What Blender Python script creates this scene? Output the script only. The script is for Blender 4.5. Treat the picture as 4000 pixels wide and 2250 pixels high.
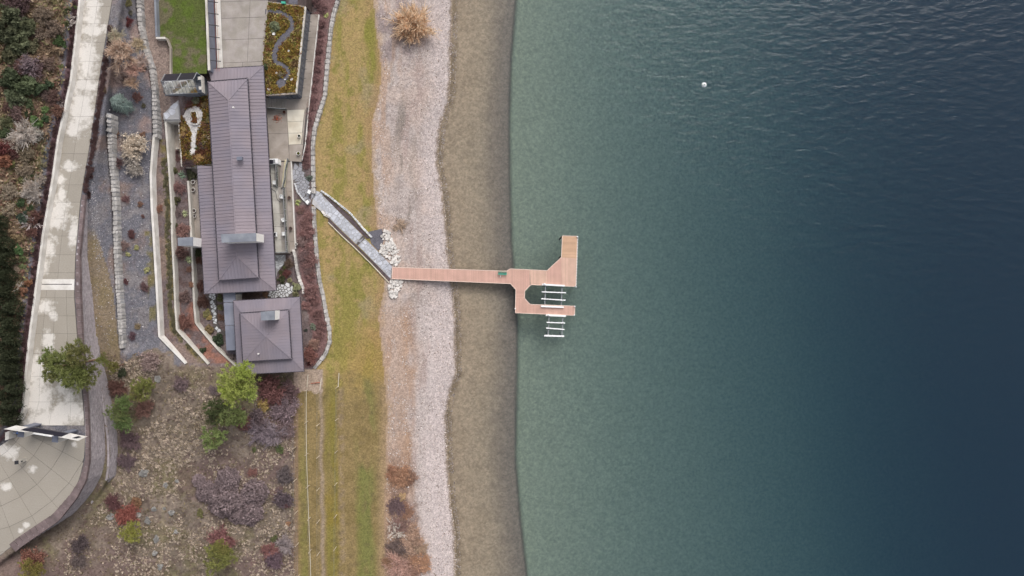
import bpy, math, random
import numpy as np
from mathutils import Vector
random.seed(7); rng = np.random.default_rng(7)
sc = bpy.context.scene
for o in list(bpy.data.objects): bpy.data.objects.remove(o)
COL = sc.collection

# ------------------------------------------------------------------ camera, sky, sun, exposure
H = 120.0          # drone height above the lake (m)
S = 0.043          # metres per photo pixel at lake level
cam = bpy.data.cameras.new('camera'); cam.sensor_width = 36.0
cam.lens = 18.0 * H / (2000 * S); cam.clip_end = 3000; cam.clip_start = 1.0
camo = bpy.data.objects.new('camera', cam); COL.objects.link(camo)
camo.location = (0, 0, H); camo.rotation_euler = (0, 0, 0)
sc.camera = camo
SUN_EL, SUN_AZ = math.radians(44), math.radians(22)     # azimuth clockwise from +Y
w = bpy.data.worlds.new('World'); sc.world = w; w.use_nodes = True
nt = w.node_tree; bg = nt.nodes['Background']
sky = nt.nodes.new('ShaderNodeTexSky'); sky.sky_type = 'NISHITA'; sky.sun_disc = False
sky.sun_elevation = SUN_EL; sky.sun_rotation = SUN_AZ; sky.dust_density = 6.0; sky.air_density = 1.0; sky.ozone_density = 1.0
hs = nt.nodes.new('ShaderNodeHueSaturation'); hs.inputs['Saturation'].default_value = 0.32
nt.links.new(sky.outputs[0], hs.inputs['Color']); nt.links.new(hs.outputs[0], bg.inputs['Color'])
bg.inputs['Strength'].default_value = 0.15
sl = bpy.data.lights.new('sun', 'SUN'); sl.energy = 0.5; sl.angle = math.radians(40); sl.color = (1.0, 0.98, 0.95)
so = bpy.data.objects.new('sun', sl); COL.objects.link(so)
sd = Vector((math.sin(SUN_AZ) * math.cos(SUN_EL), math.cos(SUN_AZ) * math.cos(SUN_EL), math.sin(SUN_EL)))
so.rotation_euler = sd.to_track_quat('Z', 'Y').to_euler(); so.location = (0, 0, 80)
sc.view_settings.view_transform = 'Standard'; sc.view_settings.look = 'None'
sc.view_settings.gamma = 1.0; sc.view_settings.use_curve_mapping = False
sc.view_settings.exposure = 0.2
sc.render.engine = 'CYCLES'

# ------------------------------------------------------------------ helpers
def lin(c):
    c = c / 255.0
    return c / 12.92 if c <= 0.04045 else ((c + 0.055) / 1.055) ** 2.4
def C(r, g, b): return (lin(r), lin(g), lin(b))
def P(u, v, z):
    k = S * (H - z) / H
    return ((u - 2000) * k, -(v - 1125) * k, z)
def XY(pts, z): return [P(u, v, z)[:2] for u, v in pts]
def px_of(x, y, z):
    k = S * (H - z) / H
    return 2000 + x / k, 1125 - y / k

# ------------------------------------------------------------------ materials
MATS = {}
def mat(name, rgb, rough=0.8, nscale=1.5, namt=0.25, spec=0.3, metal=0.0, bump=0.0, bscale=8.0, rand=0.0, objcol=False, island=0.0,
        rgb2=None, mixscale=0.3, speck=0.0, speckscale=5.0, attr=None, transl=0.0):
    m = bpy.data.materials.new(name); m.use_nodes = True
    t = m.node_tree; N = t.nodes; L = t.links; b = N['Principled BSDF']
    b.inputs['Roughness'].default_value = rough; b.inputs['Metallic'].default_value = metal
    b.inputs['Specular IOR Level'].default_value = spec
    tc = N.new('ShaderNodeTexCoord'); geo = N.new('ShaderNodeNewGeometry')
    pos = geo.outputs['Position']
    if attr:
        a = N.new('ShaderNodeAttribute'); a.attribute_name = attr; col = a.outputs['Color']
    elif objcol:
        oi = N.new('ShaderNodeObjectInfo'); col = oi.outputs['Color']
    else:
        r = N.new('ShaderNodeRGB'); r.outputs[0].default_value = (*rgb, 1); col = r.outputs[0]
    def noise(scale, det=5):
        n = N.new('ShaderNodeTexNoise'); n.inputs['Scale'].default_value = scale; n.inputs['Detail'].default_value = det
        L.new(pos, n.inputs['Vector']); return n.outputs['Fac']
    def mapr(f, a, b2, lo=0.3, hi=0.7):
        n = N.new('ShaderNodeMapRange'); n.inputs['From Min'].default_value = lo; n.inputs['From Max'].default_value = hi
        n.inputs['To Min'].default_value = a; n.inputs['To Max'].default_value = b2; L.new(f, n.inputs['Value']); return n.outputs[0]
    def mulv(c, f):
        n = N.new('ShaderNodeVectorMath'); n.operation = 'SCALE'; L.new(c, n.inputs[0]); L.new(f, n.inputs['Scale']); return n.outputs[0]
    if rgb2 is not None:
        mx = N.new('ShaderNodeMix'); mx.data_type = 'RGBA'
        L.new(mapr(noise(mixscale, 6), 0, 1, 0.42, 0.6), mx.inputs['Factor']); L.new(col, mx.inputs[6]); mx.inputs[7].default_value = (*rgb2, 1)
        col = mx.outputs[2]
    if namt: col = mulv(col, mapr(noise(nscale), 1 - namt, 1 + namt))
    if speck:
        vo = N.new('ShaderNodeTexVoronoi'); vo.inputs['Scale'].default_value = speckscale; L.new(pos, vo.inputs['Vector'])
        sp = N.new('ShaderNodeSeparateColor'); L.new(vo.outputs['Color'], sp.inputs[0])
        col = mulv(col, mapr(sp.outputs[0], 1 - speck, 1 + speck, 0, 1))
    if island: col = mulv(col, mapr(geo.outputs['Random Per Island'], 1 - island, 1 + island, 0, 1))
    if rand:
        oi = N.new('ShaderNodeObjectInfo'); col = mulv(col, mapr(oi.outputs['Random'], 1 - rand, 1 + rand, 0, 1))
    L.new(col, b.inputs['Base Color'])
    if bump:
        bp = N.new('ShaderNodeBump'); bp.inputs['Strength'].default_value = bump; bp.inputs['Distance'].default_value = 0.1
        L.new(noise(bscale, 4), bp.inputs['Height']); L.new(bp.outputs[0], b.inputs['Normal'])
    if transl:
        tr = N.new('ShaderNodeBsdfTranslucent'); L.new(col, tr.inputs['Color'])
        ms = N.new('ShaderNodeMixShader'); ms.inputs[0].default_value = transl
        L.new(b.outputs[0], ms.inputs[1]); L.new(tr.outputs[0], ms.inputs[2]); L.new(ms.outputs[0], N['Material Output'].inputs['Surface'])
    MATS[name] = m; return m
def glassmat(name, tint, refl=0.25):
    m = bpy.data.materials.new(name); m.use_nodes = True; t = m.node_tree; N = t.nodes; L = t.links
    N.remove(N['Principled BSDF'])
    tr = N.new('ShaderNodeBsdfTransparent'); tr.inputs[0].default_value = (*tint, 1)
    gl = N.new('ShaderNodeBsdfGlossy'); gl.inputs['Roughness'].default_value = 0.08; gl.inputs['Color'].default_value = (0.9, 0.95, 0.97, 1)
    fr = N.new('ShaderNodeFresnel'); fr.inputs[0].default_value = 1.5
    ad = N.new('ShaderNodeMath'); ad.operation = 'ADD'; ad.inputs[1].default_value = refl; L.new(fr.outputs[0], ad.inputs[0])
    ms = N.new('ShaderNodeMixShader'); L.new(ad.outputs[0], ms.inputs[0]); L.new(tr.outputs[0], ms.inputs[1]); L.new(gl.outputs[0], ms.inputs[2])
    L.new(ms.outputs[0], N['Material Output'].inputs['Surface']); MATS[name] = m; return m

mat('concrete', C(166, 158, 153), namt=0.10, nscale=0.8, rgb2=C(154, 147, 139), mixscale=0.5, bump=0.1, speck=0.05, speckscale=9)
mat('pale_concrete', C(205, 200, 192), namt=0.10, nscale=0.7, rgb2=C(186, 181, 172), mixscale=0.45, speck=0.04, speckscale=9, rand=0.03)
mat('white_concrete', C(224, 220, 215), namt=0.07, nscale=0.9, rgb2=C(206, 201, 194), mixscale=0.5, speck=0.04, speckscale=8)
mat('patio_concrete', C(168, 158, 150), namt=0.12, nscale=0.5, rgb2=C(150, 140, 131), mixscale=0.35, speck=0.04, rand=0.04)
mat('cream_slab', C(214, 207, 192), namt=0.08, nscale=0.7, rgb2=C(200, 190, 172), mixscale=0.5, rand=0.03)
mat('roof_metal', C(140, 130, 137), rough=0.7, namt=0.05, nscale=0.4, rand=0.035, spec=0.4, rgb2=C(134, 127, 137), mixscale=0.25)
mat('roof_deck', C(96, 88, 96), rough=0.7, namt=0.1)
mat('dark_trim', C(62, 58, 66), rough=0.6, namt=0.1)
mat('clerestory', C(70, 66, 72), rough=0.4, namt=0.1)
mat('flat_roof', C(120, 124, 138), rough=0.6, namt=0.12, nscale=0.6, rgb2=C(134, 136, 148), mixscale=0.4, rand=0.04)
mat('chimney_grey', C(122, 126, 136), rough=0.7, namt=0.12, nscale=0.8, rgb2=C(138, 142, 150), mixscale=0.5)
mat('stucco', C(206, 202, 196), namt=0.08)
mat('chimney_white', C(236, 234, 231), namt=0.05)
mat('stone', C(172, 168, 165), rough=0.85, namt=0.22, nscale=2.0, rand=0.22, bump=0.3, speck=0.10, speckscale=7)
mat('flagstone', C(186, 188, 196), rough=0.8, namt=0.14, nscale=2.0, rand=0.14, bump=0.15, speck=0.05)
mat('pale_flag', C(205, 206, 208), rough=0.8, namt=0.12, nscale=2.0, rand=0.12, bump=0.15)
mat('dark_flag', C(150, 150, 156), rough=0.8, namt=0.14, nscale=2.0, rand=0.16, bump=0.15)
mat('mortar', C(92, 86, 84), namt=0.2)
mat('pale_mortar', C(164, 163, 165), namt=0.15)
mat('riprap', C(204, 199, 194), namt=0.2, nscale=3, rand=0.25)
mat('block', C(158, 150, 153), namt=0.18, nscale=3, rand=0.18, island=0.16, bump=0.3)
mat('block_cap', C(116, 102, 102), namt=0.25, nscale=1.2, rand=0.12)
mat('soil', C(78, 66, 64), namt=0.3, nscale=2, speck=0.2, speckscale=6)
mat('bark_mulch', C(88, 76, 78), namt=0.25, nscale=1.5, speck=0.2, speckscale=6)
mat('dark_gravel', C(100, 98, 106), namt=0.15, speck=0.22, speckscale=7)
mat('white_gravel', C(200, 196, 194), namt=0.22, nscale=1.2, speck=0.2, speckscale=7)
mat('deck', C(206, 166, 152), rough=0.7, namt=0.07, nscale=0.7, island=0.06, rgb2=C(200, 162, 147), mixscale=0.3)
mat('deck_tan', C(202, 166, 138), rough=0.7, namt=0.08, nscale=0.7, island=0.08)
mat('deck_pale', C(208, 174, 156), rough=0.7, namt=0.08, nscale=0.7, island=0.08)
mat('deck_edge', C(228, 204, 190), rough=0.7, namt=0.06)
mat('deck_under', C(84, 66, 58), rough=0.8, namt=0.1)
mat('white_paint', C(238, 238, 238), rough=0.45, namt=0.05)
mat('grey_metal', C(150, 152, 156), rough=0.4, namt=0.06, metal=0.3)
mat('dark_metal', C(50, 49, 54), rough=0.5, namt=0.08)
mat('teal_paint', C(72, 172, 148), rough=0.6, namt=0.1)
mat('pile', C(96, 84, 74), namt=0.2)
mat('wood', C(206, 196, 166), namt=0.1, rand=0.06)
mat('fence_wood', C(196, 182, 162), namt=0.15, rand=0.1)
mat('pot_brown', C(104, 78, 68), namt=0.15)
mat('pot_white', C(222, 219, 214), namt=0.07)
mat('blue_plastic', C(64, 110, 190), rough=0.4, namt=0.05)
mat('black_panel', C(46, 44, 52), rough=0.35, namt=0.08)
mat('slate_panel', C(112, 116, 130), rough=0.5, namt=0.1, nscale=1.0)
mat('window_glass', C(74, 84, 98), rough=0.12, namt=0.1, spec=0.6)
mat('rust', C(168, 100, 78), namt=0.3, nscale=3)
mat('sign_white', C(235, 235, 238), namt=0.03)
mat('leaf', (1, 1, 1), rough=0.8, namt=0.22, nscale=1.2, objcol=True, island=0.3, rand=0.07, spec=0.15, transl=0.35)
mat('twig', (1, 1, 1), rough=0.9, namt=0.15, nscale=1.0, objcol=True, island=0.28, rand=0.06, spec=0.1, transl=0.3)
mat('needle', (1, 1, 1), rough=0.75, namt=0.2, nscale=0.9, objcol=True, island=0.34, spec=0.2, transl=0.25)
mat('tuft', (1, 1, 1), rough=0.9, namt=0.2, nscale=0.8, objcol=True, island=0.3, rand=0.14, spec=0.1)
mat('covercol', (1, 1, 1), rough=0.9, namt=0.15, attr='col', island=0.3, spec=0.1, transl=0.1)
mat('trunk', C(112, 88, 76), namt=0.3, nscale=3)
mat('pale_trunk', C(190, 180, 170), namt=0.2, nscale=3)
glassmat('glass', (0.80, 0.90, 0.87), 0.10)
glassmat('rail_glass', (0.86, 0.93, 0.91), 0.12)
# grounds: large-scale colours come from the zone attribute, grain from nodes
mat('lawn_mat', (1, 1, 1), attr='col', namt=0.24, nscale=4.5, speck=0.16, speckscale=4.5, bump=0.4, bscale=6, spec=0.1)
mat('beach_mat', (1, 1, 1), attr='col', namt=0.14, nscale=2.0, speck=0.24, speckscale=5.5, bump=0.6, bscale=7, spec=0.2)
mat('gravel_mat', (1, 1, 1), attr='col', namt=0.2, nscale=4.0, speck=0.26, speckscale=6.0, bump=0.5, bscale=8, spec=0.2)
mat('meadow_mat', (1, 1, 1), attr='col', namt=0.2, nscale=4.0, speck=0.14, speckscale=4.0, bump=0.6, bscale=5, spec=0.1)
mat('hill_mat', (1, 1, 1), attr='col', namt=0.24, nscale=3.5, speck=0.16, speckscale=4.0, bump=0.6, bscale=5, spec=0.1)
mat('bed_mat', (1, 1, 1), attr='col', namt=0.14, nscale=1.6, speck=0.16, speckscale=4.0, bump=0.3, bscale=3, spec=0.2)

# ------------------------------------------------------------------ mesh / object helpers
def mesh(name, verts, faces):
    me = bpy.data.meshes.new(name)
    me.from_pydata([tuple(map(float, p)) for p in verts], [], [tuple(f) for f in faces]); me.update(); return me
def npmesh(name, V, F):
    """V (n,3), F (m,k) all faces with the same count"""
    V = np.asarray(V, np.float32); F = np.asarray(F, np.int32)
    me = bpy.data.meshes.new(name); me.vertices.add(len(V)); me.vertices.foreach_set('co', V.ravel())
    m, k = F.shape
    me.loops.add(m * k); me.loops.foreach_set('vertex_index', F.ravel())
    me.polygons.add(m); me.polygons.foreach_set('loop_start', np.arange(0, m * k, k, dtype=np.int32))
    me.polygons.foreach_set('loop_total', np.full(m, k, np.int32)); me.update(calc_edges=True); return me
def link(name, me, material, loc=(0, 0, 0), parent=None, rotz=0.0, scale=None, color=None):
    if me is not None and material and not me.materials: me.materials.append(MATS[material])
    o = bpy.data.objects.new(name, me); COL.objects.link(o); o.location = loc
    if rotz: o.rotation_euler = (0, 0, rotz)
    if scale is not None: o.scale = scale
    if color is not None: o.color = (*color, 1)
    if parent is not None: o.parent = parent
    return o
def tag(o, label, cat, group=None):
    o['label'] = label; o['category'] = cat
    if group: o['group'] = group
    return o
def thing(name, label, cat, base, group=None):
    o = bpy.data.objects.new(name, None); COL.objects.link(o); o.location = base; o.empty_display_size = 0.3
    return tag(o, label, cat, group)
def structure(o): o['kind'] = 'structure'; return o
def stuff(o): o['kind'] = 'stuff'; return o
class MB:
    def __init__(s): s.v = []; s.f = []
    def add(s, vs, fs):
        n = len(s.v); s.v += [tuple(p) for p in vs]; s.f += [tuple(i + n for i in f) for f in fs]; return s
    def prism(s, poly, z0, z1):
        """poly xy list (any winding); z0/z1 scalars or lists"""
        n = len(poly)
        a = sum(poly[i][0] * poly[(i + 1) % n][1] - poly[(i + 1) % n][0] * poly[i][1] for i in range(n))
        idx = list(range(n)) if a > 0 else list(range(n))[::-1]
        g = lambda z, i: z[i] if hasattr(z, '__len__') else z
        vs = [(poly[i][0], poly[i][1], g(z0, i)) for i in idx] + [(poly[i][0], poly[i][1], g(z1, i)) for i in idx]
        fs = [tuple(range(n))[::-1], tuple(range(n, 2 * n))] + [(i, (i + 1) % n, n + (i + 1) % n, n + i) for i in range(n)]
        return s.add(vs, fs)
    def bar(s, a, b, w, h):
        a = Vector(a); b = Vector(b); d = (b - a)
        if d.length < 1e-6: return s
        d.normalize(); up = Vector((0, 0, 1)) if abs(d.z) < 0.95 else Vector((1, 0, 0))
        x = d.cross(up).normalized() * (w / 2); y = x.cross(d).normalized() * (h / 2)
        vs = [a - x - y, a + x - y, a + x + y, a - x + y, b - x - y, b + x - y, b + x + y, b - x + y]
        return s.add(vs, [(0, 1, 2, 3), (7, 6, 5, 4), (0, 4, 5, 1), (1, 5, 6, 2), (2, 6, 7, 3), (3, 7, 4, 0)])
    def tube(s, a, b, r0, r1, n=7):
        a = Vector(a); b = Vector(b); d = (b - a).normalized(); up = Vector((0, 0, 1)) if abs(d.z) < 0.95 else Vector((1, 0, 0))
        x = d.cross(up).normalized(); y = x.cross(d)
        vs = []
        for c, r in ((a, r0), (b, r1)):
            for i in range(n):
                t = 2 * math.pi * i / n; vs.append(c + x * (r * math.cos(t)) + y * (r * math.sin(t)))
        return s.add(vs, [(i, (i + 1) % n, n + (i + 1) % n, n + i) for i in range(n)] + [tuple(range(n))[::-1], tuple(range(n, 2 * n))])
    def lathe(s, c, prof, n=16):
        vs = []; fs = []
        for r, z in prof:
            for i in range(n):
                t = 2 * math.pi * i / n; vs.append((c[0] + r * math.cos(t), c[1] + r * math.sin(t), c[2] + z))
        for j in range(len(prof) - 1):
            for i in range(n):
                fs.append((j * n + i, j * n + (i + 1) % n, (j + 1) * n + (i + 1) % n, (j + 1) * n + i))
        fs.append(tuple(range(n))[::-1]); fs.append(tuple(range((len(prof) - 1) * n, len(prof) * n)))
        return s.add(vs, fs)
    def build(s, name, material, base=(0, 0, 0), parent=None):
        """vertices are world coordinates; base = origin of the thing"""
        me = mesh(name, [(x - base[0], y - base[1], z - base[2]) for x, y, z in s.v], s.f)
        return link(name, me, material, (0, 0, 0) if parent is not None else base, parent)
def clip(poly, a, b, c):
    """keep a*x+b*y<=c"""
    out = []; n = len(poly)
    for i in range(n):
        p = poly[i]; q = poly[(i + 1) % n]; dp = a * p[0] + b * p[1] - c; dq = a * q[0] + b * q[1] - c
        if dp <= 0: out.append(p)
        if dp * dq < 0:
            t = dp / (dp - dq); out.append((p[0] + t * (q[0] - p[0]), p[1] + t * (q[1] - p[1])))
    return out
def area(poly): return 0.5 * abs(sum(poly[i][0] * poly[(i + 1) % len(poly)][1] - poly[(i + 1) % len(poly)][0] * poly[i][1] for i in range(len(poly))))
def centroid(p): return (sum(q[0] for q in p) / len(p), sum(q[1] for q in p) / len(p))
def inpoly(x, y, poly):
    c = False; n = len(poly)
    for i in range(n):
        x1, y1 = poly[i]; x2, y2 = poly[(i + 1) % n]
        if (y1 > y) != (y2 > y) and x < (x2 - x1) * (y - y1) / (y2 - y1) + x1: c = not c
    return c
def resample(pts, step):
    out = [pts[0]]; 
    for a, b in zip(pts[:-1], pts[1:]):
        L = math.hypot(b[0] - a[0], b[1] - a[1]); n = max(1, int(round(L / step)))
        for i in range(1, n + 1): out.append(tuple(a[k] + (b[k] - a[k]) * i / n for k in range(len(a))))
    return out

# ------------------------------------------------------------------ terrain: break lines in plan, each with its own level
def I(v, tab): xs = sorted(tab); return np.interp(v, xs, [tab[k] for k in xs])
RL = {-900: 420, 0: 306, 310: 272, 550: 220, 700: 200, 900: 165, 1087: 140, 1330: 108, 1500: 92, 1600: 84, 1650: 62, 1700: 30, 1760: -40, 1850: -300, 3100: -400}
RR = {-900: 600, 0: 438, 300: 389, 550: 354, 770: 316, 1000: 295, 1150: 290, 1330: 303, 1450: 312, 1600: 328, 1720: 333, 1800: 328, 1850: 316, 1882: 306, 1948: 265, 2035: 190, 2079: 124, 2133: 45, 2157: 17, 2250: -110, 3100: -300}
CAP = {-900: 14, 0: 16, 300: 17, 550: 18, 770: 15, 1000: 14, 1150: 22, 1330: 17, 1450: 18, 1600: 14, 1720: 13, 1850: 22, 1960: 32, 2060: 38, 2157: 40, 2250: 40, 3100: 20}
WH = {-900: .1, 300: .1, 600: .15, 770: .8, 1000: 2.0, 1150: 3.0, 1330: 3.5, 1450: 3.6, 1600: 3.8, 1720: 4.0, 1850: 4.2, 1960: 4.2, 2060: 3.4, 2157: 1.6, 2250: .3, 3100: .1}
W1 = {-900: 520, 0: 531, 104: 538, 186: 555, 265: 580, 352: 592, 530: 596, 600: 590, 683: 584, 807: 588, 931: 596, 1118: 607, 1316: 618, 1423: 722, 1520: 760, 2250: 720, 3100: 700}
W2 = {-900: 640, 380: 642, 472: 642, 600: 652, 683: 658, 807: 666, 931: 668, 1056: 675, 1204: 681, 1287: 687, 1303: 699, 1425: 811, 1520: 850, 2250: 830, 3100: 800}
W3 = {-900: 700, 600: 724, 708: 730, 807: 737, 931: 743, 1076: 749, 1200: 755, 1262: 761, 1275: 770, 1340: 824, 1374: 855, 1436: 923, 1520: 950, 2250: 930, 3100: 900}
SW = {-900: 1420, 0: 1311, 47: 1296, 103: 1285, 233: 1272, 373: 1260, 466: 1231, 497: 1221, 569: 1213, 750: 1216, 869: 1219, 1014: 1230, 1097: 1240, 1158: 1254, 1212: 1263, 1295: 1279, 1336: 1279, 1382: 1263, 1436: 1221, 1520: 1215, 2250: 1215, 3100: 1215}
BE = {-900: 1430, 0: 1460, 100: 1466, 200: 1482, 300: 1492, 400: 1474, 470: 1454, 620: 1454, 750: 1459, 850: 1472, 930: 1476, 1040: 1500, 1135: 1500, 1240: 1478, 1450: 1500, 1600: 1512, 1800: 1505, 2250: 1500, 3100: 1500}
WL = {-900: 1790, 0: 1766, 100: 1766, 380: 1757, 492: 1722, 621: 1709, 700: 1722, 866: 1743, 990: 1751, 1114: 1767, 1238: 1780, 1464: 1783, 1529: 1757, 1628: 1744, 1759: 1747, 1955: 1760, 2087: 1777, 2250: 1780, 3100: 1790}
SE = {-900: 2040, 0: 2014, 233: 1995, 466: 1988, 700: 1991, 932: 1996, 1240: 2019, 1400: 2019, 1786: 2012, 2020: 2031, 2250: 2057, 3100: 2100}
ZR = {-900: 12.6, 0: 13.0, 1150: 14.0, 3100: 14.0}
def zr(v): return I(v, ZR)
def terrain_lines(v):
    v = np.asarray(v, float); r = []
    A = lambda u, z: r.append((u + 0 * v, z + 0 * v))
    z0 = zr(v); rl = I(v, RL); rr = I(v, RR); cap = I(v, CAP); h = I(v, WH)
    lowroad = np.interp(v, [1680, 1760], [1.0, 0.15])
    A(np.minimum(rl - 200, -1500), 33.0); A(rl, z0 + 1.1 * lowroad); A(rl + 6, z0 - 0.06); A(rr, z0 - 0.06)
    c = rr + cap; A(c, z0 - 0.02); zb = z0 - h; A(c + 6, zb)
    # lower tier of the block wall, only v 1270..1980
    lo = I(v, {-900: 0, 1270: 0, 1400: .9, 1500: 1.6, 1700: 2.0, 1850: 1.8, 1980: 0, 3100: 0})
    l2 = np.maximum(c + 14, I(v, {-900: 300, 1270: 374, 1382: 380, 1543: 404, 1709: 428, 1774: 431, 1870: 424, 1979: 352, 2250: 120, 3100: 0}))
    A(l2, zb - 0.05); A(l2 + 6, zb - lo - 0.1)
    # rock edging
    e = np.maximum(l2 + 30, I(v, {-900: 470, 300: 428, 439: 414, 600: 422, 724: 433, 824: 439, 993: 443, 1118: 450, 1233: 458, 1353: 464, 1500: 500, 2250: 400, 3100: 300}))
    ze = np.minimum(zb - lo - 0.25, I(v, {-900: 11.2, 400: 11.2, 600: 10.8, 900: 10.2, 1150: 10.0, 1370: 9.4, 1500: 9.2, 1850: 8.6, 2250: 9.5, 3100: 9.5}))
    es = I(v, {-900: 0, 400: 0, 440: .55, 1340: .55, 1380: 0, 3100: 0})
    A(e, ze); A(e + 5, ze - es)
    w1t = I(v, {-900: 9.4, 0: 9.2, 350: 9.0, 560: 8.0, 1000: 7.6, 1316: 7.4, 1423: 7.0, 1520: 7.0, 2250: 6.6, 3100: 6.6})
    w1h = I(v, {-900: .8, 400: .8, 560: 1.2, 1316: 1.2, 1430: 0.1, 1520: 0.02, 3100: 0.02})
    a = np.maximum(I(v, W1), e + 20); A(a, w1t); A(a + 6, w1t - w1h)
    w2t = I(v, {-900: 8.3, 380: 8.1, 480: 6.8, 1000: 6.2, 1300: 6.1, 1425: 6.2, 1520: 6.1, 2250: 5.8, 3100: 5.8})
    w2h = I(v, {-900: .05, 455: .05, 474: 2.7, 620: 2.5, 680: 1.1, 1300: 1.1, 1430: .1, 1520: .02, 3100: .02})
    b = np.maximum(I(v, W2), a + 20); A(b, w2t); A(b + 6, w2t - w2h)
    w3t = I(v, {-900: 8.2, 380: 7.2, 455: 6.0, 480: 4.1, 630: 4.2, 700: 5.1, 1262: 4.9, 1436: 4.8, 1520: 5.1, 2250: 4.9, 3100: 4.9})
    w3h = I(v, {-900: .05, 600: .4, 720: 1.1, 1262: 1.1, 1340: .9, 1440: .1, 1520: .02, 3100: .02})
    d = np.maximum(I(v, W3), b + 20); A(d, w3t); A(d + 6, w3t - w3h)
    A(I(v, {-900: 1030, 3100: 1030}), I(v, {-900: 2.9, 1440: 2.9, 1560: 3.9, 2250: 3.9, 3100: 3.9}))
    A(I(v, {-900: 1160, 3100: 1160}), I(v, {-900: 2.6, 1440: 2.7, 1560: 2.9, 3100: 2.9}))
    s = I(v, SW); sh = I(v, {-900: .45, 1400: .45, 1440: .05, 3100: .02}); A(s, 2.45); A(s + 6, 2.45 - sh)
    A(I(v, BE), 1.55); wl = I(v, WL); A((I(v, BE) * .4 + wl * .6), 0.95); A(wl - 22, 0.42); A(wl, 0.0); A(wl + 25, -0.25); A(wl + 120, -0.6)
    q = I(v, SE); A(q - 40, -0.95); A(q - 4, -1.25); A(q + 10, -3.6)
    sh2 = np.interp(v, [0, 1100, 2250], [-60, 0, 200])
    A(2150 + sh2 * .3, -4.3); A(2340 + sh2 * .6, -5.8); A(2620 + sh2, -8.0); A(3000 + sh2, -11.6); A(3500 + sh2, -20.0); A(4300 + 0 * v, -36.0); A(7000 + 0 * v, -60.0)
    return r
def Zgrid(us, vs):
    ls = terrain_lines(vs); LU = np.array([l[0] for l in ls]); LZ = np.array([l[1] for l in ls])
    Z = np.empty((len(vs), len(us)))
    for j in range(len(vs)): Z[j] = np.interp(us, LU[:, j], LZ[:, j])
    return Z
def Zuv(u, v):
    ls = terrain_lines(np.array([v])); return float(np.interp(u, [l[0][0] for l in ls], [l[1][0] for l in ls]))
def ground_xy(x, y, z=6.0):
    for _ in range(7):
        u, v = px_of(x, y, z); z = 0.5 * z + 0.5 * Zuv(u, v)
    u, v = px_of(x, y, z); return Zuv(u, v)
def Gf(u, v):
    i = min(max(int(np.searchsorted(US, u)) - 1, 0), len(US) - 2); j = min(max(int(np.searchsorted(VS, v)) - 1, 0), len(VS) - 2)
    a = (u - US[i]) / (US[i + 1] - US[i]); b = (v - VS[j]) / (VS[j + 1] - VS[j])
    z = (ZT[j, i] * (1 - a) + ZT[j, i + 1] * a) * (1 - b) + (ZT[j + 1, i] * (1 - a) + ZT[j + 1, i + 1] * a) * b; return P(u, v, z)
def G(u, v, dz=0.0):
    z = Zuv(u, v); return P(u, v, z + dz)

# value noise on plan pixels
_T = np.random.default_rng(3).random((512, 512))
def vnoise(x, y):
    xi = np.floor(x).astype(int); yi = np.floor(y).astype(int); fx = x - xi; fy = y - yi
    fx = fx * fx * (3 - 2 * fx); fy = fy * fy * (3 - 2 * fy); a = lambda i, j: _T[(yi + j) % 512, (xi + i) % 512]
    return (a(0, 0) * (1 - fx) + a(1, 0) * fx) * (1 - fy) + (a(0, 1) * (1 - fx) + a(1, 1) * fx) * fy
def fbm(u, v, s, o=4, k=0.0, st=1.0):
    r = 0; amp = 1; t = 0
    for i in range(o):
        r = r + amp * vnoise(u / s * 2 ** i + 17.3 * i + k, v / (s * st) * 2 ** i + 9.1 * i + k * 1.7); t += amp; amp *= 0.55
    return r / t
def sst(x, a, b): t = np.clip((x - a) / (b - a), 0, 1); return t * t * (3 - 2 * t)

US = np.concatenate([np.linspace(-1500, -80, 24)[:-1], np.arange(-80, 2078, 6.0), np.linspace(2084, 4300, 48), np.linspace(4400, 7000, 14)])
VS = np.concatenate([np.linspace(-900, -66, 16)[:-1], np.arange(-66, 2320, 6.0), np.linspace(2330, 3100, 16)])
ZG = Zgrid(US, VS)
UU, VV = np.meshgrid(US, VS)
rough_ = (fbm(UU, VV, 30, 3, 5.0) - 0.5)
landmask = (UU < I(VV, BE)) & ((UU > I(VV, SW) + 10) | (UU < 1030)); 
ZT = ZG + np.where(UU < I(VV, RL) - 10, rough_ * 1.2, 0) + np.where((VV > 1450) & (UU > 470) & (UU < 1140), rough_ * 0.5, 0)
K = S * (H - ZT) / H
VX = (UU - 2000) * K; VY = -(VV - 1125) * K
# ---- zones
rl = I(VV, RL); rr = I(VV, RR); cc = rr + I(VV, CAP); w1 = I(VV, W1); sw = I(VV, SW); be = I(VV, BE); wl = I(VV, WL); se = I(VV, SE)
n1 = fbm(UU, VV, 90, 5, 1.0); n2 = fbm(UU, VV, 40, 4, 2.0); n3 = fbm(UU, VV, 16, 3, 3.0); n4 = fbm(UU, VV, 200, 4, 4.0); nst = fbm(UU, VV, 30, 4, 6.0, 5.0)
col = np.zeros(UU.shape + (3,))
def put(mask, c):
    global col
    m = np.clip(mask, 0, 1)[..., None]; col = col * (1 - m) + np.array(c)[None, None, :] * m
HILL, MEAD, GRAV, BED, LAWN, FIELD, BEACH, LAKE = range(8)
zone = np.full(UU.shape, BED)
zone[UU < rl + 4] = HILL
zone[(UU >= rl + 4) & (UU < w1 + 4)] = GRAV
meadow = (VV > 1425 + (UU - 700) * 0.03 + 40 * (n3 - .5)) & (UU > cc) & (UU < 1150)
meadow |= (VV > 1370 + 80 * (n2 - .5) + 0.35 * np.maximum(0, 620 - UU)) & (UU > cc) & (UU < 680)
meadow |= (VV > 1960) & (UU > rr) & (UU < 1150)
zone[meadow] = MEAD
zone[(UU >= sw + 3) & (UU < be)] = LAWN
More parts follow.
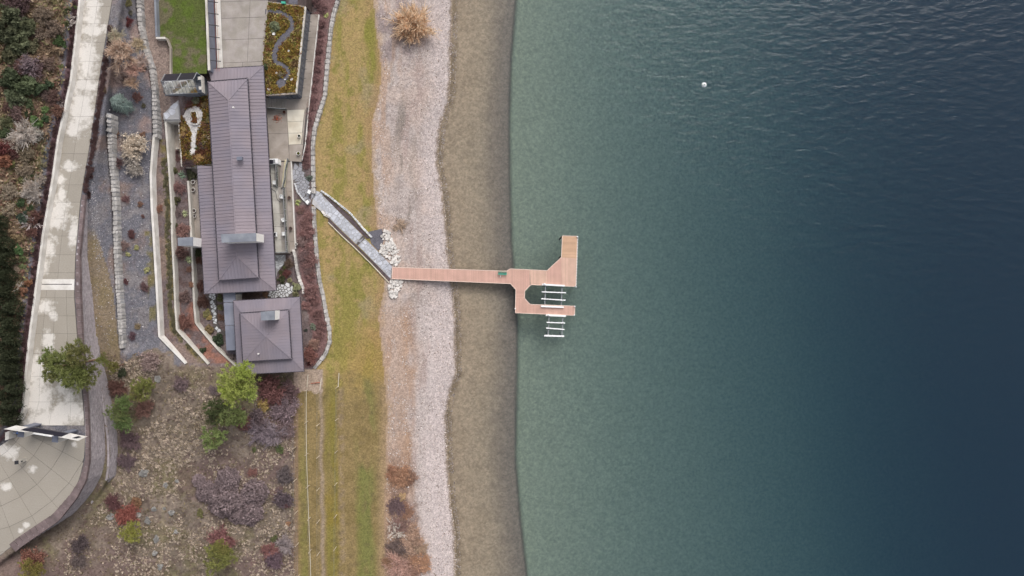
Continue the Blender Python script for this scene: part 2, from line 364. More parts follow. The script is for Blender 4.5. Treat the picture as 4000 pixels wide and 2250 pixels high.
zone[(VV > 1440) & (UU >= 1150) & (UU < be)] = FIELD
zone[(UU >= be) & (UU < wl)] = BEACH
zone[UU >= wl] = LAKE
# base colours (albedo)
put((zone == BED) * 1.0, C(104, 92, 92)); put((zone == BED) * sst(n2, .45, .7), C(122, 110, 108)); put((zone == BED) * sst(n3, .5, .75) * .6, C(88, 66, 60))
put((zone == HILL) * 1.0, C(120, 102, 86)); put((zone == HILL) * sst(n2, .42, .62), C(138, 120, 98)); put((zone == HILL) * sst(n3, .52, .7) * .7, C(106, 84, 74)); put((zone == HILL) * sst(n1, .52, .7) * .7, C(92, 92, 58))
strip = sst(UU, rl - 60, rl - 25); put((zone == HILL) * strip * .9, C(92, 92, 102)); put((zone == HILL) * sst(UU, rl - 28, rl - 16) * .9, C(84, 62, 64))
put((zone == GRAV) * 1.0, C(104, 103, 110)); put((zone == GRAV) * sst(n2, .46, .66) * .8, C(122, 117, 118)); put((zone == GRAV) * sst(n1, .5, .68) * .8, C(126, 108, 100)); put((zone == GRAV) * sst(n3, .55, .75) * .5, C(96, 90, 96))
# dry grass wedge beside the block wall, brown strip at the top path
gw = (zone == GRAV) * sst(VV, 880, 960) * (UU < I(VV, {900: 370, 950: 390, 1050: 420, 1150: 444, 1400: 470})) * (UU > cc)
put(gw * (0.75 + 0.25 * n2), C(130, 114, 92)); put(gw * sst(n2, .45, .65) * .7, C(120, 107, 82))
pathm = sst(UU, w1 + 8, w1 + 20) * (UU < 668) * (VV < 480) * 1.0
put(pathm, C(140, 124, 116)); put(pathm * sst(n3, .45, .7) * .6, C(120, 104, 98))
put((zone == GRAV) * (VV < 520) * sst(n1, .40, .6) * (UU > 430) * .8, C(146, 126, 120))
bedm = (zone == BED) * (UU > sw - 62) * (UU < sw - 2) * (VV < 1440) * ((VV < 660) | (VV > 800)) * 1.0
put(bedm * (.45 + .5 * n2), C(120, 88, 86))
led = (UU > cc + 30) * (UU < I(VV, {1270: 374, 1382: 380, 1543: 404, 1709: 428, 1774: 431, 1870: 424, 1979: 352})) * (VV > 1280) * (VV < 1985) * 1.0
put(led, C(138, 124, 82))
# mossy strips beside the terrace walls
w2 = I(VV, W2); w3 = I(VV, W3)
put((UU > w2 - 26) * (UU < w2 + 2) * (VV > 540) * (VV < 1420) * sst(n3, .35, .6) * .85, C(108, 98, 58))
put((UU > w1 + 14) * (UU < w2 - 22) * (VV > 540) * (VV < 1420) * sst(n2, .4, .6) * .7, C(126, 108, 98))
put((UU > w1 - 30) * (UU < w1) * (VV > 900) * (VV < 1280) * sst(n2, .42, .6) * .8, C(106, 98, 60))
put((UU > w2 + 10) * (UU < w3) * (VV > 1180) * (VV < 1420) * sst(n2, .35, .6) * .8, C(132, 88, 72))
# meadow
put((zone == MEAD) * 1.0, C(116, 102, 88)); put((zone == MEAD) * sst(n2, .44, .6) * .8, C(132, 116, 102)); put((zone == MEAD) * sst(n1, .5, .66) * .7, C(112, 104, 68)); put((zone == MEAD) * sst(n3, .55, .72) * .7, C(96, 78, 72))
put((zone == MEAD) * sst(n4, .52, .66) * .5, C(110, 84, 84))
put((zone == MEAD) * sst(fbm(UU, VV, 60, 4, 11.0), .54, .66) * (UU > 980) * .7, C(112, 80, 78))
put((zone == MEAD) * (np.abs(UU - (1030 - 0.62 * (VV - 1500) * .1 - 360)) < 7) * (VV > 1830) * .5, C(140, 126, 98))
# lawn
lm = ((zone == LAWN) | (zone == FIELD)) * 1.0
put(lm, C(152, 133, 90)); put(lm * sst(nst, .46, .66) * .8, C(130, 124, 66)); put(lm * sst(n2, .5, .72) * .8, C(160, 136, 96)); put(lm * sst(n1, .56, .72) * .7, C(144, 132, 102)); put(lm * sst(n3, .62, .8) * .7, C(112, 112, 56))
put(lm * (VV < 1600) * sst(UU - be + 60 * (n2 - .5), -46, -8) * .55, C(152, 124, 94)); put(lm * sst(VV + 150 * (n2 - .5), 1180, 1420) * sst(UU, 1280, 1420) * .6, C(148, 124, 72))
put(lm * (UU < sw + 16) * .5, C(150, 120, 76))
put(lm * (VV < 330) * sst(UU, 1390, 1440) * (1 - sst(UU, 1460, 1480)) * sst(nst, .35, .6) * .8, C(122, 120, 58))
# field of mown strips
fm = (zone == FIELD) * np.maximum(sst(VV + 110 * (n2 - .5) + 70 * (n3 - .5), 1430, 1580), (UU < 1262) * 1.0); uw = UU + 14 * (n2 - .5) - (VV - 1450) * 0.012
put(fm, C(136, 118, 82)); put(fm * sst(n2, .45, .65) * .8, C(124, 108, 72))
def band(c, w_, f=8): return 1 - sst(np.abs(uw - c), w_ - f, w_ + f)
put(fm * band(1290, 24) * (.35 + .6 * sst(nst, .35, .55)), C(124, 114, 62)); put(fm * band(1290, 24) * sst(n1, .5, .65) * .6, C(134, 116, 56))
put(fm * band(1425, 34, 22) * sst(nst, .36, .6) * .8, C(116, 116, 68)); put(fm * band(1425, 22, 14) * sst(VV, 1600, 1850) * sst(nst,.4,.62) * .4, C(108, 112, 64))
put(fm * band(1182, 16) * sst(VV, 1640, 1800) * (0.2 + n2) * .7, C(118, 116, 64)); put(fm * band(1395, 12) * sst(VV, 1800, 1900) * .4, C(110, 112, 60))
put(fm * band(1252, 7, 5) * .8, C(150, 134, 118)); put(fm * band(1330, 10, 8) * .6 * sst(n3, .3, .6), C(146, 128, 108)); put(fm * (UU < 1166) * .6, C(128, 106, 96))
put(fm * sst(UU - be, -40, 0) * .7, C(158, 134, 108)); put(fm * (VV + 60 * (n3 - .5) < 1525) * (UU + 40 * (n3 - .5) < 1262) * .7, C(172, 154, 144))
put(fm * sst(n3, .6, .75) * .4, C(96, 84, 64))
# beach
bm = (zone == BEACH) * 1.0; tb = (UU - be) / (wl - be)
put(bm, C(176, 160, 154)); put(bm * sst(n2 + .15 * (n3 - .5), .46, .64) * .75, C(164, 148, 142)); put(bm * sst(nst, .5, .66) * .7, C(150, 134, 124)); put(bm * sst(n1, .5, .68) * .6, C(184, 160, 146))
put(bm * (1 - sst(tb + .4 * (n2 - .5), .02, .2)) * .55, C(184, 164, 152)); put(bm * sst(tb, .72, .9) * .6, C(178, 166, 164)); 
put(bm * np.exp(-((UU - 1580 - 20 * (n2 - .5)) / 26) ** 2) * sst(VV, 340, 480) * (1 - sst(VV, 820, 1000)) * sst(nst, .4, .55) * .9, C(124, 112, 102))
put(bm * sst(VV + 120 * (n2 - .5), 1120, 1250) * (1 - sst(tb, .25, .5)) * .6, C(172, 138, 112)); put(bm * sst(VV, 1150, 1250) * np.exp(-((tb - .38) / .1) ** 2) * sst(nst, .3, .6) * .9, C(166, 128, 96))
put(bm * sst(VV, 1700, 1850) * (1 - sst(tb + .5 * (n2 - .5), .3, .46)) * .9, C(150, 116, 92)); put(bm * sst(VV, 1880, 1960) * (1 - sst(tb + .6 * (n2 - .5), .35, .5)) * .8, C(122, 94, 80))
put(bm * (VV < 260) * (1 - sst(tb, .35, .7)) * sst(n2, .4, .6) * .7, C(140, 122, 122))
put(bm * sst(UU - wl + 26 * (n3 - .5), -16, 0), C(112, 98, 82))
bt = (zone == BEACH)[..., None] * 1.0; gry = col.mean(-1, keepdims=True); col = col * (1 - bt) + (col * .74 + gry * .26) * 1.03 * bt
edge = bm * (1 - sst(UU - be + 40 * (n2 - .5) + 20 * (n3 - .5), 0, 26)); put(edge * .7, C(162, 138, 112))
put(bm * sst(UU - wl + 22 * (n3 - .5), -14, 2), C(120, 107, 92))
mt_ = (zone == MEAD)[..., None] * 1.0; gry = col.mean(-1, keepdims=True); col = col * (1 - mt_) + (col * .78 + gry * .22) * 1.0 * mt_
put(bm * sst(tb + .24 * (n2 - .5), .32, .7) * (1 - sst(tb, .94, 1)) * sst(VV, 1080, 1280) * (.6 + .4 * sst(nst, .3, .6)), C(186, 174, 171))
put(bm * sst(tb + .1 * (n3 - .5), .62, .8) * (1 - sst(tb, .94, 1)) * .5, C(188, 175, 173)); put(bm * np.exp(-((tb - .5 - .25 * (n1 - .5)) / .12) ** 2) * sst(fbm(UU, VV, 26, 4, 33.0, 7.0), .45, .6) * .7, C(158, 140, 134))
put(bm * (1 - sst(tb, .1, .45)) * sst(fbm(UU, VV, 20, 4, 35.0, 6.0), .5, .64) * .6, C(168, 140, 120)); put(bm * sst(UU - wl + 22 * (n3 - .5), -14, 2) * .9, C(128, 114, 100))
# lake bed
km = (zone == LAKE) * 1.0; ts = (UU - wl) / (se - wl)
put(km, C(190, 172, 150)); put(km * (1 - sst(UU - wl + 30 * (n3 - .5), 6, 34)), C(150, 134, 112)); put(km * sst(n2, .48, .66) * .5, C(176, 158, 136)); put(km * sst(n3, .58, .74) * .4, C(204, 186, 162))
put(km * sst(ts + .1 * (n2 - .5), .45, .95) * .9, C(150, 138, 128)); put(km * sst(UU - se + 4 * (n3 - .5), -1, 9), C(206, 204, 176))
idx = np.arange(UU.size).reshape(UU.shape)
NV, NU = UU.shape
quads = np.stack([idx[1:, :-1], idx[1:, 1:], idx[:-1, 1:], idx[:-1, :-1]], -1).reshape(-1, 4)
qz = zone[1:, :-1].reshape(-1)
ALLV = np.stack([VX, VY, ZT], -1).reshape(-1, 3); ALLC = col.reshape(-1, 3)
def colattr(me, c):
    a = me.color_attributes.new('col', 'FLOAT_COLOR', 'POINT'); cc_ = np.ones((len(c), 4), np.float32); cc_[:, :3] = c; a.data.foreach_set('color', cc_.ravel())
for zid, nm, mt in ((HILL, 'hillside', 'hill_mat'), (MEAD, 'meadow', 'meadow_mat'), (GRAV, 'gravel_terrace', 'gravel_mat'), (BED, 'garden_ground', 'gravel_mat'),
                    (LAWN, 'lawn', 'lawn_mat'), (FIELD, 'grass_field', 'lawn_mat'), (BEACH, 'beach', 'beach_mat'), (LAKE, 'lake_bed', 'bed_mat')):
    q = quads[qz == zid]; used, inv = np.unique(q, return_inverse=True)
    me = npmesh(nm, ALLV[used], inv.reshape(-1, 4)); colattr(me, ALLC[used])
    me.polygons.foreach_set('use_smooth', np.ones(len(me.polygons), bool))
    structure(link(nm, me, mt))

# ------------------------------------------------------------------ lake water: one closed body, clear with green-blue absorption
def water():
    m = bpy.data.materials.new('water'); m.use_nodes = True; t = m.node_tree; N = t.nodes; L = t.links; N.remove(N['Principled BSDF'])
    out = N['Material Output']; geo = N.new('ShaderNodeNewGeometry')
    tr = N.new('ShaderNodeBsdfTransparent'); gl = N.new('ShaderNodeBsdfGlossy'); gl.inputs['Roughness'].default_value = 0.06
    fr = N.new('ShaderNodeFresnel'); fr.inputs[0].default_value = 1.34
    mp = N.new('ShaderNodeMapping'); mp.inputs['Rotation'].default_value = (0, 0, math.radians(-38)); mp.inputs['Scale'].default_value = (1.0, 2.2, 1.0)
    L.new(geo.outputs['Position'], mp.inputs['Vector'])
    n1_ = N.new('ShaderNodeTexNoise'); n1_.inputs['Scale'].default_value = 0.42; n1_.inputs['Detail'].default_value = 2; n1_.inputs['Roughness'].default_value = 0.5; n1_.inputs['Distortion'].default_value = 0.3
    L.new(mp.outputs[0], n1_.inputs['Vector'])
    big = N.new('ShaderNodeTexNoise'); big.inputs['Scale'].default_value = 0.03; big.inputs['Detail'].default_value = 2; L.new(geo.outputs['Position'], big.inputs['Vector'])
    ma = N.new('ShaderNodeMath'); ma.operation = 'MULTIPLY'; L.new(n1_.outputs['Fac'], ma.inputs[0]); bm_ = N.new('ShaderNodeMapRange'); bm_.inputs['From Min'].default_value = .3; bm_.inputs['From Max'].default_value = .7; bm_.inputs['To Min'].default_value = .4; bm_.inputs['To Max'].default_value = .62; L.new(big.outputs['Fac'], bm_.inputs['Value']); L.new(bm_.outputs[0], ma.inputs[1])
    sx_ = N.new('ShaderNodeSeparateXYZ'); L.new(geo.outputs['Position'], sx_.inputs[0]); fetch = N.new('ShaderNodeMapRange'); fetch.inputs['From Min'].default_value = -4.0; fetch.inputs['From Max'].default_value = 26.0; fetch.inputs['To Min'].default_value = 0.12; fetch.inputs['To Max'].default_value = 1.0; L.new(sx_.outputs['X'], fetch.inputs['Value'])   # sheltered by the shore
    mf = N.new('ShaderNodeMath'); mf.operation = 'MULTIPLY'; L.new(ma.outputs[0], mf.inputs[0]); L.new(fetch.outputs[0], mf.inputs[1]); ma = mf
    bp = N.new('ShaderNodeBump'); bp.inputs['Strength'].default_value = 1.0; bp.inputs['Distance'].default_value = 0.3
    L.new(ma.outputs[0], bp.inputs['Height']); L.new(bp.outputs[0], gl.inputs['Normal']); L.new(bp.outputs[0], fr.inputs['Normal'])
    ms = N.new('ShaderNodeMixShader'); L.new(fr.outputs[0], ms.inputs[0]); L.new(tr.outputs[0], ms.inputs[1]); L.new(gl.outputs[0], ms.inputs[2])
    L.new(ms.outputs[0], out.inputs['Surface'])
    va = N.new('ShaderNodeVolumeAbsorption'); va.inputs['Color'].default_value = (0.0, 0.41, 0.66, 1); va.inputs['Density'].default_value = 0.092
    vs = N.new('ShaderNodeVolumeScatter'); vs.inputs['Color'].default_value = (0.34, 0.62, 1.0, 1); vs.inputs['Density'].default_value = 0.042
    ad = N.new('ShaderNodeAddShader'); L.new(va.outputs[0], ad.inputs[0]); L.new(vs.outputs[0], ad.inputs[1]); L.new(ad.outputs[0], out.inputs['Volume'])
    MATS['water'] = m
water()
wb = MB(); x0 = P(1640, 0, 0)[0]; wb.prism([(x0, -130), (260, -130), (260, 130), (x0, 130)], -75, 0.0)
lake = structure(wb.build('lake_water', 'water', (80, 0, 0)))

# ================================================================== built things
def poly_z(pts): return [P(*p) for p in pts]
def wall_line(name, pts, ztop, zbot, thick, material, label, cat='wall', group=None, step=60, side=1):
    """retaining wall; pts = plan pixels of the uphill top edge, ztop/zbot functions of (u,v) or numbers; thickness on the downhill side"""
    pts = resample(pts, step)
    zt = [ztop(u, v) if callable(ztop) else ztop for u, v in pts]; zb = [zbot(u, v) if callable(zbot) else zbot for u, v in pts]
    xy = [P(u, v, z)[:2] for (u, v), z in zip(pts, zt)]
    mb = MB(); L = []
    n = len(xy)
    for i in range(n):
        a = xy[max(0, i - 1)]; b = xy[min(n - 1, i + 1)]; d = Vector((b[0] - a[0], b[1] - a[1])).normalized()
        nx, ny = -d.y * side, d.x * side
        L.append((xy[i][0] + nx * thick, xy[i][1] + ny * thick))
    vs = []; fs = []
    for i in range(n):
        vs += [(*xy[i], zt[i]), (*L[i], zt[i]), (*L[i], zb[i]), (*xy[i], zb[i])]
    for i in range(n - 1):
        a = 4 * i; b = a + 4
        for k in range(4): fs.append((a + k, a + (k + 1) % 4, b + (k + 1) % 4, b + k))
    fs.append((3, 2, 1, 0)); fs.append(tuple(4 * (n - 1) + k for k in range(4)))
    mb.add(vs, fs); o = mb.build(name, material, (*xy[0], zb[0])); return tag(o, label, cat, group)

# ---- stone meshes shared by walls, edging and rip-rap
def stone_mesh(seed, n=8, flat=0.8):
    r = random.Random(seed); mb = MB(); ang = sorted(2 * math.pi * (i + r.uniform(-.3, .3)) / n for i in range(n))
    def ring(s, z): return [(s * math.copysign(abs(math.cos(a)) ** .45, math.cos(a)) * r.uniform(.84, 1.0) * .53, s * math.copysign(abs(math.sin(a)) ** .45, math.sin(a)) * r.uniform(.84, 1.0) * .53, z + r.uniform(-.03, .03)) for a in ang]
    vs = ring(.97, 0) + ring(1.0, .7) + ring(.9, .98); vs.append((0, 0, 1.0))
    fs = [tuple(range(n))[::-1]]
    for j in range(2):
        for i in range(n): fs.append((j * n + i, j * n + (i + 1) % n, (j + 1) * n + (i + 1) % n, (j + 1) * n + i))
    for i in range(n): fs.append((2 * n + i, 2 * n + (i + 1) % n, 3 * n))
    return mesh('stone', vs, fs)
STONES = {}
def stone(material):
    if material not in STONES:
        STONES[material] = [stone_mesh(i) for i in range(10)]
        for m in STONES[material]: m.materials.append(MATS[material])
    return random.choice(STONES[material])
def stone_wall(name, pts, ztop, zbot, width, slen, material, label, cat='wall', courses=2, group=None):
    """dry-stone row: every stone is a part"""
    pts = resample(pts, 8); base = P(pts[0][0], pts[0][1], zbot(*pts[0])); t = thing(name, label, cat, base, group)
    line = [P(u, v, ztop(u, v)) for u, v in pts]; zb = [zbot(u, v) for u, v in pts]
    d = [0.0]
    for a, b in zip(line[:-1], line[1:]): d.append(d[-1] + math.hypot(b[0] - a[0], b[1] - a[1]))
    def at(s):
        return [np.interp(s, d, [p[k] for p in line]) for k in range(3)] + [np.interp(s, d, zb)]
    mb = MB(); N_ = len(line)
    for i in range(N_ - 1):
        a, b = line[i], line[i + 1]; an = math.atan2(b[1] - a[1], b[0] - a[0]); nx, ny = -math.sin(an), math.cos(an)
        if nx < 0: nx, ny = -nx, -ny
        w0, w1_ = width * .1, width * .92
        mb.prism([(a[0] + nx * w0, a[1] + ny * w0), (b[0] + nx * w0, b[1] + ny * w0), (b[0] + nx * w1_, b[1] + ny * w1_), (a[0] + nx * w1_, a[1] + ny * w1_)], [zb[i] - .2, zb[i + 1] - .2, zb[i + 1] - .2, zb[i] - .2], [a[2] - .12, b[2] - .12, b[2] - .12, a[2] - .12])
    mb.build('mortar', 'pale_mortar', base, t)
    s = 0.0
    while s < d[-1] - 0.2:
        l = slen * random.uniform(.7, 1.35); x, y, z, b = at(s + l / 2); x2, y2, _, _ = at(min(d[-1], s + l)); x1, y1, _, _ = at(s)
        ang = math.atan2(y2 - y1, x2 - x1); nx, ny = -math.sin(ang), math.cos(ang)
        if nx < 0: nx, ny = -nx, -ny
        hh = (z - b) + 0.12; split = random.random() < .5
        ww = width * random.uniform(.85, 1.2)
        rows = [(-.25, .5), (.25, .5)] if split else [(0, 1.0)]
        for off, fr in rows:
            o = link('stone', stone(material), material, (x + nx * width * (.5 + off) - base[0], y + ny * width * (.5 + off) - base[1], z - hh - base[2] + random.uniform(-.03, .05)), t,
                     ang + random.uniform(-.06, .06) + (math.pi if random.random() < .5 else 0), (l * 1.08, ww * fr * 1.06, hh))
        s += l
    return t
def gz(d=0.0): return lambda u, v: Zuv(u, v) + d
def sub(tab, v0, v1, off=0): 
    ks = [k for k in sorted(tab) if v0 < k < v1]; return [(float(I(v0, tab)) + off, v0)] + [(tab[k] + off, k) for k in ks] + [(float(I(v1, tab)) + off, v1)]

# ---- terrace walls
wall_line('concrete_wall', sub(W1, 532, 1423), lambda u, v: Zuv(u - 2, v) + .12, lambda u, v: Zuv(u + 14, v) - .5, .36, 'white_concrete', 'long pale concrete retaining wall edging the grey gravel terrace', side=-1 * -1)
wall_line('concrete_wall', sub(W2, 474, 1425), lambda u, v: Zuv(u - 2, v) + .1, lambda u, v: Zuv(u + 14, v) - .5, .3, 'pale_concrete', 'pale middle retaining wall between the two planted strips above the house')
wall_line('concrete_wall', sub(W3, 706, 1436), lambda u, v: Zuv(u - 2, v) + .1, lambda u, v: Zuv(u + 14, v) - .5, .32, 'pale_concrete', 'lowest grey retaining wall beside the walkway with round pots')
stone_wall('stone_wall', sub(W1, -66, 532), lambda u, v: Zuv(u - 2, v) + .15, lambda u, v: Zuv(u + 14, v) - .2, .72, .68, 'stone', 'stacked grey stone wall between gravel slope and brown path by the upper lawn')
E_ = [(414, 439), (422, 600), (433, 724), (439, 824), (443, 993), (450, 1118), (458, 1233), (464, 1353)]
stone_wall('stone_edging', E_, lambda u, v: Zuv(u - 3, v) + .2, lambda u, v: Zuv(u + 14, v) - .1, .72, .62, 'stone', 'row of rough grey boulders edging the slaty gravel slope below the driveway')
stone_wall('stone_wall', sub(SW, -66, 745), lambda u, v: Zuv(u - 2, v) + .12, lambda u, v: Zuv(u + 14, v) - .1, .62, .8, 'stone', 'low pale stone wall between lawn and shrub bed, from the green-roofed wing to the stone path')
stone_wall('stone_wall', sub(SW, 806, 1436), lambda u, v: Zuv(u - 2, v) + .12, lambda u, v: Zuv(u + 14, v) - .1, .58, .8, 'stone', 'low pale stone wall between lawn and shrub bed, from the stone path past the square pavilion')
stone_wall('stone_wall', [(1140, 975), (1148, 1010), (1153, 1050), (1164, 1095), (1177, 1125), (1180, 1150)], lambda u, v: Zuv(u, v) + .45, lambda u, v: Zuv(u, v) - .1, .42, .5, 'riprap', 'thin curved rubble wall beside the mosaic patio at the house corner')

# ---- driveway: concrete slabs
def slab_mat():
    m = bpy.data.materials.new('driveway_concrete'); m.use_nodes = True; t = m.node_tree; N = t.nodes; L = t.links; b = N['Principled BSDF']; b.inputs['Roughness'].default_value = .85
    b.inputs['Specular IOR Level'].default_value = .25
    geo = N.new('ShaderNodeNewGeometry'); pos = geo.outputs['Position']
    def noise(s, d=5, r=.6):
        n = N.new('ShaderNodeTexNoise'); n.inputs['Scale'].default_value = s; n.inputs['Detail'].default_value = d; n.inputs['Roughness'].default_value = r; L.new(pos, n.inputs['Vector']); return n.outputs['Fac']
    acc = None
    # bleached, dry patches with a shape of their own: (u, v, half width, half length)
    for (u, v, a, c) in ((345, 40, 30, 90), (350, 110, 70, 22), (325, 230, 38, 90), (315, 330, 45, 40), (305, 420, 50, 80), (285, 500, 30, 35), (265, 645, 30, 18), (232, 700, 16, 22), (235, 760, 15, 30), (225, 820, 34, 50), (215, 868, 45, 22), (285, 910, 20, 50),
                         (180, 960, 30, 45), (165, 1020, 18, 50), (170, 1200, 34, 22), (205, 1232, 18, 14), (190, 1330, 22, 34), (150, 1450, 50, 60), (150, 1560, 60, 70), (270, 1600, 60, 55), (180, 1640, 110, 40), (250, 1510, 22, 30), (40, 1770, 28, 22), (10, 1755, 24, 22), (125, 1835, 17, 14), (25, 1900, 16, 12), (105, 2050, 12, 10), (80, 2072, 10, 9), (290, 1735, 12, 9)):
        x, y, _ = P(u, v, 14.0); k = S * 106 / 120
        s_ = N.new('ShaderNodeVectorMath'); s_.operation = 'SUBTRACT'; s_.inputs[1].default_value = (x, y, 14.0); L.new(pos, s_.inputs[0])
        q = N.new('ShaderNodeVectorMath'); q.operation = 'MULTIPLY'; q.inputs[1].default_value = (1 / (a * k), 1 / (c * k), 0); L.new(s_.outputs[0], q.inputs[0])
        l = N.new('ShaderNodeVectorMath'); l.operation = 'LENGTH'; L.new(q.outputs[0], l.inputs[0])
        if acc is None: acc = l.outputs['Value']
        else:
            mn = N.new('ShaderNodeMath'); mn.operation = 'MINIMUM'; L.new(acc, mn.inputs[0]); L.new(l.outputs['Value'], mn.inputs[1]); acc = mn.outputs[0]
    nn = N.new('ShaderNodeMath'); nn.operation = 'MULTIPLY_ADD'; L.new(noise(1.1, 8, .66), nn.inputs[0]); nn.inputs[1].default_value = 3.6; nn.inputs[2].default_value = -1.8
    ad = N.new('ShaderNodeMath'); ad.operation = 'ADD'; L.new(acc, ad.inputs[0]); L.new(nn.outputs[0], ad.inputs[1])
    mr = N.new('ShaderNodeMapRange'); mr.inputs['From Min'].default_value = 1.4; mr.inputs['From Max'].default_value = .6; mr.inputs['To Min'].default_value = 0; mr.inputs['To Max'].default_value = 1; L.new(ad.outputs[0], mr.inputs['Value'])
    base = N.new('ShaderNodeMix'); base.data_type = 'RGBA'; base.inputs[6].default_value = (*C(152, 145, 134), 1); base.inputs[7].default_value = (*C(164, 157, 148), 1); L.new(noise(.35), base.inputs['Factor'])
    mx = N.new('ShaderNodeMix'); mx.data_type = 'RGBA'; mx.inputs[7].default_value = (*C(210, 205, 199), 1); L.new(base.outputs[2], mx.inputs[6]); L.new(mr.outputs[0], mx.inputs['Factor'])
    oi = N.new('ShaderNodeObjectInfo'); m2 = N.new('ShaderNodeMapRange'); m2.inputs['To Min'].default_value = .95; m2.inputs['To Max'].default_value = 1.05; L.new(oi.outputs['Random'], m2.inputs['Value'])
    m3 = N.new('ShaderNodeMapRange'); m3.inputs['From Min'].default_value = .3; m3.inputs['From Max'].default_value = .7; m3.inputs['To Min'].default_value = .92; m3.inputs['To Max'].default_value = 1.08; L.new(noise(6, 3), m3.inputs['Value'])
    mm = N.new('ShaderNodeMath'); mm.operation = 'MULTIPLY'; L.new(m2.outputs[0], mm.inputs[0]); L.new(m3.outputs[0], mm.inputs[1])
    sc_ = N.new('ShaderNodeVectorMath'); sc_.operation = 'SCALE'; L.new(mx.outputs[2], sc_.inputs[0]); L.new(mm.outputs[0], sc_.inputs['Scale']); L.new(sc_.outputs[0], b.inputs['Base Color'])
    MATS['drive'] = m
slab_mat()
drv = structure(thing('driveway', 'long pale concrete driveway of square slabs beside the wooded hillside', 'driveway', P(240, 800, 13.6)))
for k in ('label', 'category'): del drv[k]
bx, by, bz = drv.location
def road_pt(f, v):
    a = float(I(v, RL)) + 20; b = float(I(v, RR)) - 1; z = float(zr(v)); return P(a + (b - a) * f, v, z)
vv = [-60, 25, 92, 165, 240, 310, 375, 455, 535, 600, 660, 722, 790, 855, 922, 995, 1065, 1090]
def slab_row(v0, v1, fs):
    for f0, f1 in zip(fs[:-1], fs[1:]):
        c = [road_pt(f0, v0), road_pt(f1, v0), road_pt(f1, v1), road_pt(f0, v1)]; g = .014
        cx = sum(p[0] for p in c) / 4; cy = sum(p[1] for p in c) / 4
        poly = [(p[0] + (g if p[0] < cx else -g), p[1] + (g if p[1] < cy else -g)) for p in c]
        zs = [p[2] for p in c]; MB().prism(poly, [z - .12 for z in zs], zs).build('slab', 'drive', drv.location, drv)
for i in range(len(vv) - 1): slab_row(vv[i], vv[i + 1], [0, .5, 1])
v2 = [1133, 1163, 1234, 1303, 1381, 1470, 1570, 1662]
for i in range(len(v2) - 1): slab_row(v2[i], v2[i + 1], [0, .21, .46, .78, 1])
# pale band with the slot drain
for i, (a, b) in enumerate(((1090, 1109), (1112, 1133))):
    c = [road_pt(-.03, a), road_pt(1, a), road_pt(1, b), road_pt(-.03, b)]
    MB().prism([p[:2] for p in c], 13.8, [p[2] + .006 for p in c]).build('pale_band', 'white_concrete', drv.location, drv)
c = [road_pt(.05, 1109), road_pt(.93, 1109), road_pt(.93, 1112), road_pt(.05, 1112)]
MB().prism([p[:2] for p in c], 13.8, 13.93).build('slot_drain', 'dark_metal', drv.location, drv)
for (f0, f1) in ((-.03, .05), (.93, 1)):
    c = [road_pt(f0, 1109), road_pt(f1, 1109), road_pt(f1, 1112), road_pt(f0, 1112)]
    MB().prism([p[:2] for p in c], 13.8, [p[2] + .004 for p in c]).build('pale_band', 'white_concrete', drv.location, drv)
# dark joint bed under the slabs
pts = [road_pt(-.06, v) for v in vv + v2] + [road_pt(1.01, v) for v in (vv + v2)[::-1]]
MB().prism([p[:2] for p in pts], [p[2] - .5 for p in pts], [p[2] - .035 for p in pts]).build('joint_bed', 'mortar', drv.location, drv)
# forecourt beyond the gate: slabs fan round the gate
fc = structure(thing('forecourt', 'x', 'x', P(150, 1900, 14)))
for k in ('label', 'category'): del fc[k]
edge = [(-420, 1680), (-60, 1745), (0, 1742), (22, 1728), (60, 1700), (333, 1702)] + [(float(I(v, RR)) - 1, v) for v in (1720, 1760, 1800, 1850, 1882, 1948, 1990, 2035, 2079, 2133, 2157)] + [(-40, 2195), (-420, 2260)]
exy = XY(edge, 14.0)
MB().prism(exy, 13.3, 13.965).build('joint_bed', 'mortar', fc.location, fc)
ctr = P(-150, 1560, 14)[:2]
def fclip(poly, a0, a1, r0, r1):
    p = poly
    p = clip(p, math.sin(a0), -math.cos(a0), math.sin(a0) * ctr[0] - math.cos(a0) * ctr[1])
    p = clip(p, -math.sin(a1), math.cos(a1), -math.sin(a1) * ctr[0] + math.cos(a1) * ctr[1]) if p else p
    am = (a0 + a1) / 2; cx_, cy_ = math.cos(am), math.sin(am)
    p = clip(p, -cx_, -cy_, -(r0 + cx_ * ctr[0] + cy_ * ctr[1])) if p else p
    p = clip(p, cx_, cy_, r1 + cx_ * ctr[0] + cy_ * ctr[1]) if p else p
    return p
da = math.radians(10.5)
for j in range(8):
    r0 = 3.6 + 3.3 * j; r1 = r0 + 3.3
    for i in range(15):
        a1 = math.radians(4) - i * da; a0 = a1 - da; g = .02
        p = fclip(exy, a0 + g / r1, a1 - g / r1, r0 + g, r1 - g)
        if p and len(p) > 2 and area(p) > .25: MB().prism(p, 13.85, 14.0).build('slab', 'drive', fc.location, fc)
# wall holding the hillside above the driveway
wall_line('roadside_wall', sub(RL, -66, 1640), lambda u, v: float(zr(v)) + 1.0, lambda u, v: float(zr(v)) - .4, .34, 'white_concrete', 'low white concrete wall between driveway and wooded hillside', step=40)

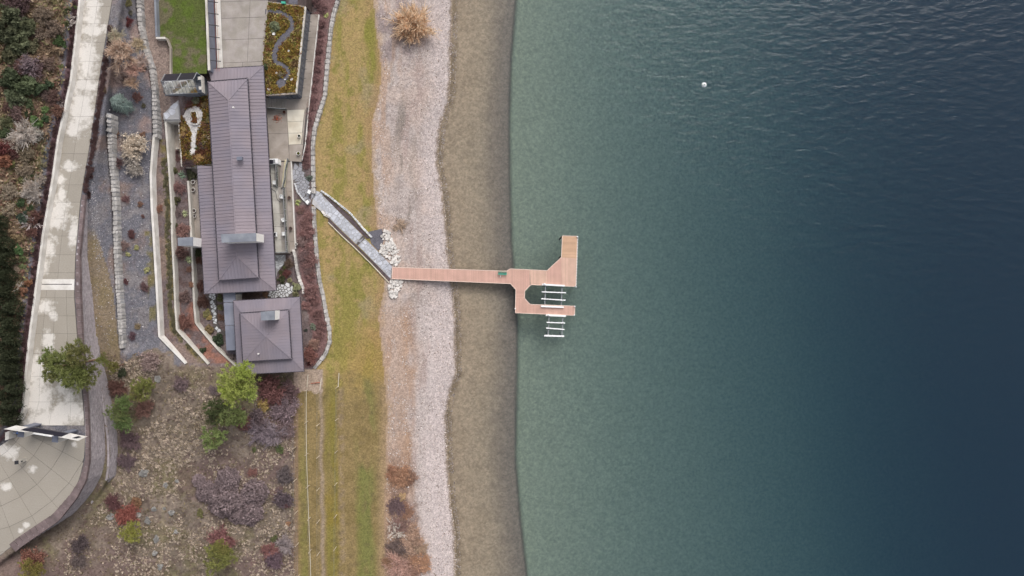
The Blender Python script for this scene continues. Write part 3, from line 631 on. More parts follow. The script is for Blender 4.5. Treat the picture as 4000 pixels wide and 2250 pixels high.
# ---- block retaining walls
def block_mesh():
    l, d, h, e = .46, .30, .2, .03
    vs = [(-l / 2, -d / 2, 0), (l / 2, -d / 2, 0), (l / 2, d / 2 - e, 0), (-l / 2, d / 2 - e, 0), (-l / 2, -d / 2, h), (l / 2, -d / 2, h), (l / 2, d / 2 - e, h), (-l / 2, d / 2 - e, h),
          (-l / 2 + e, d / 2, e), (l / 2 - e, d / 2, e), (l / 2 - e, d / 2, h - e), (-l / 2 + e, d / 2, h - e)]
    fs = [(3, 2, 1, 0), (4, 5, 6, 7), (0, 1, 5, 4), (1, 2, 6, 5), (3, 0, 4, 7), (8, 9, 10, 11), (3, 2, 9, 8)[::-1], (2, 6, 10, 9)[::-1], (6, 7, 11, 10)[::-1], (7, 3, 8, 11)[::-1]]
    return vs, fs
BV, BF = block_mesh(); BM = mesh('block', BV, BF); BM.materials.append(MATS['block'])
def block_wall(name, top, zt, zb, label, nsingle, pick):
    """top: plan pixels of the front top edge; courses of split-face blocks stepping back as they rise"""
    pts = resample(top, 6); line = [P(u, v, zt(u, v)) for u, v in pts]; zbs = [zb(u, v) for u, v in pts]
    d = [0.0]
    for a, b in zip(line[:-1], line[1:]): d.append(d[-1] + math.hypot(b[0] - a[0], b[1] - a[1]))
    X = [p[0] for p in line]; Y = [p[1] for p in line]; Zt = [p[2] for p in line]
    base = (X[0], Y[0], zbs[0]); t = thing(name, label, 'wall', base)
    rest_v = []; rest_f = []; single = 0; ch = .2
    cand = []
    nmax = int(max(a - b for a, b in zip(Zt, zbs)) / ch) + 2
    for c in range(1, nmax):
        s = (c % 2) * .24 + .1
        while s < d[-1] - .3:
            x, y, z, b = np.interp(s, d, X), np.interp(s, d, Y), np.interp(s, d, Zt), np.interp(s, d, zbs)
            if z - c * ch > b - .25:
                x2, y2 = np.interp(s + .2, d, X), np.interp(s + .2, d, Y); x1, y1 = np.interp(s - .2, d, X), np.interp(s - .2, d, Y)
                ang = math.atan2(y2 - y1, x2 - x1); nx, ny = -math.sin(ang), math.cos(ang)
                if nx < 0: ang += math.pi; nx, ny = -nx, -ny
                off = c * .012 + random.uniform(0, .035)
                cand.append((x + nx * (off - .34), y + ny * (off - .34), z - c * ch, ang, nx, ny, s / d[-1], c))
            s += .48
    cand.sort(key=lambda q: abs(q[6] - pick) + .0 * q[7])
    bv = np.array(BV)
    for i, (x, y, z, ang, nx, ny, _, c) in enumerate(cand):
        a2 = math.atan2(ny, nx) - math.pi / 2
        if i < nsingle: link('block', BM, None, (x - base[0], y - base[1], z - base[2]), t, a2)
        else:
            ca, sa = math.cos(a2), math.sin(a2); q = bv.copy(); q[:, 0], q[:, 1] = bv[:, 0] * ca - bv[:, 1] * sa, bv[:, 0] * sa + bv[:, 1] * ca
            n = len(rest_v); rest_v += [(p[0] + x - base[0], p[1] + y - base[1], p[2] + z - base[2]) for p in q]; rest_f += [tuple(k + n for k in f) for f in BF]
    if rest_v: stuff(link('blocks', mesh('blocks', rest_v, rest_f), 'block', (0, 0, 0), t))
    return t, (d, X, Y, Zt)
capf = lambda u, v: float(zr(v)) + .1
tp = [(float(I(v, RR) + I(v, CAP)), v) for v in np.concatenate([np.arange(760, 1800, 30), np.arange(1800, 2160, 16)])]
bw, bl = block_wall('block_wall', tp, capf, lambda u, v: float(zr(v) - I(v, WH)) - .2, 'tall curved mauve-grey block wall holding up the driveway and forecourt', 290, .82)
# cap course
d, X, Y, Zt = bl; s = 0.0
while s < d[-1] - .5:
    x, y, z = np.interp(s + .45, d, X), np.interp(s + .45, d, Y), np.interp(s + .45, d, Zt); x2, y2 = np.interp(s + .9, d, X), np.interp(s + .9, d, Y); x1, y1 = np.interp(s, d, X), np.interp(s, d, Y)
    ang = math.atan2(y2 - y1, x2 - x1); nx, ny = -math.sin(ang), math.cos(ang)
    if nx < 0: nx, ny = -nx, -ny
    u_, v_ = px_of(x, y, z); wdt = float(I(v_, CAP)) * S * .88 - .12
    mb = MB(); ux, uy = math.cos(ang), math.sin(ang)
    poly = [(x + ux * a + nx * b_, y + uy * a + ny * b_) for a, b_ in ((-.43, .06), (.43, .06), (.43, -wdt), (-.43, -wdt))]
    mb.prism(poly, z - .5, z + random.uniform(0, .02)).build('cap', 'block_cap', bw.location, bw); s += .9
lw = [(374, 1275), (377, 1324), (383, 1382), (392, 1450), (404, 1543), (416, 1620), (428, 1709), (431, 1774), (429, 1830), (424, 1870), (405, 1915), (380, 1950), (356, 1975)]
block_wall('block_wall', lw, lambda u, v: Zuv(u - 2, v) + .12, lambda u, v: Zuv(u + 16, v) - .25, 'narrow lower block wall below the grassy ledge, in front of the taller block wall', 290, .6)

# ---- gate house over the driveway
def boxp(mb, pts, z0, z1, zpix=None): mb.prism(XY(pts, z1 if zpix is None else zpix), z0, z1); return mb
gp = thing('driveway_gate', 'white beam gate with dark middle panel spanning the driveway on two piers', 'gate', P(180, 1700, 14)); gl_ = gp.location
boxp(MB(), [(14, 1676), (55, 1664), (104, 1670), (80, 1680), (118, 1687), (96, 1688)], 18.2, 18.6).build('beam_end', 'white_concrete', gl_, gp)
boxp(MB(), [(80, 1680), (130, 1670), (268, 1694), (240, 1706)], 18.25, 18.62).build('roof_panel', 'black_panel', gl_, gp)
boxp(MB(), [(240, 1706), (268, 1694), (300, 1701), (336, 1707), (305, 1722), (225, 1706.5)], 18.2, 18.6).build('beam_end', 'white_concrete', gl_, gp)
boxp(MB(), [(281, 1711), (305, 1703), (318, 1707), (299, 1713)], 18.3, 18.63).build('skylight', 'dark_metal', gl_, gp)
for q in ([(70, 1685), (95, 1686), (92, 1709), (68, 1706)], [(204, 1704), (228, 1707), (226, 1729), (202, 1727)]):
    mb = MB(); mb.prism(XY(q, 17.2), 13.9, 17.2); p = mb.build('pier', 'stucco', gl_, gp)
    x = MB(); x.prism(XY(q, 17.24), 17.2, 17.25); x.build('pier_cap', 'slate_panel', gl_, p)
mb = MB(); mb.prism(XY([(20, 1690), (36, 1683), (34, 1716), (20, 1720)], 15.5), 13.9, 15.5); mb.build('side_wall', 'stucco', gl_, gp)
mb = MB(); mb.prism(XY([(130, 1690), (205, 1702), (205, 1706), (130, 1694)], 15.2), 14.05, 15.4); mb.build('gate_leaf', 'white_paint', gl_, gp)
for q in ([(100, 1661), (128, 1665), (126, 1671), (99, 1668)], [(250, 1686), (272, 1690), (270, 1696), (248, 1692)]):
    MB().prism(XY(q, 16.0), 13.9, 18.3).build('rear_post', 'slate_panel', gl_, gp)
bn = thing('storage_bin', 'blue lidded plastic bin beside the white gate pier', 'bin', P(66, 1692, 14)); bl_ = bn.location
MB().prism(XY([(64, 1687), (70, 1688), (69, 1695), (63, 1694)], 15.1), 14, 15.05).build('body', 'blue_plastic', bl_, bn); MB().prism(XY([(63.5, 1686.5), (70.5, 1687.5), (69.5, 1690), (63, 1689)], 15.1), 15.05, 15.12).build('lid', 'slate_panel', bl_, bn)
ub = thing('utility_box', 'pale grey utility cabinet standing under the white gate beam', 'cabinet', P(57, 1692, 14)); ul = ub.location
MB().prism(XY([(50, 1687), (61, 1688), (60, 1695), (50, 1694)], 15), 14, 15).build('body', 'grey_metal', ul, ub); MB().prism(XY([(50, 1686.6), (61, 1687.6), (61, 1689.4), (50, 1688.6)], 15.05), 15, 15.05).build('lid', 'slate_panel', ul, ub)
ip = thing('intercom_pedestal', 'short pale pillar with a dark top standing alone on the forecourt', 'pedestal', P(101, 1794, 14)); il = ip.location
x0_, y0_, _ = P(98, 1795, 14); mb = MB(); mb.prism([(x0_ - .25, y0_ - .28), (x0_ + .25, y0_ - .2), (x0_ + .22, y0_ + .28), (x0_ - .28, y0_ + .2)], 13.95, 15.75); mb.build('pillar', 'pale_concrete', il, ip)
MB().prism([(x0_ - .3, y0_ - .31), (x0_ + .27, y0_ - .22), (x0_ + .24, y0_ + .31), (x0_ - .31, y0_ + .22)], 15.75, 15.83).build('cap', 'dark_metal', il, ip)
MB().prism([(x0_ + .235, y0_ - .1), (x0_ + .27, y0_ - .1), (x0_ + .26, y0_ + .08), (x0_ + .225, y0_ + .08)], 14.9, 15.25).build('screen', 'dark_metal', il, ip)
sg = thing('sign_post', 'small white marker sign on a post at the hedge end by the gate', 'sign', G(16, 1668)); sx, sy, sz = sg.location
MB().bar((sx, sy, sz - .1), (sx, sy, sz + 1.2), .06, .06).build('post', 'grey_metal', sg.location, sg); MB().prism([(sx - .12, sy - .22), (sx + .12, sy - .22), (sx + .12, sy + .22), (sx - .12, sy + .22)], sz + 1.2, sz + 1.25).build('plate', 'sign_white', sg.location, sg)

# ================================================================== main house
def roof_face(eave, poly_px, z_e, rise, run_pt, spacing, part, base, name='roof_panel', material='roof_metal'):
    """standing-seam face. eave: two plan points (xy); poly: xy polygon; slope from the eave line reaching `rise` at run_pt"""
    (ax, ay), (bx_, by_) = eave; dx, dy = bx_ - ax, by_ - ay; L = math.hypot(dx, dy); dx /= L; dy /= L
    nx, ny = -dy, dx
    r = (run_pt[0] - ax) * nx + (run_pt[1] - ay) * ny
    if r < 0: nx, ny, r = -nx, -ny, -r
    zf = lambda x, y: z_e + rise * (((x - ax) * nx + (y - ay) * ny) / r)
    t0 = min((p[0] - ax) * dx + (p[1] - ay) * dy for p in poly_px); t1 = max((p[0] - ax) * dx + (p[1] - ay) * dy for p in poly_px)
    n = max(1, int(round((t1 - t0) / spacing))); st = (t1 - t0) / n
    for i in range(n):
        a0 = t0 + i * st + .035; a1 = t0 + (i + 1) * st - .035
        p = clip(poly_px, -dx, -dy, -(a0 + ax * dx + ay * dy)); p = clip(p, dx, dy, a1 + ax * dx + ay * dy) if p else p
        if not p or len(p) < 3 or area(p) < .03: continue
        mb = MB(); mb.prism(p, [zf(*q) - .02 for q in p], [zf(*q) + .035 for q in p])
        # raised seam along one side
        q = clip(poly_px, -dx, -dy, -(t0 + i * st - .03 + ax * dx + ay * dy)); q = clip(q, dx, dy, t0 + i * st + .03 + ax * dx + ay * dy) if q else q
        if q and len(q) > 2 and area(q) > .004: mb.prism(q, [zf(*k) - .02 for k in q], [zf(*k) + .085 for k in q])
        mb.build(name, material, base, part)
    mb = MB(); mb.prism(poly_px, [zf(*q) - .12 for q in poly_px], [zf(*q) - .015 for q in poly_px]); return mb
def px1(u, v, z): return P(u, v, z)[:2]
def lerp(a, b, t): return tuple(a[i] + (b[i] - a[i]) * t for i in range(len(a)))
def edge_strip(mb, pts, z, w_, h_):
    for a, b in zip(pts[:-1], pts[1:]): mb.bar((*a, z), (*b, z), w_, h_)
ZE, ZI, ZRG = 7.0, 8.0, 8.75
hb = P(930, 720, 3.0); hb = (hb[0], hb[1], 2.9)
house = thing('house', 'long lakeside house with mauve-brown two-tier metal roof', 'house', hb)
oTL, oTR, oBR, oBL = px1(813, 269, ZE), px1(1030, 257, ZE), px1(1080, 1135, ZE), px1(798, 1148, ZE)
nA, nB = px1(826, 645, ZE), px1(770, 647, ZE)
iTL, iTR, iBR, iBL = px1(812, 319, ZI), px1(968, 306, ZI), px1(1012, 1085, ZI), px1(855, 1096, ZI)
r0, r1 = px1(893, 392, ZRG), px1(925, 1000, ZRG)
# inner rectangle at skirt level pulled in so the skirt runs under the upper roof
cI = centroid([iTL, iTR, iBR, iBL]); ins = lambda p, d=.55: (p[0] + math.copysign(d, cI[0] - p[0]), p[1] + math.copysign(d, cI[1] - p[1]))
jTL, jTR, jBR, jBL = map(ins, (iTL, iTR, iBR, iBL))
deck = MB()
lower = MB(); sk = .5
lowroof = link('lower_roof', None, None, (0, 0, 0), house); 
def face(eave, poly, z, rise, rp, sp, root, base, acc):
    m = roof_face(eave, poly, z, rise, rp, sp, root, base); acc.add(m.v, m.f)
bpy.data.objects.remove(lowroof)
def roof_part(name, faces, base, parent, sp, trims):
    acc = MB(); 
    root = link(name, mesh(name, [(0, 0, 0)], []), 'roof_deck', (0, 0, 0), parent)
    for (eave, poly, z, rise, rp) in faces: face(eave, poly, z, rise, rp, sp, root, base, acc)
    for pts, z, w_, h_ in trims: edge_strip(acc, pts, z, w_, h_)
    me = mesh(name, [(x - base[0], y - base[1], z - base[2]) for x, y, z in acc.v], acc.f); me.materials.append(MATS['roof_deck']); root.data = me
    return root
jLm = lerp(jTL, jBL, (647 - 319) / (1096 - 319.0))
SP = .52
low = roof_part('lower_roof', [
    ((oTL, oTR), [oTL, oTR, jTR, jTL], ZE, sk, jTR), ((oTR, oBR), [oTR, oBR, jBR, jTR], ZE, sk, jTR),
    ((oBL, oBR), [oBL, oBR, jBR, jBL], ZE, sk, jBR), ((nB, oBL), [nB, oBL, jBL, jLm], ZE, sk, jBL)], hb, house, SP,
    [([oTL, oTR, oBR, oBL, nB, jLm], ZE - .03, .09, .12)])
up = roof_part('upper_roof', [
    ((iTL, iTR), [iTL, iTR, r0], ZI, ZRG - ZI, r0), ((iBL, iBR), [iBL, iBR, r1], ZI, ZRG - ZI, r1),
    ((iTR, iBR), [iTR, iBR, r1, r0], ZI, ZRG - ZI, r0), ((iTL, iBL), [iTL, iBL, r1, r0], ZI, ZRG - ZI, r0)], hb, house, SP,
    [([iTL, iTR, iBR, iBL, iTL], ZI - .03, .1, .14)])
mb = MB(); mb.bar((*r0, ZRG + .07), (*r1, ZRG + .07), .16, .08)
for c_, r_ in ((iTL, r0), (iTR, r0), (iBL, r1), (iBR, r1)): mb.bar((*c_, ZI + .07), (*r_, ZRG + .07), .10, .07)
mb.build('ridge_cap', 'roof_metal', hb, up)
mb = MB(); edge_strip(mb, [iTL, iTR, iBR, iBL, iTL], ZI + .03, .15, .12); mb.build('gutter', 'dark_trim', hb, up)
mb = MB(); edge_strip(mb, [oTL, oTR, oBR, oBL, nB], ZE + .02, .09, .1); mb.build('gutter', 'dark_trim', hb, low)
mb = MB()
for c_, r_ in ((oTR, jTR), (oBR, jBR), (oBL, jBL)): mb.bar((*c_, ZE + .07), (*r_, ZE + sk + .07), .10, .07)
mb.build('hip_cap', 'roof_metal', hb, low)
MB().prism([ins(p, .3) for p in (iTL, iTR, iBR, iBL)], ZE - .1, ZI - .02).build('clerestory', 'clerestory', hb, house)
ww = lambda p, d=1.5: (p[0] + math.copysign(d, cI[0] - p[0]), p[1] + math.copysign(d, cI[1] - p[1]))
MB().prism([ww(oTL, .6), ww(oTR), ww(oBR), ww(oBL), ww(nB), (ww(nB)[0] + 2.0, ww(nB)[1])], 2.6, ZE - .06).build('wall', 'stucco', hb, house)
# glazing on the lake side
for i in range(14):
    a = lerp(ww(oTR), ww(oBR), (i + .12) / 14); b = lerp(ww(oTR), ww(oBR), (i + .88) / 14)
    MB().bar((a[0] + .02, a[1], 5.2), (b[0] + .02, b[1], 5.2), .06, 2.1).build('window', 'window_glass', hb, house)
def chimney(name, top, z, zb, parent, base, cap=.14, label=None, capmat='chimney_grey'):
    xy = XY(top, z); c = centroid(xy); p = MB().prism([lerp(c, q, .985) for q in xy], zb, z - cap).build(name, 'chimney_white', base, parent)
    MB().prism(xy, z - cap, z).build('chimney_cap', capmat, base, p)
    if label: p['label'] = label
    return p
chimney('chimney', [(862, 915), (1000, 910), (1000, 942), (866, 948)], 11.6, 8.0, up, hb)
chimney('chimney', [(694, 929), (753, 926), (753, 960), (695, 960)], 10.2, 3.0, house, hb)
v_ = MB().prism(XY([(924, 613), (944, 611), (945, 625), (925, 626)], 9.5), 8.9, 9.55).build('roof_vent', 'slate_panel', hb, up)
q = P(912, 420, 9.6); MB().lathe((q[0], q[1], 9.2), [(.09, 0), (.09, .5), (.14, .5), (.14, .58)], 8).build('vent_pipe', 'pot_white', hb, up)

# ---- square pavilion
ZE2, ZI2, ZA2 = 6.6, 7.4, 8.1
pb = P(1045, 1310, 2.8); pav = thing('pavilion', 'square pavilion with two-tier hipped mauve metal roof beside the pines', 'house', pb)
o4 = [px1(911, 1174, ZE2), px1(1172, 1159, ZE2), px1(1188, 1451, ZE2), px1(927, 1463, ZE2)]
i4 = [px1(937, 1223, ZI2), px1(1128, 1210, ZI2), px1(1140, 1402, ZI2), px1(949, 1413, ZI2)]
ap = px1(1038, 1314, ZA2); cP = centroid(i4); j4 = [(p[0] + math.copysign(.5, cP[0] - p[0]), p[1] + math.copysign(.5, cP[1] - p[1])) for p in i4]
lw2 = roof_part('lower_roof', [((o4[k], o4[(k + 1) % 4]), [o4[k], o4[(k + 1) % 4], j4[(k + 1) % 4], j4[k]], ZE2, .45, j4[k]) for k in range(4)], pb, pav, .46, [(o4 + o4[:1], ZE2 - .03, .09, .12)])
up2 = roof_part('upper_roof', [((i4[k], i4[(k + 1) % 4]), [i4[k], i4[(k + 1) % 4], ap], ZI2, ZA2 - ZI2, ap) for k in range(4)], pb, pav, .46, [(i4 + i4[:1], ZI2 - .03, .1, .14)])
mb = MB()
for k in range(4): mb.bar((*i4[k], ZI2 + .06), (*ap, ZA2 + .06), .1, .07)
mb.build('hip_cap', 'roof_metal', pb, up2)
mb = MB(); edge_strip(mb, i4 + i4[:1], ZI2 + .03, .15, .12); mb.build('gutter', 'dark_trim', pb, up2)
mb = MB(); edge_strip(mb, o4 + o4[:1], ZE2 + .02, .09, .1); mb.build('gutter', 'dark_trim', pb, lw2)
mb = MB()
for k in range(4): mb.bar((*o4[k], ZE2 + .06), (*j4[k], ZE2 + .51), .1, .07)
mb.build('hip_cap', 'roof_metal', pb, lw2)
MB().prism([(p[0] + math.copysign(.28, cP[0] - p[0]), p[1] + math.copysign(.28, cP[1] - p[1])) for p in i4], ZE2 - .1, ZI2 - .02).build('clerestory', 'clerestory', pb, pav)
MB().prism([(p[0] + math.copysign(1.4, cP[0] - p[0]), p[1] + math.copysign(1.4, cP[1] - p[1])) for p in o4], 2.4, ZE2 - .06).build('wall', 'stucco', pb, pav)
chimney('chimney', [(1018, 1218), (1073, 1214), (1073, 1250), (1020, 1252)], 10.0, 7.2, up2, pb)
q = P(1010, 1382, 8.0); MB().lathe((q[0], q[1], 7.7), [(.09, 0), (.09, .4), (.13, .4), (.13, .47)], 8).build('vent_pipe', 'pot_white', pb, up2)
# ---- flat-roofed link between house and pavilion
kb = P(900, 1260, 3); lk = thing('covered_walkway', 'flat grey roofed walkway joining the long house to the square pavilion', 'walkway', kb)
for a, b in ((1138, 1182), (1183, 1272), (1273, 1370)):
    f = lambda v: 871 + (v - 1138) * .058
    MB().prism(XY([(f(a), a + .6), (f(a) + 47, a - 1.4), (f(b) + 47, b - 2.4), (f(b), b - .6)], 5.9), 5.7, 5.9).build('roof_panel', 'flat_roof', kb, lk)
MB().prism(XY([(880, 1150), (925, 1150), (925, 1366), (890, 1366)], 5.4), 2.6, 5.68).build('wall', 'stucco', kb, lk)
MB().prism(XY([(884, 1371), (935, 1369), (935, 1384), (886, 1386)], 4.4), 2.8, 4.4).build('step_roof', 'roof_deck', kb, lk)
MB().prism(XY([(917, 1140), (935, 1139), (936, 1176), (918, 1176)], 4.2), 2.7, 4.2).build('side_passage', 'chimney_grey', kb, lk)

# ================================================================== upper terrace: lawn roof, court, garden roof
ulb = P(720, 140, 8.2)
ul_ = structure(MB().prism(XY([(606, -66), (614, 150), (645, 150), (664, 188), (666, 292), (813, 287), (799, -66)], 8.2), 4, 8.2).build('upper_lawn', 'lawn_mat', ulb))
me = ul_.data; colattr(me, np.tile(np.array(C(96, 100, 44)), (len(me.vertices), 1)))
bpy.data.objects.remove(ul_)
gu = np.arange(604, 816, 6.0); gv = np.arange(-66, 294, 6.0); GU, GV = np.meshgrid(gu, gv)
inp = np.array([[inpoly(a, b, [(606, -66), (614, 150), (645, 150), (664, 188), (666, 294), (814, 290), (801, -66)]) for a in gu] for b in gv])
gz_ = 8.2 + .15 * (fbm(GU, GV, 40, 3, 3.0) - .5); kk = S * (H - gz_) / H
gc = np.tile(np.array(C(84, 92, 50)), GU.shape + (1,)); a_ = fbm(GU, GV, 50, 4, 21.0); b_ = fbm(GU, GV, 24, 3, 22.0)
gc = gc + (np.array(C(106, 98, 80)) - gc) * (sst(a_, .47, .62) * .85)[..., None]; gc = gc + (np.array(C(84, 100, 42)) - gc) * (sst(b_, .5, .68) * .8)[..., None]
gi = np.arange(GU.size).reshape(GU.shape); fq = np.stack([gi[1:, :-1], gi[1:, 1:], gi[:-1, 1:], gi[:-1, :-1]], -1).reshape(-1, 4)[inp[1:, 1:].reshape(-1)]
me = npmesh('upper_lawn', np.stack([(GU - 2000) * kk, -(GV - 1125) * kk, gz_], -1).reshape(-1, 3), fq); colattr(me, gc.reshape(-1, 3)); structure(link('upper_lawn', me, 'lawn_mat'))
wall_line('lawn_kerb', [(599, -66), (607, 143)], 9.15, 7.6, .3, 'chimney_grey', 'dark grey kerb wall stepping down along the long side of the upper lawn', step=200)
wall_line('lawn_kerb', [(609, 144), (645, 144)], 9.12, 7.6, .3, 'stucco', 'short pale return of the kerb wall at the corner of the upper lawn', step=200, side=-1)
wall_line('lawn_kerb', [(648, 150), (662, 186), (662, 290)], 8.75, 7.6, .22, 'patio_concrete', 'thin brownish kerb between the brown path and upper lawn near the greenhouse', step=200)
# court
crt = structure(thing('court', 'x', 'x', P(940, 120, 5.9)))
for k in ('label', 'category'): del crt[k]
cb = crt.location; ZC = 5.9
MB().prism(XY([(842, -66), (1050, -66), (1024, 262), (868, 275)], ZC - .05), 2.5, ZC - .03).build('joint_bed', 'mortar', cb, crt)
def court_x(f, v): 
    a = 862 + (v) * .033; b = 1048 - v * .094; return a + (b - a) * f
rows = [-66, 7, 72, 156, 246, 272]
for a, b in zip(rows[:-1], rows[1:]):
    for f0, f1 in ((0, .62 if a < 240 else .5), (.62 if a < 240 else .5, 1)):
        s_ = lambda f: 3 - 12 * f   # joints run slightly askew, as laid
        MB().prism(XY([(court_x(f0, a) + .6, a + .6 - 6 * f0), (court_x(f1, a) - .6, a + .6 - 6 * f1), (court_x(f1, b) - .6, b - .6 - 6 * f1), (court_x(f0, b) + .6, b - .6 - 6 * f0)], ZC), ZC - .15, ZC).build('slab', 'patio_concrete' if False else 'concrete', cb, crt)
MB().prism(XY([(838, -66), (861, -66), (861, 10), (871, 275), (850, 276)], ZC + .03), 2.5, ZC + .03).build('pale_strip', 'white_concrete', cb, crt)
rb = P(820, 120, 5.9)
rw = thing('bracketed_wall', 'tall slate-blue retaining wall with steel brackets between upper lawn and court', 'wall', rb)
a1, a2, a3, a4 = px1(806, -66, 8.6), px1(821, 274, 8.6), px1(799, -66, 8.6), px1(812, 275, 8.6)
MB().prism([a3, a1, a2, a4], 8.45, 8.65).build('coping', 'pale_concrete', rb, rw)
MB().prism([(a3[0] + .1, a3[1]), (a1[0] - .08, a1[1]), (a2[0] - .08, a2[1]), (a4[0] + .1, a4[1])], 2.6, 8.45).build('wall_face', 'slate_panel', rb, rw)
for v in (4, 50, 96, 142, 188, 235):
    p = P(808 + v * .048, v, 8.3); MB().bar(p, (p[0] + 1.45, p[1] + .02, 7.6), .09, .12).build('bracket', 'dark_metal', rb, rw)
for off in (.85, 1.15):
    p, q = P(806, -66, 8.3), P(820, 274, 8.3); MB().bar((p[0] + off, p[1], 8.0 - off * .35), (q[0] + off, q[1], 8.0 - off * .35), .03, .03).build('cable', 'rust', rb, rw)
# garden roof wing
gb = P(1110, 190, 2.8); gw_ = thing('garden_roof_wing', 'low wing with planted green roof and glazed lake side', 'building', gb)
Zg = 5.9
outl = [(1048, 8), (1192, 27), (1157, 364), (1040, 372), (1026, 262)]
MB().prism(XY(outl, Zg), 2.4, Zg - .15).build('wall', 'slate_panel', gb, gw_)
MB().prism(XY([(1050, 11), (1189, 30), (1154, 361), (1042, 369), (1029, 262)], Zg), Zg - .15, Zg - .02).build('roof_soil', 'soil', gb, gw_)
for a, b in (((1046, 8), (1193, 27)), ((1193, 27), (1157, 365)), ((1157, 365), (1040, 372)), ((1047, 10), (1025, 255))):
    p, q = P(*a, Zg), P(*b, Zg); MB().bar((p[0], p[1], Zg - .04), (q[0], q[1], Zg - .04), .26 if a[0] == 1193 or b[0] == 1040 else .16, .36).build('parapet', 'patio_concrete' if a[0] != 1193 else 'pale_concrete', gb, gw_)
e0, e1 = px1(1192.5, 29, Zg), px1(1157.5, 363, Zg)
for i in range(15):
    a = lerp(e0, e1, (i + .04) / 15); b = lerp(e0, e1, (i + .96) / 15); MB().bar((a[0] + .03, a[1], 4.2), (b[0] + .03, b[1], 4.2), .07, 2.3).build('window', 'window_glass', gb, gw_)
for i in range(9):
    a = lerp(e0, e1, (i + .3) / 9); MB().bar((a[0], a[1], 5.3), (a[0] + .95, a[1] - .02, 5.0), .07, .09).build('bracket', 'dark_metal', gb, gw_)
MB().bar((e0[0] + .55, e0[1], 5.15), (e1[0] + .55, e1[1], 5.15), .03, .03).build('cable', 'dark_metal', gb, gw_)
f0, f1 = px1(1152, 366.5, Zg), px1(1106, 369.5, Zg)
for i in range(2):
    a = lerp(f0, f1, i * .5 + .04); b = lerp(f0, f1, i * .5 + .46); MB().bar((a[0], a[1] - .02, 4.1), (b[0], b[1] - .02, 4.1), .06, 2.4).build('window', 'window_glass', gb, gw_)
# slate path on the garden roof
gp_c = [(1036, 45), (1065, 45), (1095, 49), (1120, 58), (1138, 75), (1142, 92), (1138, 115), (1122, 135), (1100, 153), (1083, 178), (1074, 205), (1072, 228), (1082, 246), (1105, 254), (1122, 266), (1128, 283), (1122, 300), (1112, 312)]
gpw = [9, 9, 9, 9, 10, 10, 12, 14, 13, 12, 11, 11, 10, 9, 9, 9, 10, 14]
L_, R_ = [], []
for i, (u, v) in enumerate(gp_c):
    a = gp_c[max(0, i - 1)]; b = gp_c[min(len(gp_c) - 1, i + 1)]; d = Vector((b[0] - a[0], b[1] - a[1])).normalized(); L_.append((u - d.y * gpw[i], v + d.x * gpw[i])); R_.append((u + d.y * gpw[i], v - d.x * gpw[i]))
tip = [(1115, 338), (1103, 345), (1096, 335)]
mb = MB(); pl = XY(L_, Zg + .05); pr = XY(R_, Zg + .05)
for i in range(len(pl) - 1): mb.prism([pl[i], pl[i + 1], pr[i + 1], pr[i]], Zg - .03, Zg + .05)
mb.prism(XY([(1098 + 18 * math.cos(t), 325 + 20 * math.sin(t)) for t in np.linspace(0, 2 * math.pi, 14)[:-1]], Zg + .046), Zg - .03, Zg + .046)
structure(mb.build('roof_path', 'dark_gravel', P(1100, 180, Zg)))
# lake-side walkway below the wing
wkb = P(1215, 230, 2.8); wk = structure(thing('side_walk', 'x', 'x', wkb))
for k in ('label', 'category'): del wk[k]
for i in range(8):
    a, b = 56 + i * 46, 56 + (i + 1) * 46; l = lambda v: 1180 - (v - 30) * .104; r = lambda v: 1244 - (v - 56) * .1085
    MB().prism(XY([(l(a), a + .4), (r(a), a + .4), (r(b), b - .4), (l(b), b - .4)], 2.9), 2.3, 2.9).build('slab', 'patio_concrete', wkb, wk)
wall_line('edge_kerb', [(1244, 56), (1204, 424), (1190, 570), (1178, 626)], 3.0, 2.2, .12, 'white_concrete', 'thin white kerb along the outer edge of the lake-side walkway and terrace', step=200)

# ================================================================== terrace and patio on the lake side
ptb = P(1110, 520, 3.1); pt = structure(thing('patio', 'x', 'x', ptb))
for k in ('label', 'category'): del pt[k]
ZP = 3.1
MB().prism(XY([(1036, 420), (1205, 420), (1178, 632), (1060, 632)], ZP - .05), 2.2, ZP - .04).build('joint_bed', 'mortar', ptb, pt)
def pslab(pts, m, z=ZP): MB().prism(XY(pts, z), 2.5, z).build('slab', m, ptb, pt)
pslab([(1040, 388), (1200, 386), (1196, 429), (1040, 429)], 'patio_concrete'); pslab([(1042, 430), (1120, 430), (1124, 520), (1048, 521)], 'patio_concrete'); pslab([(1049, 522), (1124, 521), (1130, 628), (1054, 628)], 'patio_concrete')
pslab([(1121, 430), (1190, 428), (1184, 473), (1123, 475)], 'cream_slab', ZP + .01); pslab([(1123, 476), (1184, 474), (1180, 518), (1126, 520)], 'cream_slab', ZP + .01); pslab([(1126, 521), (1181, 519), (1176, 563), (1128, 565)], 'cream_slab', ZP + .01)
pslab([(1191, 428), (1195, 428), (1183, 563), (1178, 563), (1186, 473)], 'patio_concrete'); pslab([(1129, 566), (1184, 564), (1177, 632), (1131, 629)], 'patio_concrete')
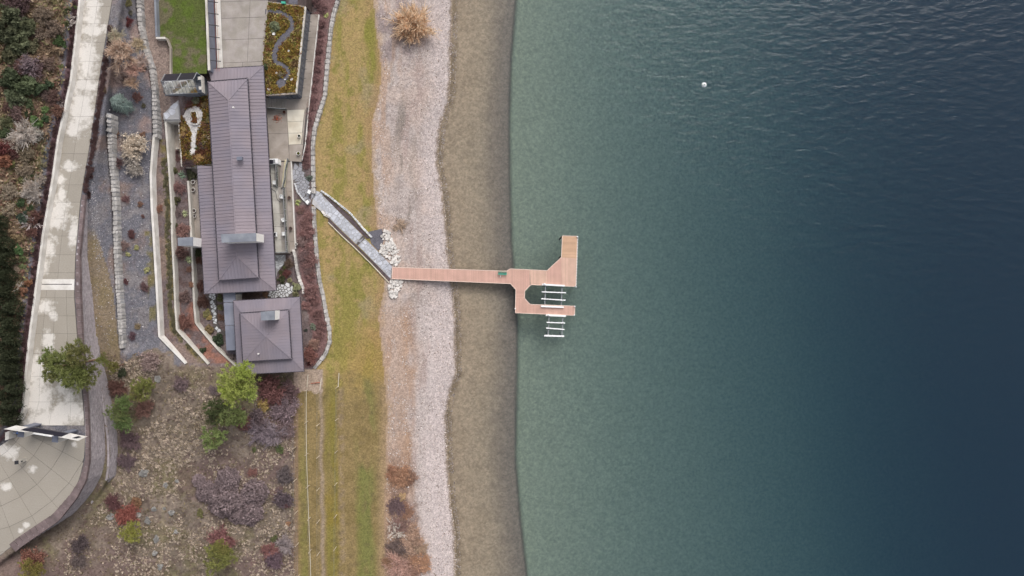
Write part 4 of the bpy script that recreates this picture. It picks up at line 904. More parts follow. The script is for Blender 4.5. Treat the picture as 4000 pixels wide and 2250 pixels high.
# ramp steps by the wing
rpb = P(1075, 405, 3.1); rp = thing('entry_steps', 'stained broad concrete steps with glass balustrade between wing and patio', 'steps', rpb)
for i in range(9): MB().prism(XY([(1036 + i * 9.2, 384.5), (1044.6 + i * 9.2, 385), (1044.6 + i * 9.2, 424), (1036 + i * 9.2, 423)], ZP + .3), ZP - .2, ZP + 1.0 - i * .1).build('step', 'concrete', rpb, rp)
a, b = P(1040, 424, ZP + .6), P(1121, 430, ZP + .1); MB().bar((a[0], a[1], ZP + .9), (b[0], b[1], ZP + .55), .04, .9).build('glass_panel', 'rail_glass', rpb, rp); MB().bar((a[0], a[1], ZP + 1.38), (b[0], b[1], ZP + 1.03), .07, .05).build('handrail', 'grey_metal', rpb, rp)
# raised deck along the house
ZD = 4.0; tdb = P(1090, 810, ZD); td = structure(thing('raised_terrace', 'x', 'x', tdb))
for k in ('label', 'category'): del td[k]
tl = lambda v: 1054 + (v - 620) * .062; tr_ = lambda v: 1080 if v < 640 else (1088 if v < 735 else 1112 + (v - 735) * .05)
for i in range(7):
    a, b = 625 + i * 52, 625 + (i + 1) * 52; ra, rb_ = (1086, 1086) if b < 732 else (1113 + (a - 735) * .052, 1113 + (b - 735) * .052)
    m_ = tl(a) + (ra - tl(a)) * .5; m2 = tl(b) + (rb_ - tl(b)) * .5
    MB().prism(XY([(tl(a), a + .4), (m_ - .3, a + .4), (m2 - .3, b - .4), (tl(b), b - .4)], ZD), 2.4, ZD).build('slab', 'pale_concrete', tdb, td); MB().prism(XY([(m_ + .3, a + .4), (ra, a + .4), (rb_, b - .4), (m2 + .3, b - .4)], ZD), 2.4, ZD).build('slab', 'concrete', tdb, td)
# glass balustrades
def balustrade(name, pts, z, label, h=1.05, npx=22):
    b0 = P(*pts[0], z); t = thing(name, label, 'railing', b0); pts = resample(pts, npx); q = [P(*p, z) for p in pts]
    for a, b in zip(q[:-1], q[1:]):
        MB().bar((*a[:2], z + h * .5), (*b[:2], z + h * .5), .03, h * .86).build('glass_panel', 'rail_glass', b0, t)
        MB().bar((*a[:2], z + h), (*b[:2], z + h), .09, .06).build('handrail', 'grey_metal', b0, t)
    for a in q: MB().bar((*a[:2], z - .05), (*a[:2], z + h), .08, .08).build('post', 'grey_metal', b0, t)
    return t
balustrade('glass_balustrade', [(1113, 738), (1120, 860), (1126, 986)], ZD, 'long glass balustrade on the outer edge of the raised terrace', npx=45)
balustrade('glass_balustrade', [(1086, 640), (1087, 730)], ZD, 'short glass balustrade on the terrace between barbecue and stairs', npx=30)
balustrade('glass_balustrade', [(1074, 988), (1124, 986)], ZD, 'dark glass balustrade across the end of the raised terrace above the stone path', npx=25)
# stair from terrace to lower walk
stb = P(1112, 680, 3.1); st = thing('outdoor_stair', 'cream wooden stair with glass side panels between terrace and lower walk', 'stairs', stb)
for i in range(16):
    f = i / 15; u = 1113 - 14 * f if f < .5 else 1106 - 12 * (f - .5); v = 624 + 108 * f; z = 3.25 + .05 * i
    MB().prism(XY([(u - 1, v), (u + 12, v + .4), (u + 11, v + 6.6), (u - 1.8, v + 6.2)], z), z - .3, z).build('tread', 'wood', stb, st)
sp_ = [(1129, 622, 3.3), (1124, 648, 3.4), (1119, 675, 3.55), (1118, 696, 3.7), (1113, 716, 3.85), (1109, 733, 4.0)]
for a, b in zip(sp_[:-1], sp_[1:]):
    p, q = P(*a), P(*b); MB().bar((p[0], p[1], p[2] + .45), (q[0], q[1], q[2] + .45), .03, .85).build('glass_panel', 'rail_glass', stb, st); MB().bar((p[0], p[1], p[2] + .92), (q[0], q[1], q[2] + .92), .08, .06).build('handrail', 'grey_metal', stb, st)
# lower walk and its white outer kerb
lwb = P(1135, 800, 3.0); lw_ = structure(thing('lower_walk', 'x', 'x', lwb))
for k in ('label', 'category'): del lw_[k]
for i in range(9):
    a, b = 632 + i * 39, 632 + (i + 1) * 39; l = lambda v: 1087 if v < 745 else 1098 + (v - 632) * .055; r = lambda v: 1136 + (v - 632) * .047
    MB().prism(XY([(l(a), a + .4), (r(a), a + .4), (r(b), b - .4), (l(b), b - .4)], 3.0), 2.2, 3.0).build('slab', 'patio_concrete', lwb, lw_)
wall_line('edge_kerb', [(1135, 630), (1152, 972)], 3.12, 2.2, .14, 'white_concrete', 'thin white kerb along the lower walk beside the red shrub bed', step=200)
# things on the terraces
def pot(name, u, v, z, r, h, m, label, group=None, plant=None, ringmat=None):
    b0 = P(u, v, z); t = thing(name, label, 'planter', b0, group)
    MB().lathe(b0, [(r * .7, 0), (r, h), (r, h + .02), (r * .8, h + .02), (r * .76, h - .1)], 16).build('bowl', m, b0, t)
    MB().lathe((b0[0], b0[1], b0[2] + h - .12), [(r * .79, 0), (r * .74, .04), (.02, .05)], 12).build('soil', 'soil', b0, t)
    if plant: link('foliage', BUSH[1], None, (0, 0, h - .1), t, 0, (r * .8, r * .8, r * .7), plant)
    return t
def white_chair(u, v, z, ang, label, group=None):
    b0 = P(u, v, z); t = thing('chair', label, 'chair', b0, group); ca, sa = math.cos(ang), math.sin(ang)
    R = lambda x, y, zz: (b0[0] + ca * x - sa * y, b0[1] + sa * x + ca * y, b0[2] + zz)
    def bx(name, x0, x1, y0, y1, z0, z1): MB().prism([R(x, y, 0)[:2] for x, y in ((x0, y0), (x1, y0), (x1, y1), (x0, y1))], b0[2] + z0, b0[2] + z1).build(name, 'white_paint', b0, t)
    bx('seat', -.26, .26, -.26, .26, .38, .46); bx('backrest', -.3, -.24, -.28, .28, .46, .9)
    for sx_ in (-1, 1):
        for sy_ in (-1, 1): bx('leg', sx_ * .22 - .03, sx_ * .22 + .03, sy_ * .22 - .03, sy_ * .22 + .03, 0, .38)
    for sy_ in (-1, 1): bx('armrest', -.24, .24, sy_ * .27 - .04, sy_ * .27 + .04, .6, .65)
    return t
for u, v, lb in ((1079, 715, 'white terrace chair by the short glass balustrade near the stairs'), (1106, 770, 'white terrace chair at the end of the dark hose'), (1113, 860, 'white terrace chair by the long balustrade, between hose and lounge seat'), (1115, 914, 'white terrace chair by the long balustrade opposite the lounge seat')): white_chair(u, v, ZD, random.uniform(-.5, .5), lb)
tbx = P(1076, 917, ZD); tb_ = thing('terrace_bench', 'white framed lounge seat with dark cushion beside the house wall', 'seat', tbx)
MB().prism(XY([(1069, 908), (1082, 907), (1083, 924), (1071, 924)], ZD + .4), ZD + .3, ZD + .4).build('seat', 'white_paint', tbx, tb_); MB().prism(XY([(1069.5, 910), (1076, 910), (1077, 921), (1071, 921)], ZD + .5), ZD + .4, ZD + .5).build('cushion', 'black_panel', tbx, tb_)
for a in ((1070, 908.5), (1081, 908.5), (1082, 923), (1072, 923)): p = P(*a, ZD); MB().bar(p, (p[0], p[1], ZD + .75), .06, .06).build('leg', 'white_paint', tbx, tb_)
bqb = P(1068, 632, ZD); bq = thing('barbecue', 'white outdoor kitchen block with black grill against the house', 'barbecue', bqb)
MB().prism(XY([(1052, 620), (1084, 619), (1085, 639), (1053, 641)], ZD + .9), ZD - .9, ZD + .9).build('cabinet', 'white_paint', bqb, bq); MB().prism(XY([(1053, 624), (1065, 624), (1066, 638), (1054, 639)], ZD + 1.15), ZD + .9, ZD + 1.15).build('grill', 'black_panel', bqb, bq); MB().prism(XY([(1067, 623), (1074, 623), (1075, 637), (1067, 638)], ZD + .95), ZD + .9, ZD + .93).build('worktop', 'grey_metal', bqb, bq)

# ================================================================== vegetation meshes
def unit(n, r): a = r.normal(size=(n, 3)); return a / np.linalg.norm(a, axis=1)[:, None]
def quads_at(c, size, r, up=0.0, aspect=1.6):
    n = len(c); d = unit(n, r); e = unit(n, r)
    d[:, 2] *= (1 - up); d /= np.linalg.norm(d, axis=1)[:, None]
    e = np.cross(d, e); e /= np.linalg.norm(e, axis=1)[:, None] + 1e-9
    s = size * r.uniform(.6, 1.3, n)[:, None]
    a = d * s * aspect * .5; b = e * s * .5
    V = np.stack([c - a - b * .3, c + b - a * .1, c + a, c - b + a * .1], 1).reshape(-1, 3)
    return V, np.arange(4 * n).reshape(-1, 4)
def slivers(p, q, w_, r, taper=.3):
    d = q - p; n = len(p); e = np.cross(d, unit(n, r)); e /= np.linalg.norm(e, axis=1)[:, None] + 1e-9
    w_ = np.asarray(w_).reshape(-1, 1) if np.ndim(w_) else w_
    V = np.stack([p - e * w_, p + e * w_, q + e * w_ * taper, q - e * w_ * taper], 1).reshape(-1, 3); return V, np.arange(4 * n).reshape(-1, 4)
def join(parts):
    V = []; F = []; n = 0
    for v, f in parts: V.append(v); F.append(f + n); n += len(v)
    return np.concatenate(V), np.concatenate(F)
def bush_mesh(seed, leaves=900, clumps=26, leaf=.2, h=.85):
    """leafy shrub of unit radius"""
    r = np.random.default_rng(seed); c = unit(clumps, r) * r.uniform(.35, .85, clumps)[:, None]; c[:, 2] = np.abs(c[:, 2]) * h + .12
    c[:, :2] *= r.uniform(.75, 1.1, (clumps, 1)); k = r.integers(0, clumps, leaves); rad = r.uniform(.18, .34, clumps)
    o = unit(leaves, r); o[:, 2] = np.abs(o[:, 2]) * .9 - .1; pts = c[k] + o * rad[k][:, None] * r.uniform(.6, 1, leaves)[:, None]
    a = quads_at(pts, leaf, r, up=.45); m = 24; st_ = slivers(np.zeros((m, 3)), c[r.integers(0, clumps, m)], .025, r); me = npmesh('bush', *join([a, st_])); me.materials.append(MATS['leaf']); return me
def twig_mesh(seed, stems=26, twigs=820, w_=.018, h=.9, tl=.42, spread=1.0, fuzz=0):
    """leafless shrub of unit radius: stems radiate, twigs fan out"""
    r = np.random.default_rng(seed); az = r.uniform(0, 2 * np.pi, stems); el = r.uniform(.35, 1.35, stems); L = r.uniform(.6, 1.0, stems)
    d = np.stack([np.cos(az) * np.cos(el) * spread, np.sin(az) * np.cos(el) * spread, np.sin(el) * h], 1) * L[:, None]; z = np.zeros_like(d); z[:, :2] = d[:, :2] * .05
    a = slivers(z, d, w_ * 1.9, r, .4); k = r.integers(0, stems, twigs); t = r.uniform(.3, 1.0, twigs)[:, None]; p = z[k] + (d[k] - z[k]) * t
    q = p + (d[k] / np.linalg.norm(d[k], axis=1)[:, None] * .8 + unit(twigs, r) * .75) * tl * r.uniform(.4, 1, twigs)[:, None]; q[:, 2] = np.maximum(q[:, 2], .05)
    b = slivers(p, q, w_, r, .4)
    k2 = r.integers(0, twigs, twigs); p2 = p[k2] + (q[k2] - p[k2]) * r.uniform(.4, 1, twigs)[:, None]; q2 = p2 + unit(twigs, r) * tl * .4; q2[:, 2] = np.maximum(q2[:, 2], .05)
    c = slivers(p2, q2, w_ * .7, r, .4); k3 = r.integers(0, twigs, fuzz); lf = quads_at(p[k3] + (q[k3] - p[k3]) * r.uniform(.2, 1.1, fuzz)[:, None] + r.normal(0, .05, (fuzz, 3)), .075, r, up=.4) if fuzz else None
    me = npmesh('twigs', *join([a, b, c] + ([lf] if fuzz else []))); me.materials.append(MATS['twig']); return me
def dome_mesh(seed):
    """dense twiggy dome"""
    r = np.random.default_rng(seed); n = 2600; d = unit(n, r); d[:, 2] = np.abs(d[:, 2]); lump = 1 + .12 * np.sin(d[:, 0] * 7 + seed) * np.cos(d[:, 1] * 6) ; p = d * (r.uniform(.55, .85, n) * lump)[:, None]; q = d * (r.uniform(.85, 1.05, n) * lump)[:, None] + unit(n, r) * .08
    q[:, 2] = np.maximum(q[:, 2] * .85, .02); a = quads_at(q, .11, r, up=.2); m = 30; s = slivers(np.zeros((m, 3)), d[:m] * .8, .03, r); me = npmesh('dome', *join([a, s])); me.materials.append(MATS['twig']); return me
def pine_crown(seed, tufts=150, needles=26, nl=.17):
    """pine crown of unit radius, centre at z=0: tufts of needles at branch ends"""
    r = np.random.default_rng(seed); c = unit(tufts, r) * (r.uniform(.25, 1.0, tufts) ** .6)[:, None]; c[:, 2] *= .75; lob = 1 + .22 * np.sin(np.arctan2(c[:, 1], c[:, 0]) * 3 + seed) + .12 * np.sin(np.arctan2(c[:, 1], c[:, 0]) * 7 + 2 * seed); c[:, :2] *= lob[:, None]
    p = np.repeat(c, needles, 0); d = unit(len(p), r); d[:, 2] = np.abs(d[:, 2]) * .9 - .2; o = c / (np.linalg.norm(c, axis=1)[:, None] + .01); d = d + np.repeat(o, needles, 0) * .35
    a = slivers(p, p + d * nl * r.uniform(.6, 1.1, len(p))[:, None], .018, r, .5); b = slivers(c * .15 + np.array([0, 0, -.3]), c, .012, r, .4); me = npmesh('pine_crown', *join([a, b])); me.materials.append(MATS['needle']); return me
def conifer_crown(seed, n=1500):
    """dense upright evergreen, unit radius, height 2.6, from the ground"""
    r = np.random.default_rng(seed); t = r.uniform(0, 1, n) ** 1.3; az = r.uniform(0, 2 * np.pi, n); rad = (1 - t) ** .6 * r.uniform(.6, 1.0, n) * (1 + .15 * np.sin(az * 5 + seed)); c = np.stack([rad * np.cos(az), rad * np.sin(az), .1 + t * 2.5], 1)
    d = np.stack([np.cos(az), np.sin(az), np.full(n, .5)], 1) + unit(n, r) * .6; a = slivers(c, c + d * .2, .045, r, .3); b = slivers(np.zeros((6, 3)), np.tile([0, 0, 2.3], (6, 1)) + unit(6, r) * .05, .05, r); me = npmesh('conifer', *join([a, b])); me.materials.append(MATS['needle']); return me
def tuft_mesh(seed, n=46, flat=.55):
    r = np.random.default_rng(seed); az = r.uniform(0, 2 * np.pi, n); L = r.uniform(.5, 1.05, n); lean = np.array([.35, -.2, 0]) * r.uniform(.3, 1); b = np.stack([np.cos(az), np.sin(az), np.zeros(n)], 1) * .12; m = b + np.stack([np.cos(az) * .4, np.sin(az) * .4, np.full(n, flat)], 1) * L[:, None] + lean * .4; q = b + np.stack([np.cos(az) * 1.0, np.sin(az) * 1.0, np.full(n, flat * .45)], 1) * L[:, None] + lean
    q[:, 2] = np.maximum(q[:, 2], .04); me = npmesh('tuft', *join([slivers(b, m, .06, r, .8), slivers(m, q, .05, r, .2)])); me.materials.append(MATS['tuft']); return me
BUSH = [bush_mesh(i) for i in range(5)]; TWIG = [twig_mesh(20 + i) for i in range(5)]; DENSE = [twig_mesh(40 + i, 60, 900, .018, .75, .34, 1.0, 1500) for i in range(4)]; DOME = [dome_mesh(60 + i) for i in range(3)]
PINE = [pine_crown(80 + i) for i in range(4)]; CONI = [conifer_crown(90 + i) for i in range(3)]; TUFT = [tuft_mesh(100 + i) for i in range(5)]
SPARSE = [twig_mesh(120 + i, 9, 110, .022, .8, .45) for i in range(3)]
YUCCA = [tuft_mesh(140 + i, 40, .6) for i in range(2)]
KIND = {'bush': BUSH, 'twig': TWIG, 'dense': DENSE, 'dome': DOME, 'tuft': TUFT, 'sparse': SPARSE, 'yucca': YUCCA, 'conifer': CONI}
def plant(kind, u, v, r, color, name, label, cat='shrub', group=None, z=None, sq=1.0, hgt=.8):
    """u, v, r in photo pixels of the plant's middle; size in metres follows from its height above the lake"""
    lum = sum(color) / 3; color = tuple((c * .62 + lum * .38) * 1.12 for c in color); zg = Zuv(u, v) if z is None else z; R = r * 1.12 * S * (H - zg) / H; x, y, _ = P(u, v, zg + R * .35)
    if z is None: zg = ground_xy(x, y, zg)
    jit = random.uniform(.93, 1.07); color = tuple(c * {'dense': 1.12, 'twig': 1.15, 'dome': 1.3}.get(kind, 1.0) for c in color); mxc = max(color); color = tuple(c * min(1, .72 / mxc) for c in color)
    o = link(name, random.choice(KIND[kind]), None, (x, y, zg - .03), None, random.uniform(0, 6.28), (R * random.uniform(.92, 1.08), R * sq * random.uniform(.92, 1.08), R * hgt * random.uniform(.85, 1.1)), tuple(c * jit for c in color))
    return tag(o, label, cat, group)
def tree(u, v, r, top_z, color, name, label, bu=None, bv=None, crown='pine', group=None, extra=(), trunkmat='trunk', tr_=.14, flat=.8):
    """u, v, r: plan pixels of the crown as seen; top_z: crown centre height above its ground; the trunk stands straight below"""
    lum = sum(color) / 3; color = tuple((c * .8 + lum * .2) * 1.22 * q for c, q in zip(color, (1.04, 1.0, .86))); zg = Zuv(u, v)
    for _ in range(6):
        zc = zg + top_z; x, y, _z = P(u, v, zc); zg = ground_xy(x, y, zg)
    t = thing(name, label, 'tree', (x, y, zg), group); R = r * S * (H - zc) / H
    mb = MB(); mb.tube((x, y, zg - .2), (x + .05 * R, y, zg + top_z * .6), tr_, tr_ * .7); mb.tube((x + .05 * R, y, zg + top_z * .6), (x, y, zg + top_z + R * .3), tr_ * .7, tr_ * .3)
    for k in range(6):
        a = k * 1.05 + random.random(); h = zg + top_z * random.uniform(.45, .95); mb.tube((x, y, h), (x + math.cos(a) * R * .6, y + math.sin(a) * R * .6, h + R * .2), tr_ * .35, tr_ * .12, 5)
    mb.build('trunk', trunkmat, t.location, t)
    ms = {'pine': PINE, 'bush': BUSH, 'twig': TWIG, 'dense': DENSE}[crown]
    cz = top_z if crown == 'pine' else top_z - R * .5
    link('crown', random.choice(ms), None, (0, 0, cz), t, random.uniform(0, 6.28), (R, R, R * flat), color)
    for (du, dv, rr_, dz) in extra:
        p = P(u + du, v + dv, zc + dz); link('crown', random.choice(ms), None, (p[0] - x, p[1] - y, cz + dz), t, random.uniform(0, 6.28), (rr_ * S * .9,) * 2 + (rr_ * S * .7,), tuple(c * random.uniform(.9, 1.1) for c in color))
    return t

# ================================================================== paving of single stones
def cells(poly, n, seed=0, relax=2):
    r = random.Random(seed); xs = [p[0] for p in poly]; ys = [p[1] for p in poly]; pts = []
    while len(pts) < n:
        x, y = r.uniform(min(xs), max(xs)), r.uniform(min(ys), max(ys))
        if inpoly(x, y, poly): pts.append((x, y))
    for it in range(relax + 1):
        out = []
        for i, (x, y) in enumerate(pts):
            near = sorted((q for j, q in enumerate(pts) if j != i), key=lambda q: (q[0] - x) ** 2 + (q[1] - y) ** 2)[:16]
            R = 3.0; c = [(x - R, y - R), (x + R, y - R), (x + R, y + R), (x - R, y + R)]
            for q in near:
                a, b = q[0] - x, q[1] - y; c = clip(c, a, b, (q[0] ** 2 + q[1] ** 2 - x * x - y * y) / 2)
                if not c: break
            out.append(c)
        if it < relax: pts = [centroid(c) if c else p for c, p in zip(out, pts)]
    return out
def polyclip_convexish(c, poly):
    """clip a convex cell c to polygon by keeping its corners inside, pulling others to the boundary"""
    cx_ = centroid(c); out = []
    for p in c:
        if inpoly(p[0], p[1], poly): out.append(p)
        else:
            lo, hi = 0.0, 1.0
            for _ in range(12):
                m = (lo + hi) / 2; q = (cx_[0] + (p[0] - cx_[0]) * m, cx_[1] + (p[1] - cx_[1]) * m)
                if inpoly(*q, poly): lo = m
                else: hi = m
            out.append((cx_[0] + (p[0] - cx_[0]) * lo, cx_[1] + (p[1] - cx_[1]) * lo))
    return out
def paving(name, poly_px, z, n, material, label, bedmat='mortar', gap=.045, seed=1, cat='path', name_piece='paving_stone'):
    zz = z if z is not None else None; zc = z if z is not None else Zuv(*centroid(poly_px)) + .05
    poly = XY(poly_px, zc); b0 = (*centroid(poly), zc); t = structure(thing(name, label, cat, b0))
    for k in ('label', 'category'): del t[k]
    if z is not None: MB().prism(poly, zc - .6, zc - .03).build('joint_bed', bedmat, b0, t)
    else: 
        dense = resample(list(poly_px) + [poly_px[0]], 12)[:-1]; pz = [Zuv(u, v) for u, v in dense]; xy = [P(u, v, q + .02)[:2] for (u, v), q in zip(dense, pz)]; MB().prism(xy, [q - .4 for q in pz], [q + .03 for q in pz]).build('joint_bed', bedmat, b0, t)
    for c in cells(poly, n, seed):
        if not c or len(c) < 3: continue
        cx_ = centroid(c)
        if not inpoly(*cx_, poly): continue
        c = polyclip_convexish(c, poly); cx_ = centroid(c); R = math.sqrt(max(area(c), .01)); f = max(.5, 1 - gap / R * 1.4); c = [lerp(cx_, p, f * random.uniform(.95, 1.0)) for p in c]
        if area(c) < .02: continue
        h = (zc if z is not None else ground_xy(*cx_, zc) + .06) + random.uniform(-.012, .012); MB().prism(c, h - .12, h).build(name_piece, material, b0, t)
    return t
paving('stone_path', [(1136, 635), (1181, 633), (1183, 664), (1196, 682), (1209, 712), (1212, 742), (1228, 742), (1222, 770), (1218, 797), (1205, 800), (1182, 777), (1159, 747), (1148, 712), (1138, 690)], None, 74, 'dark_flag', 'x', 'mortar', gap=.03, seed=3)
paving('stone_path', [(1229, 742), (1258, 754), (1275, 778), (1345, 848), (1417, 920), (1392, 955), (1340, 905), (1279, 845), (1219, 797), (1223, 770)], None, 96, 'flagstone', 'x', 'pale_mortar', seed=4)
paving('stone_path', [(1426, 932), (1480, 985), (1532, 1041), (1530, 1066), (1525, 1088), (1460, 1022), (1398, 959)], None, 70, 'flagstone', 'x', 'pale_mortar', seed=5)
paving('stone_step', [(1417, 919), (1427, 931), (1398, 959), (1390, 953)], None, 7, 'dark_flag', 'x', 'mortar', seed=15)
paving('garden_path', [(1072, 995), (1114, 995), (1115, 1026), (1097, 1046), (1083, 1064), (1079, 1082), (1074, 1060)], 2.95, 34, 'pale_flag', 'x', 'pale_mortar', seed=6)
paving('mosaic_patio', [(1045, 1134), (1078, 1132), (1082, 1112), (1105, 1104), (1124, 1102), (1143, 1113), (1149, 1134), (1143, 1162), (1045, 1166)], 2.95, 62, 'pale_flag', 'x', 'mortar', gap=.07, seed=7)
paving('garden_path', [(809, 1140), (842, 1140), (846, 1200), (850, 1260), (860, 1285), (880, 1297), (880, 1312), (850, 1303), (835, 1285), (828, 1240), (822, 1195)], 3.7, 62, 'pale_flag', 'x', 'mortar', gap=.06, seed=8)
paving('flagstone_landing', [(654, 386), (675, 380), (696, 382), (698, 466), (638, 467), (637, 440), (645, 414)], 7.35, 20, 'flagstone', 'x', 'pale_mortar', seed=9)
# planted strips with stone kerbs beside the path
def sheet(name, pts, material, dz=.05):
    d = resample(list(pts) + [pts[0]], 10)[:-1]; z = [Zuv(u, v) for u, v in d]; xy = [P(u, v, q + dz)[:2] for (u, v), q in zip(d, z)]
    return structure(MB().prism(xy, [q - .3 for q in z], [q + dz for q in z]).build(name, material, (*centroid(xy), min(z))))
sheet('mulch_strip', [(1256, 758), (1285, 774), (1366, 842), (1415, 898), (1446, 931), (1432, 932), (1345, 846), (1278, 780)], 'bark_mulch')
sheet('mulch_strip', [(1282, 850), (1340, 908), (1392, 958), (1460, 1024), (1526, 1090), (1520, 1100), (1450, 1026), (1383, 960), (1338, 919), (1282, 866)], 'bark_mulch')
sheet('slate_patch', [(1438, 906), (1462, 900), (1492, 893), (1500, 930), (1492, 962), (1478, 980), (1450, 950)], 'dark_gravel', .04)
stone_wall('path_kerb', [(1250, 747), (1283, 769), (1366, 836), (1415, 894), (1449, 929)], gz(.25), gz(-.1), .3, .6, 'pale_flag', 'thin stone kerb along the lawn side of the upper planted strip by the path')
wall_line('path_kerb', [(1283, 867), (1337, 921), (1382, 962), (1449, 1028), (1520, 1103)], gz(.22), gz(-.3), .13, 'cream_slab', 'straight pale kerb below the dark planted strip by the path down to the dock', step=20, side=-1)
stone_wall('path_kerb', [(1147, 716), (1150, 722), (1158, 750), (1182, 781), (1204, 801)], gz(.2), gz(-.1), .22, .45, 'pale_flag', 'curved pale kerb stones on the house side of the stone path')
stone_wall('path_kerb', [(1252, 826), (1265, 842), (1280, 850)], gz(.3), gz(-.1), .35, .55, 'riprap', 'few pale kerb blocks where the path leaves the low stone wall')
# two white-capped posts and path lights
for u, v, lb in ((1213, 752, 'white-capped square stone post at the bend where the path meets the wall'), (1206, 792, 'white-capped square stone post standing beside the mulch bed')):
    b0 = G(u, v); t = thing('gate_post', lb, 'post', b0); a = random.uniform(-.5, .5); q = [(b0[0] + .28 * math.cos(a + k * math.pi / 2), b0[1] + .34 * math.sin(a + k * math.pi / 2)) for k in range(4)]
    MB().prism(q, b0[2] - .1, b0[2] + .75).build('shaft', 'stone', b0, t); MB().prism([lerp(b0[:2], p, 1.2) for p in q], b0[2] + .75, b0[2] + .85).build('cap', 'white_paint', b0, t)
for u, v, lb in ((1236, 731, 'small round bronze path light on the lawn above the path'), (1231, 811, 'small round bronze path light below the path corner')):
    b0 = G(u, v); t = thing('path_light', lb, 'lamp', b0); MB().lathe(b0, [(.05, 0), (.05, .5)], 8).build('stem', 'dark_metal', b0, t); MB().lathe((b0[0], b0[1], b0[2] + .5), [(.17, 0), (.19, .06), (.1, .14)], 14).build('hood', 'pot_brown', b0, t); MB().lathe((b0[0], b0[1], b0[2] + .64), [(.1, 0), (.06, .03)], 10).build('lens', 'cream_slab', b0, t)
# rip-rap heap round the landing of the dock
rr_ = thing('riprap', 'heap of pale rounded boulders around the shore end of the dock', 'rocks', G(1530, 1040)); rl0 = rr_.location
for poly, n in (([(1494, 898), (1522, 900), (1530, 935), (1558, 975), (1564, 1018), (1562, 1036), (1535, 1038), (1508, 1006), (1480, 984), (1490, 950)], 170), ([(1520, 1094), (1576, 1094), (1570, 1115), (1553, 1140), (1556, 1160), (1522, 1162), (1519, 1110)], 95)):
    k = 0; rad = []
    while k < n:
        u, v = random.uniform(1478, 1578), random.uniform(895, 1165)
        if not inpoly(u, v, poly): continue
        g = G(u, v); s = random.uniform(.22, .6)
        link('boulder', stone('riprap'), None, (g[0] - rl0[0], g[1] - rl0[1], g[2] - rl0[2] - .06), rr_, random.uniform(0, 6.28), (s, s * random.uniform(.6, 1), s * .6)); k += 1

# ================================================================== dock
ZDK = 1.75; db = P(1900, 1080, ZDK); dock = thing('dock', 'reddish board dock with slips reaching from the beach into the lake', 'dock', (db[0], db[1], 0.0)); dl = dock.location
secs = [('x', 'deck', [(1533, 1044), (1757, 1051.5), (1757, 1098.5), (1531, 1089)]), ('x', 'deck', [(1757, 1051.5), (1980, 1059), (1980, 1107.5), (1757, 1098.5)]),
        ('x', 'deck', [(1980, 1059), (1992, 1050), (2068, 1053.5), (2071, 1114), (2050, 1136), (2015, 1131), (1994, 1108), (1980, 1107)]), ('x', 'deck_pale', [(2068, 1053.5), (2137, 1057), (2135, 1114), (2073, 1112)]),
        ('x', 'deck', [(2137, 1057), (2193, 1005), (2195, 1117), (2135, 1114)]), ('y', 'deck_tan', [(2193, 1005), (2197, 921), (2255, 923), (2252, 1010)]), ('x', 'deck_pale', [(2193, 1005), (2252, 1010), (2249, 1119), (2195, 1117)]),
        ('y', 'deck', [(2015, 1131), (2050, 1136), (2049, 1165), (2014, 1172)]), ('x', 'deck', [(2014, 1172), (2049, 1165), (2071, 1189), (2068, 1224), (2013, 1222)]), ('x', 'deck', [(2071, 1189), (2246, 1196), (2244, 1232), (2068, 1224)])]
for ax_, m, poly in secs:
    xy = XY(poly, ZDK); mb = MB(); lo = min(p[0 if ax_ == 'x' else 1] for p in xy); hi = max(p[0 if ax_ == 'x' else 1] for p in xy); s = lo
    while s < hi:
        e = min(s + .135, hi)
        p = clip(xy, -1, 0, -(s)) if ax_ == 'x' else clip(xy, 0, -1, -(s)); p = (clip(p, 1, 0, e) if ax_ == 'x' else clip(p, 0, 1, e)) if p else p
        if p and len(p) > 2: mb.prism(p, ZDK - .05, ZDK)
        s += .147
    stuff(mb.build('boards', m, dl, dock))
    MB().prism(xy, ZDK - .3, ZDK - .055).build('frame', 'deck_under', dl, dock)
out = [(1531, 1089), (1533, 1044), (1980, 1059), (1992, 1050), (2137, 1057), (2193, 1005), (2197, 921), (2255, 923), (2249, 1119), (2074, 1112), (2050, 1136), (2049, 1165), (2071, 1189), (2246, 1196), (2244, 1232), (2013, 1222), (2015, 1131), (1994, 1108), (1531, 1089)]
for a, b in zip(out[:-1], out[1:]): p, q = P(*a, ZDK), P(*b, ZDK); MB().bar((p[0], p[1], ZDK - .08), (q[0], q[1], ZDK - .08), .09, .2).build('edge_board', 'deck_edge', dl, dock)
for i in range(19): u, v = lerp((2256, 926), (2250, 1121), i / 18); p = P(u, v, ZDK); MB().lathe((p[0] + .05, p[1], ZDK - .35), [(.07, 0), (.11, .1), (.11, .3), (.06, .38)], 8).build('bumper', 'white_paint', dl, dock)
for u, v in ((1640, 1049), (1640, 1092), (1760, 1053), (1760, 1097), (1870, 1057), (1870, 1102), (1990, 1062), (1996, 1104), (2090, 1060), (2090, 1108), (2195, 925), (2252, 926), (2247, 1116), (2195, 1000), (2017, 1218), (2018, 1136), (2243, 1200), (2241, 1229), (2130, 1194), (2130, 1226)):
    p = P(u, v, ZDK); zb = ground_xy(p[0], p[1], -2); MB().tube((p[0], p[1], zb - .5), (p[0], p[1], ZDK - .25), .13, .13, 8).build('pile', 'pile', dl, dock)
for u, v in ((2255, 925), (2248, 1118), (2245, 1197), (2243, 1231), (2012, 1206)): p = P(u, v, ZDK); MB().lathe((p[0], p[1], ZDK - .5), [(.09, 0), (.09, .75), (.12, .78), (.03, .9)], 8).build('corner_post', 'sign_white', dl, dock)
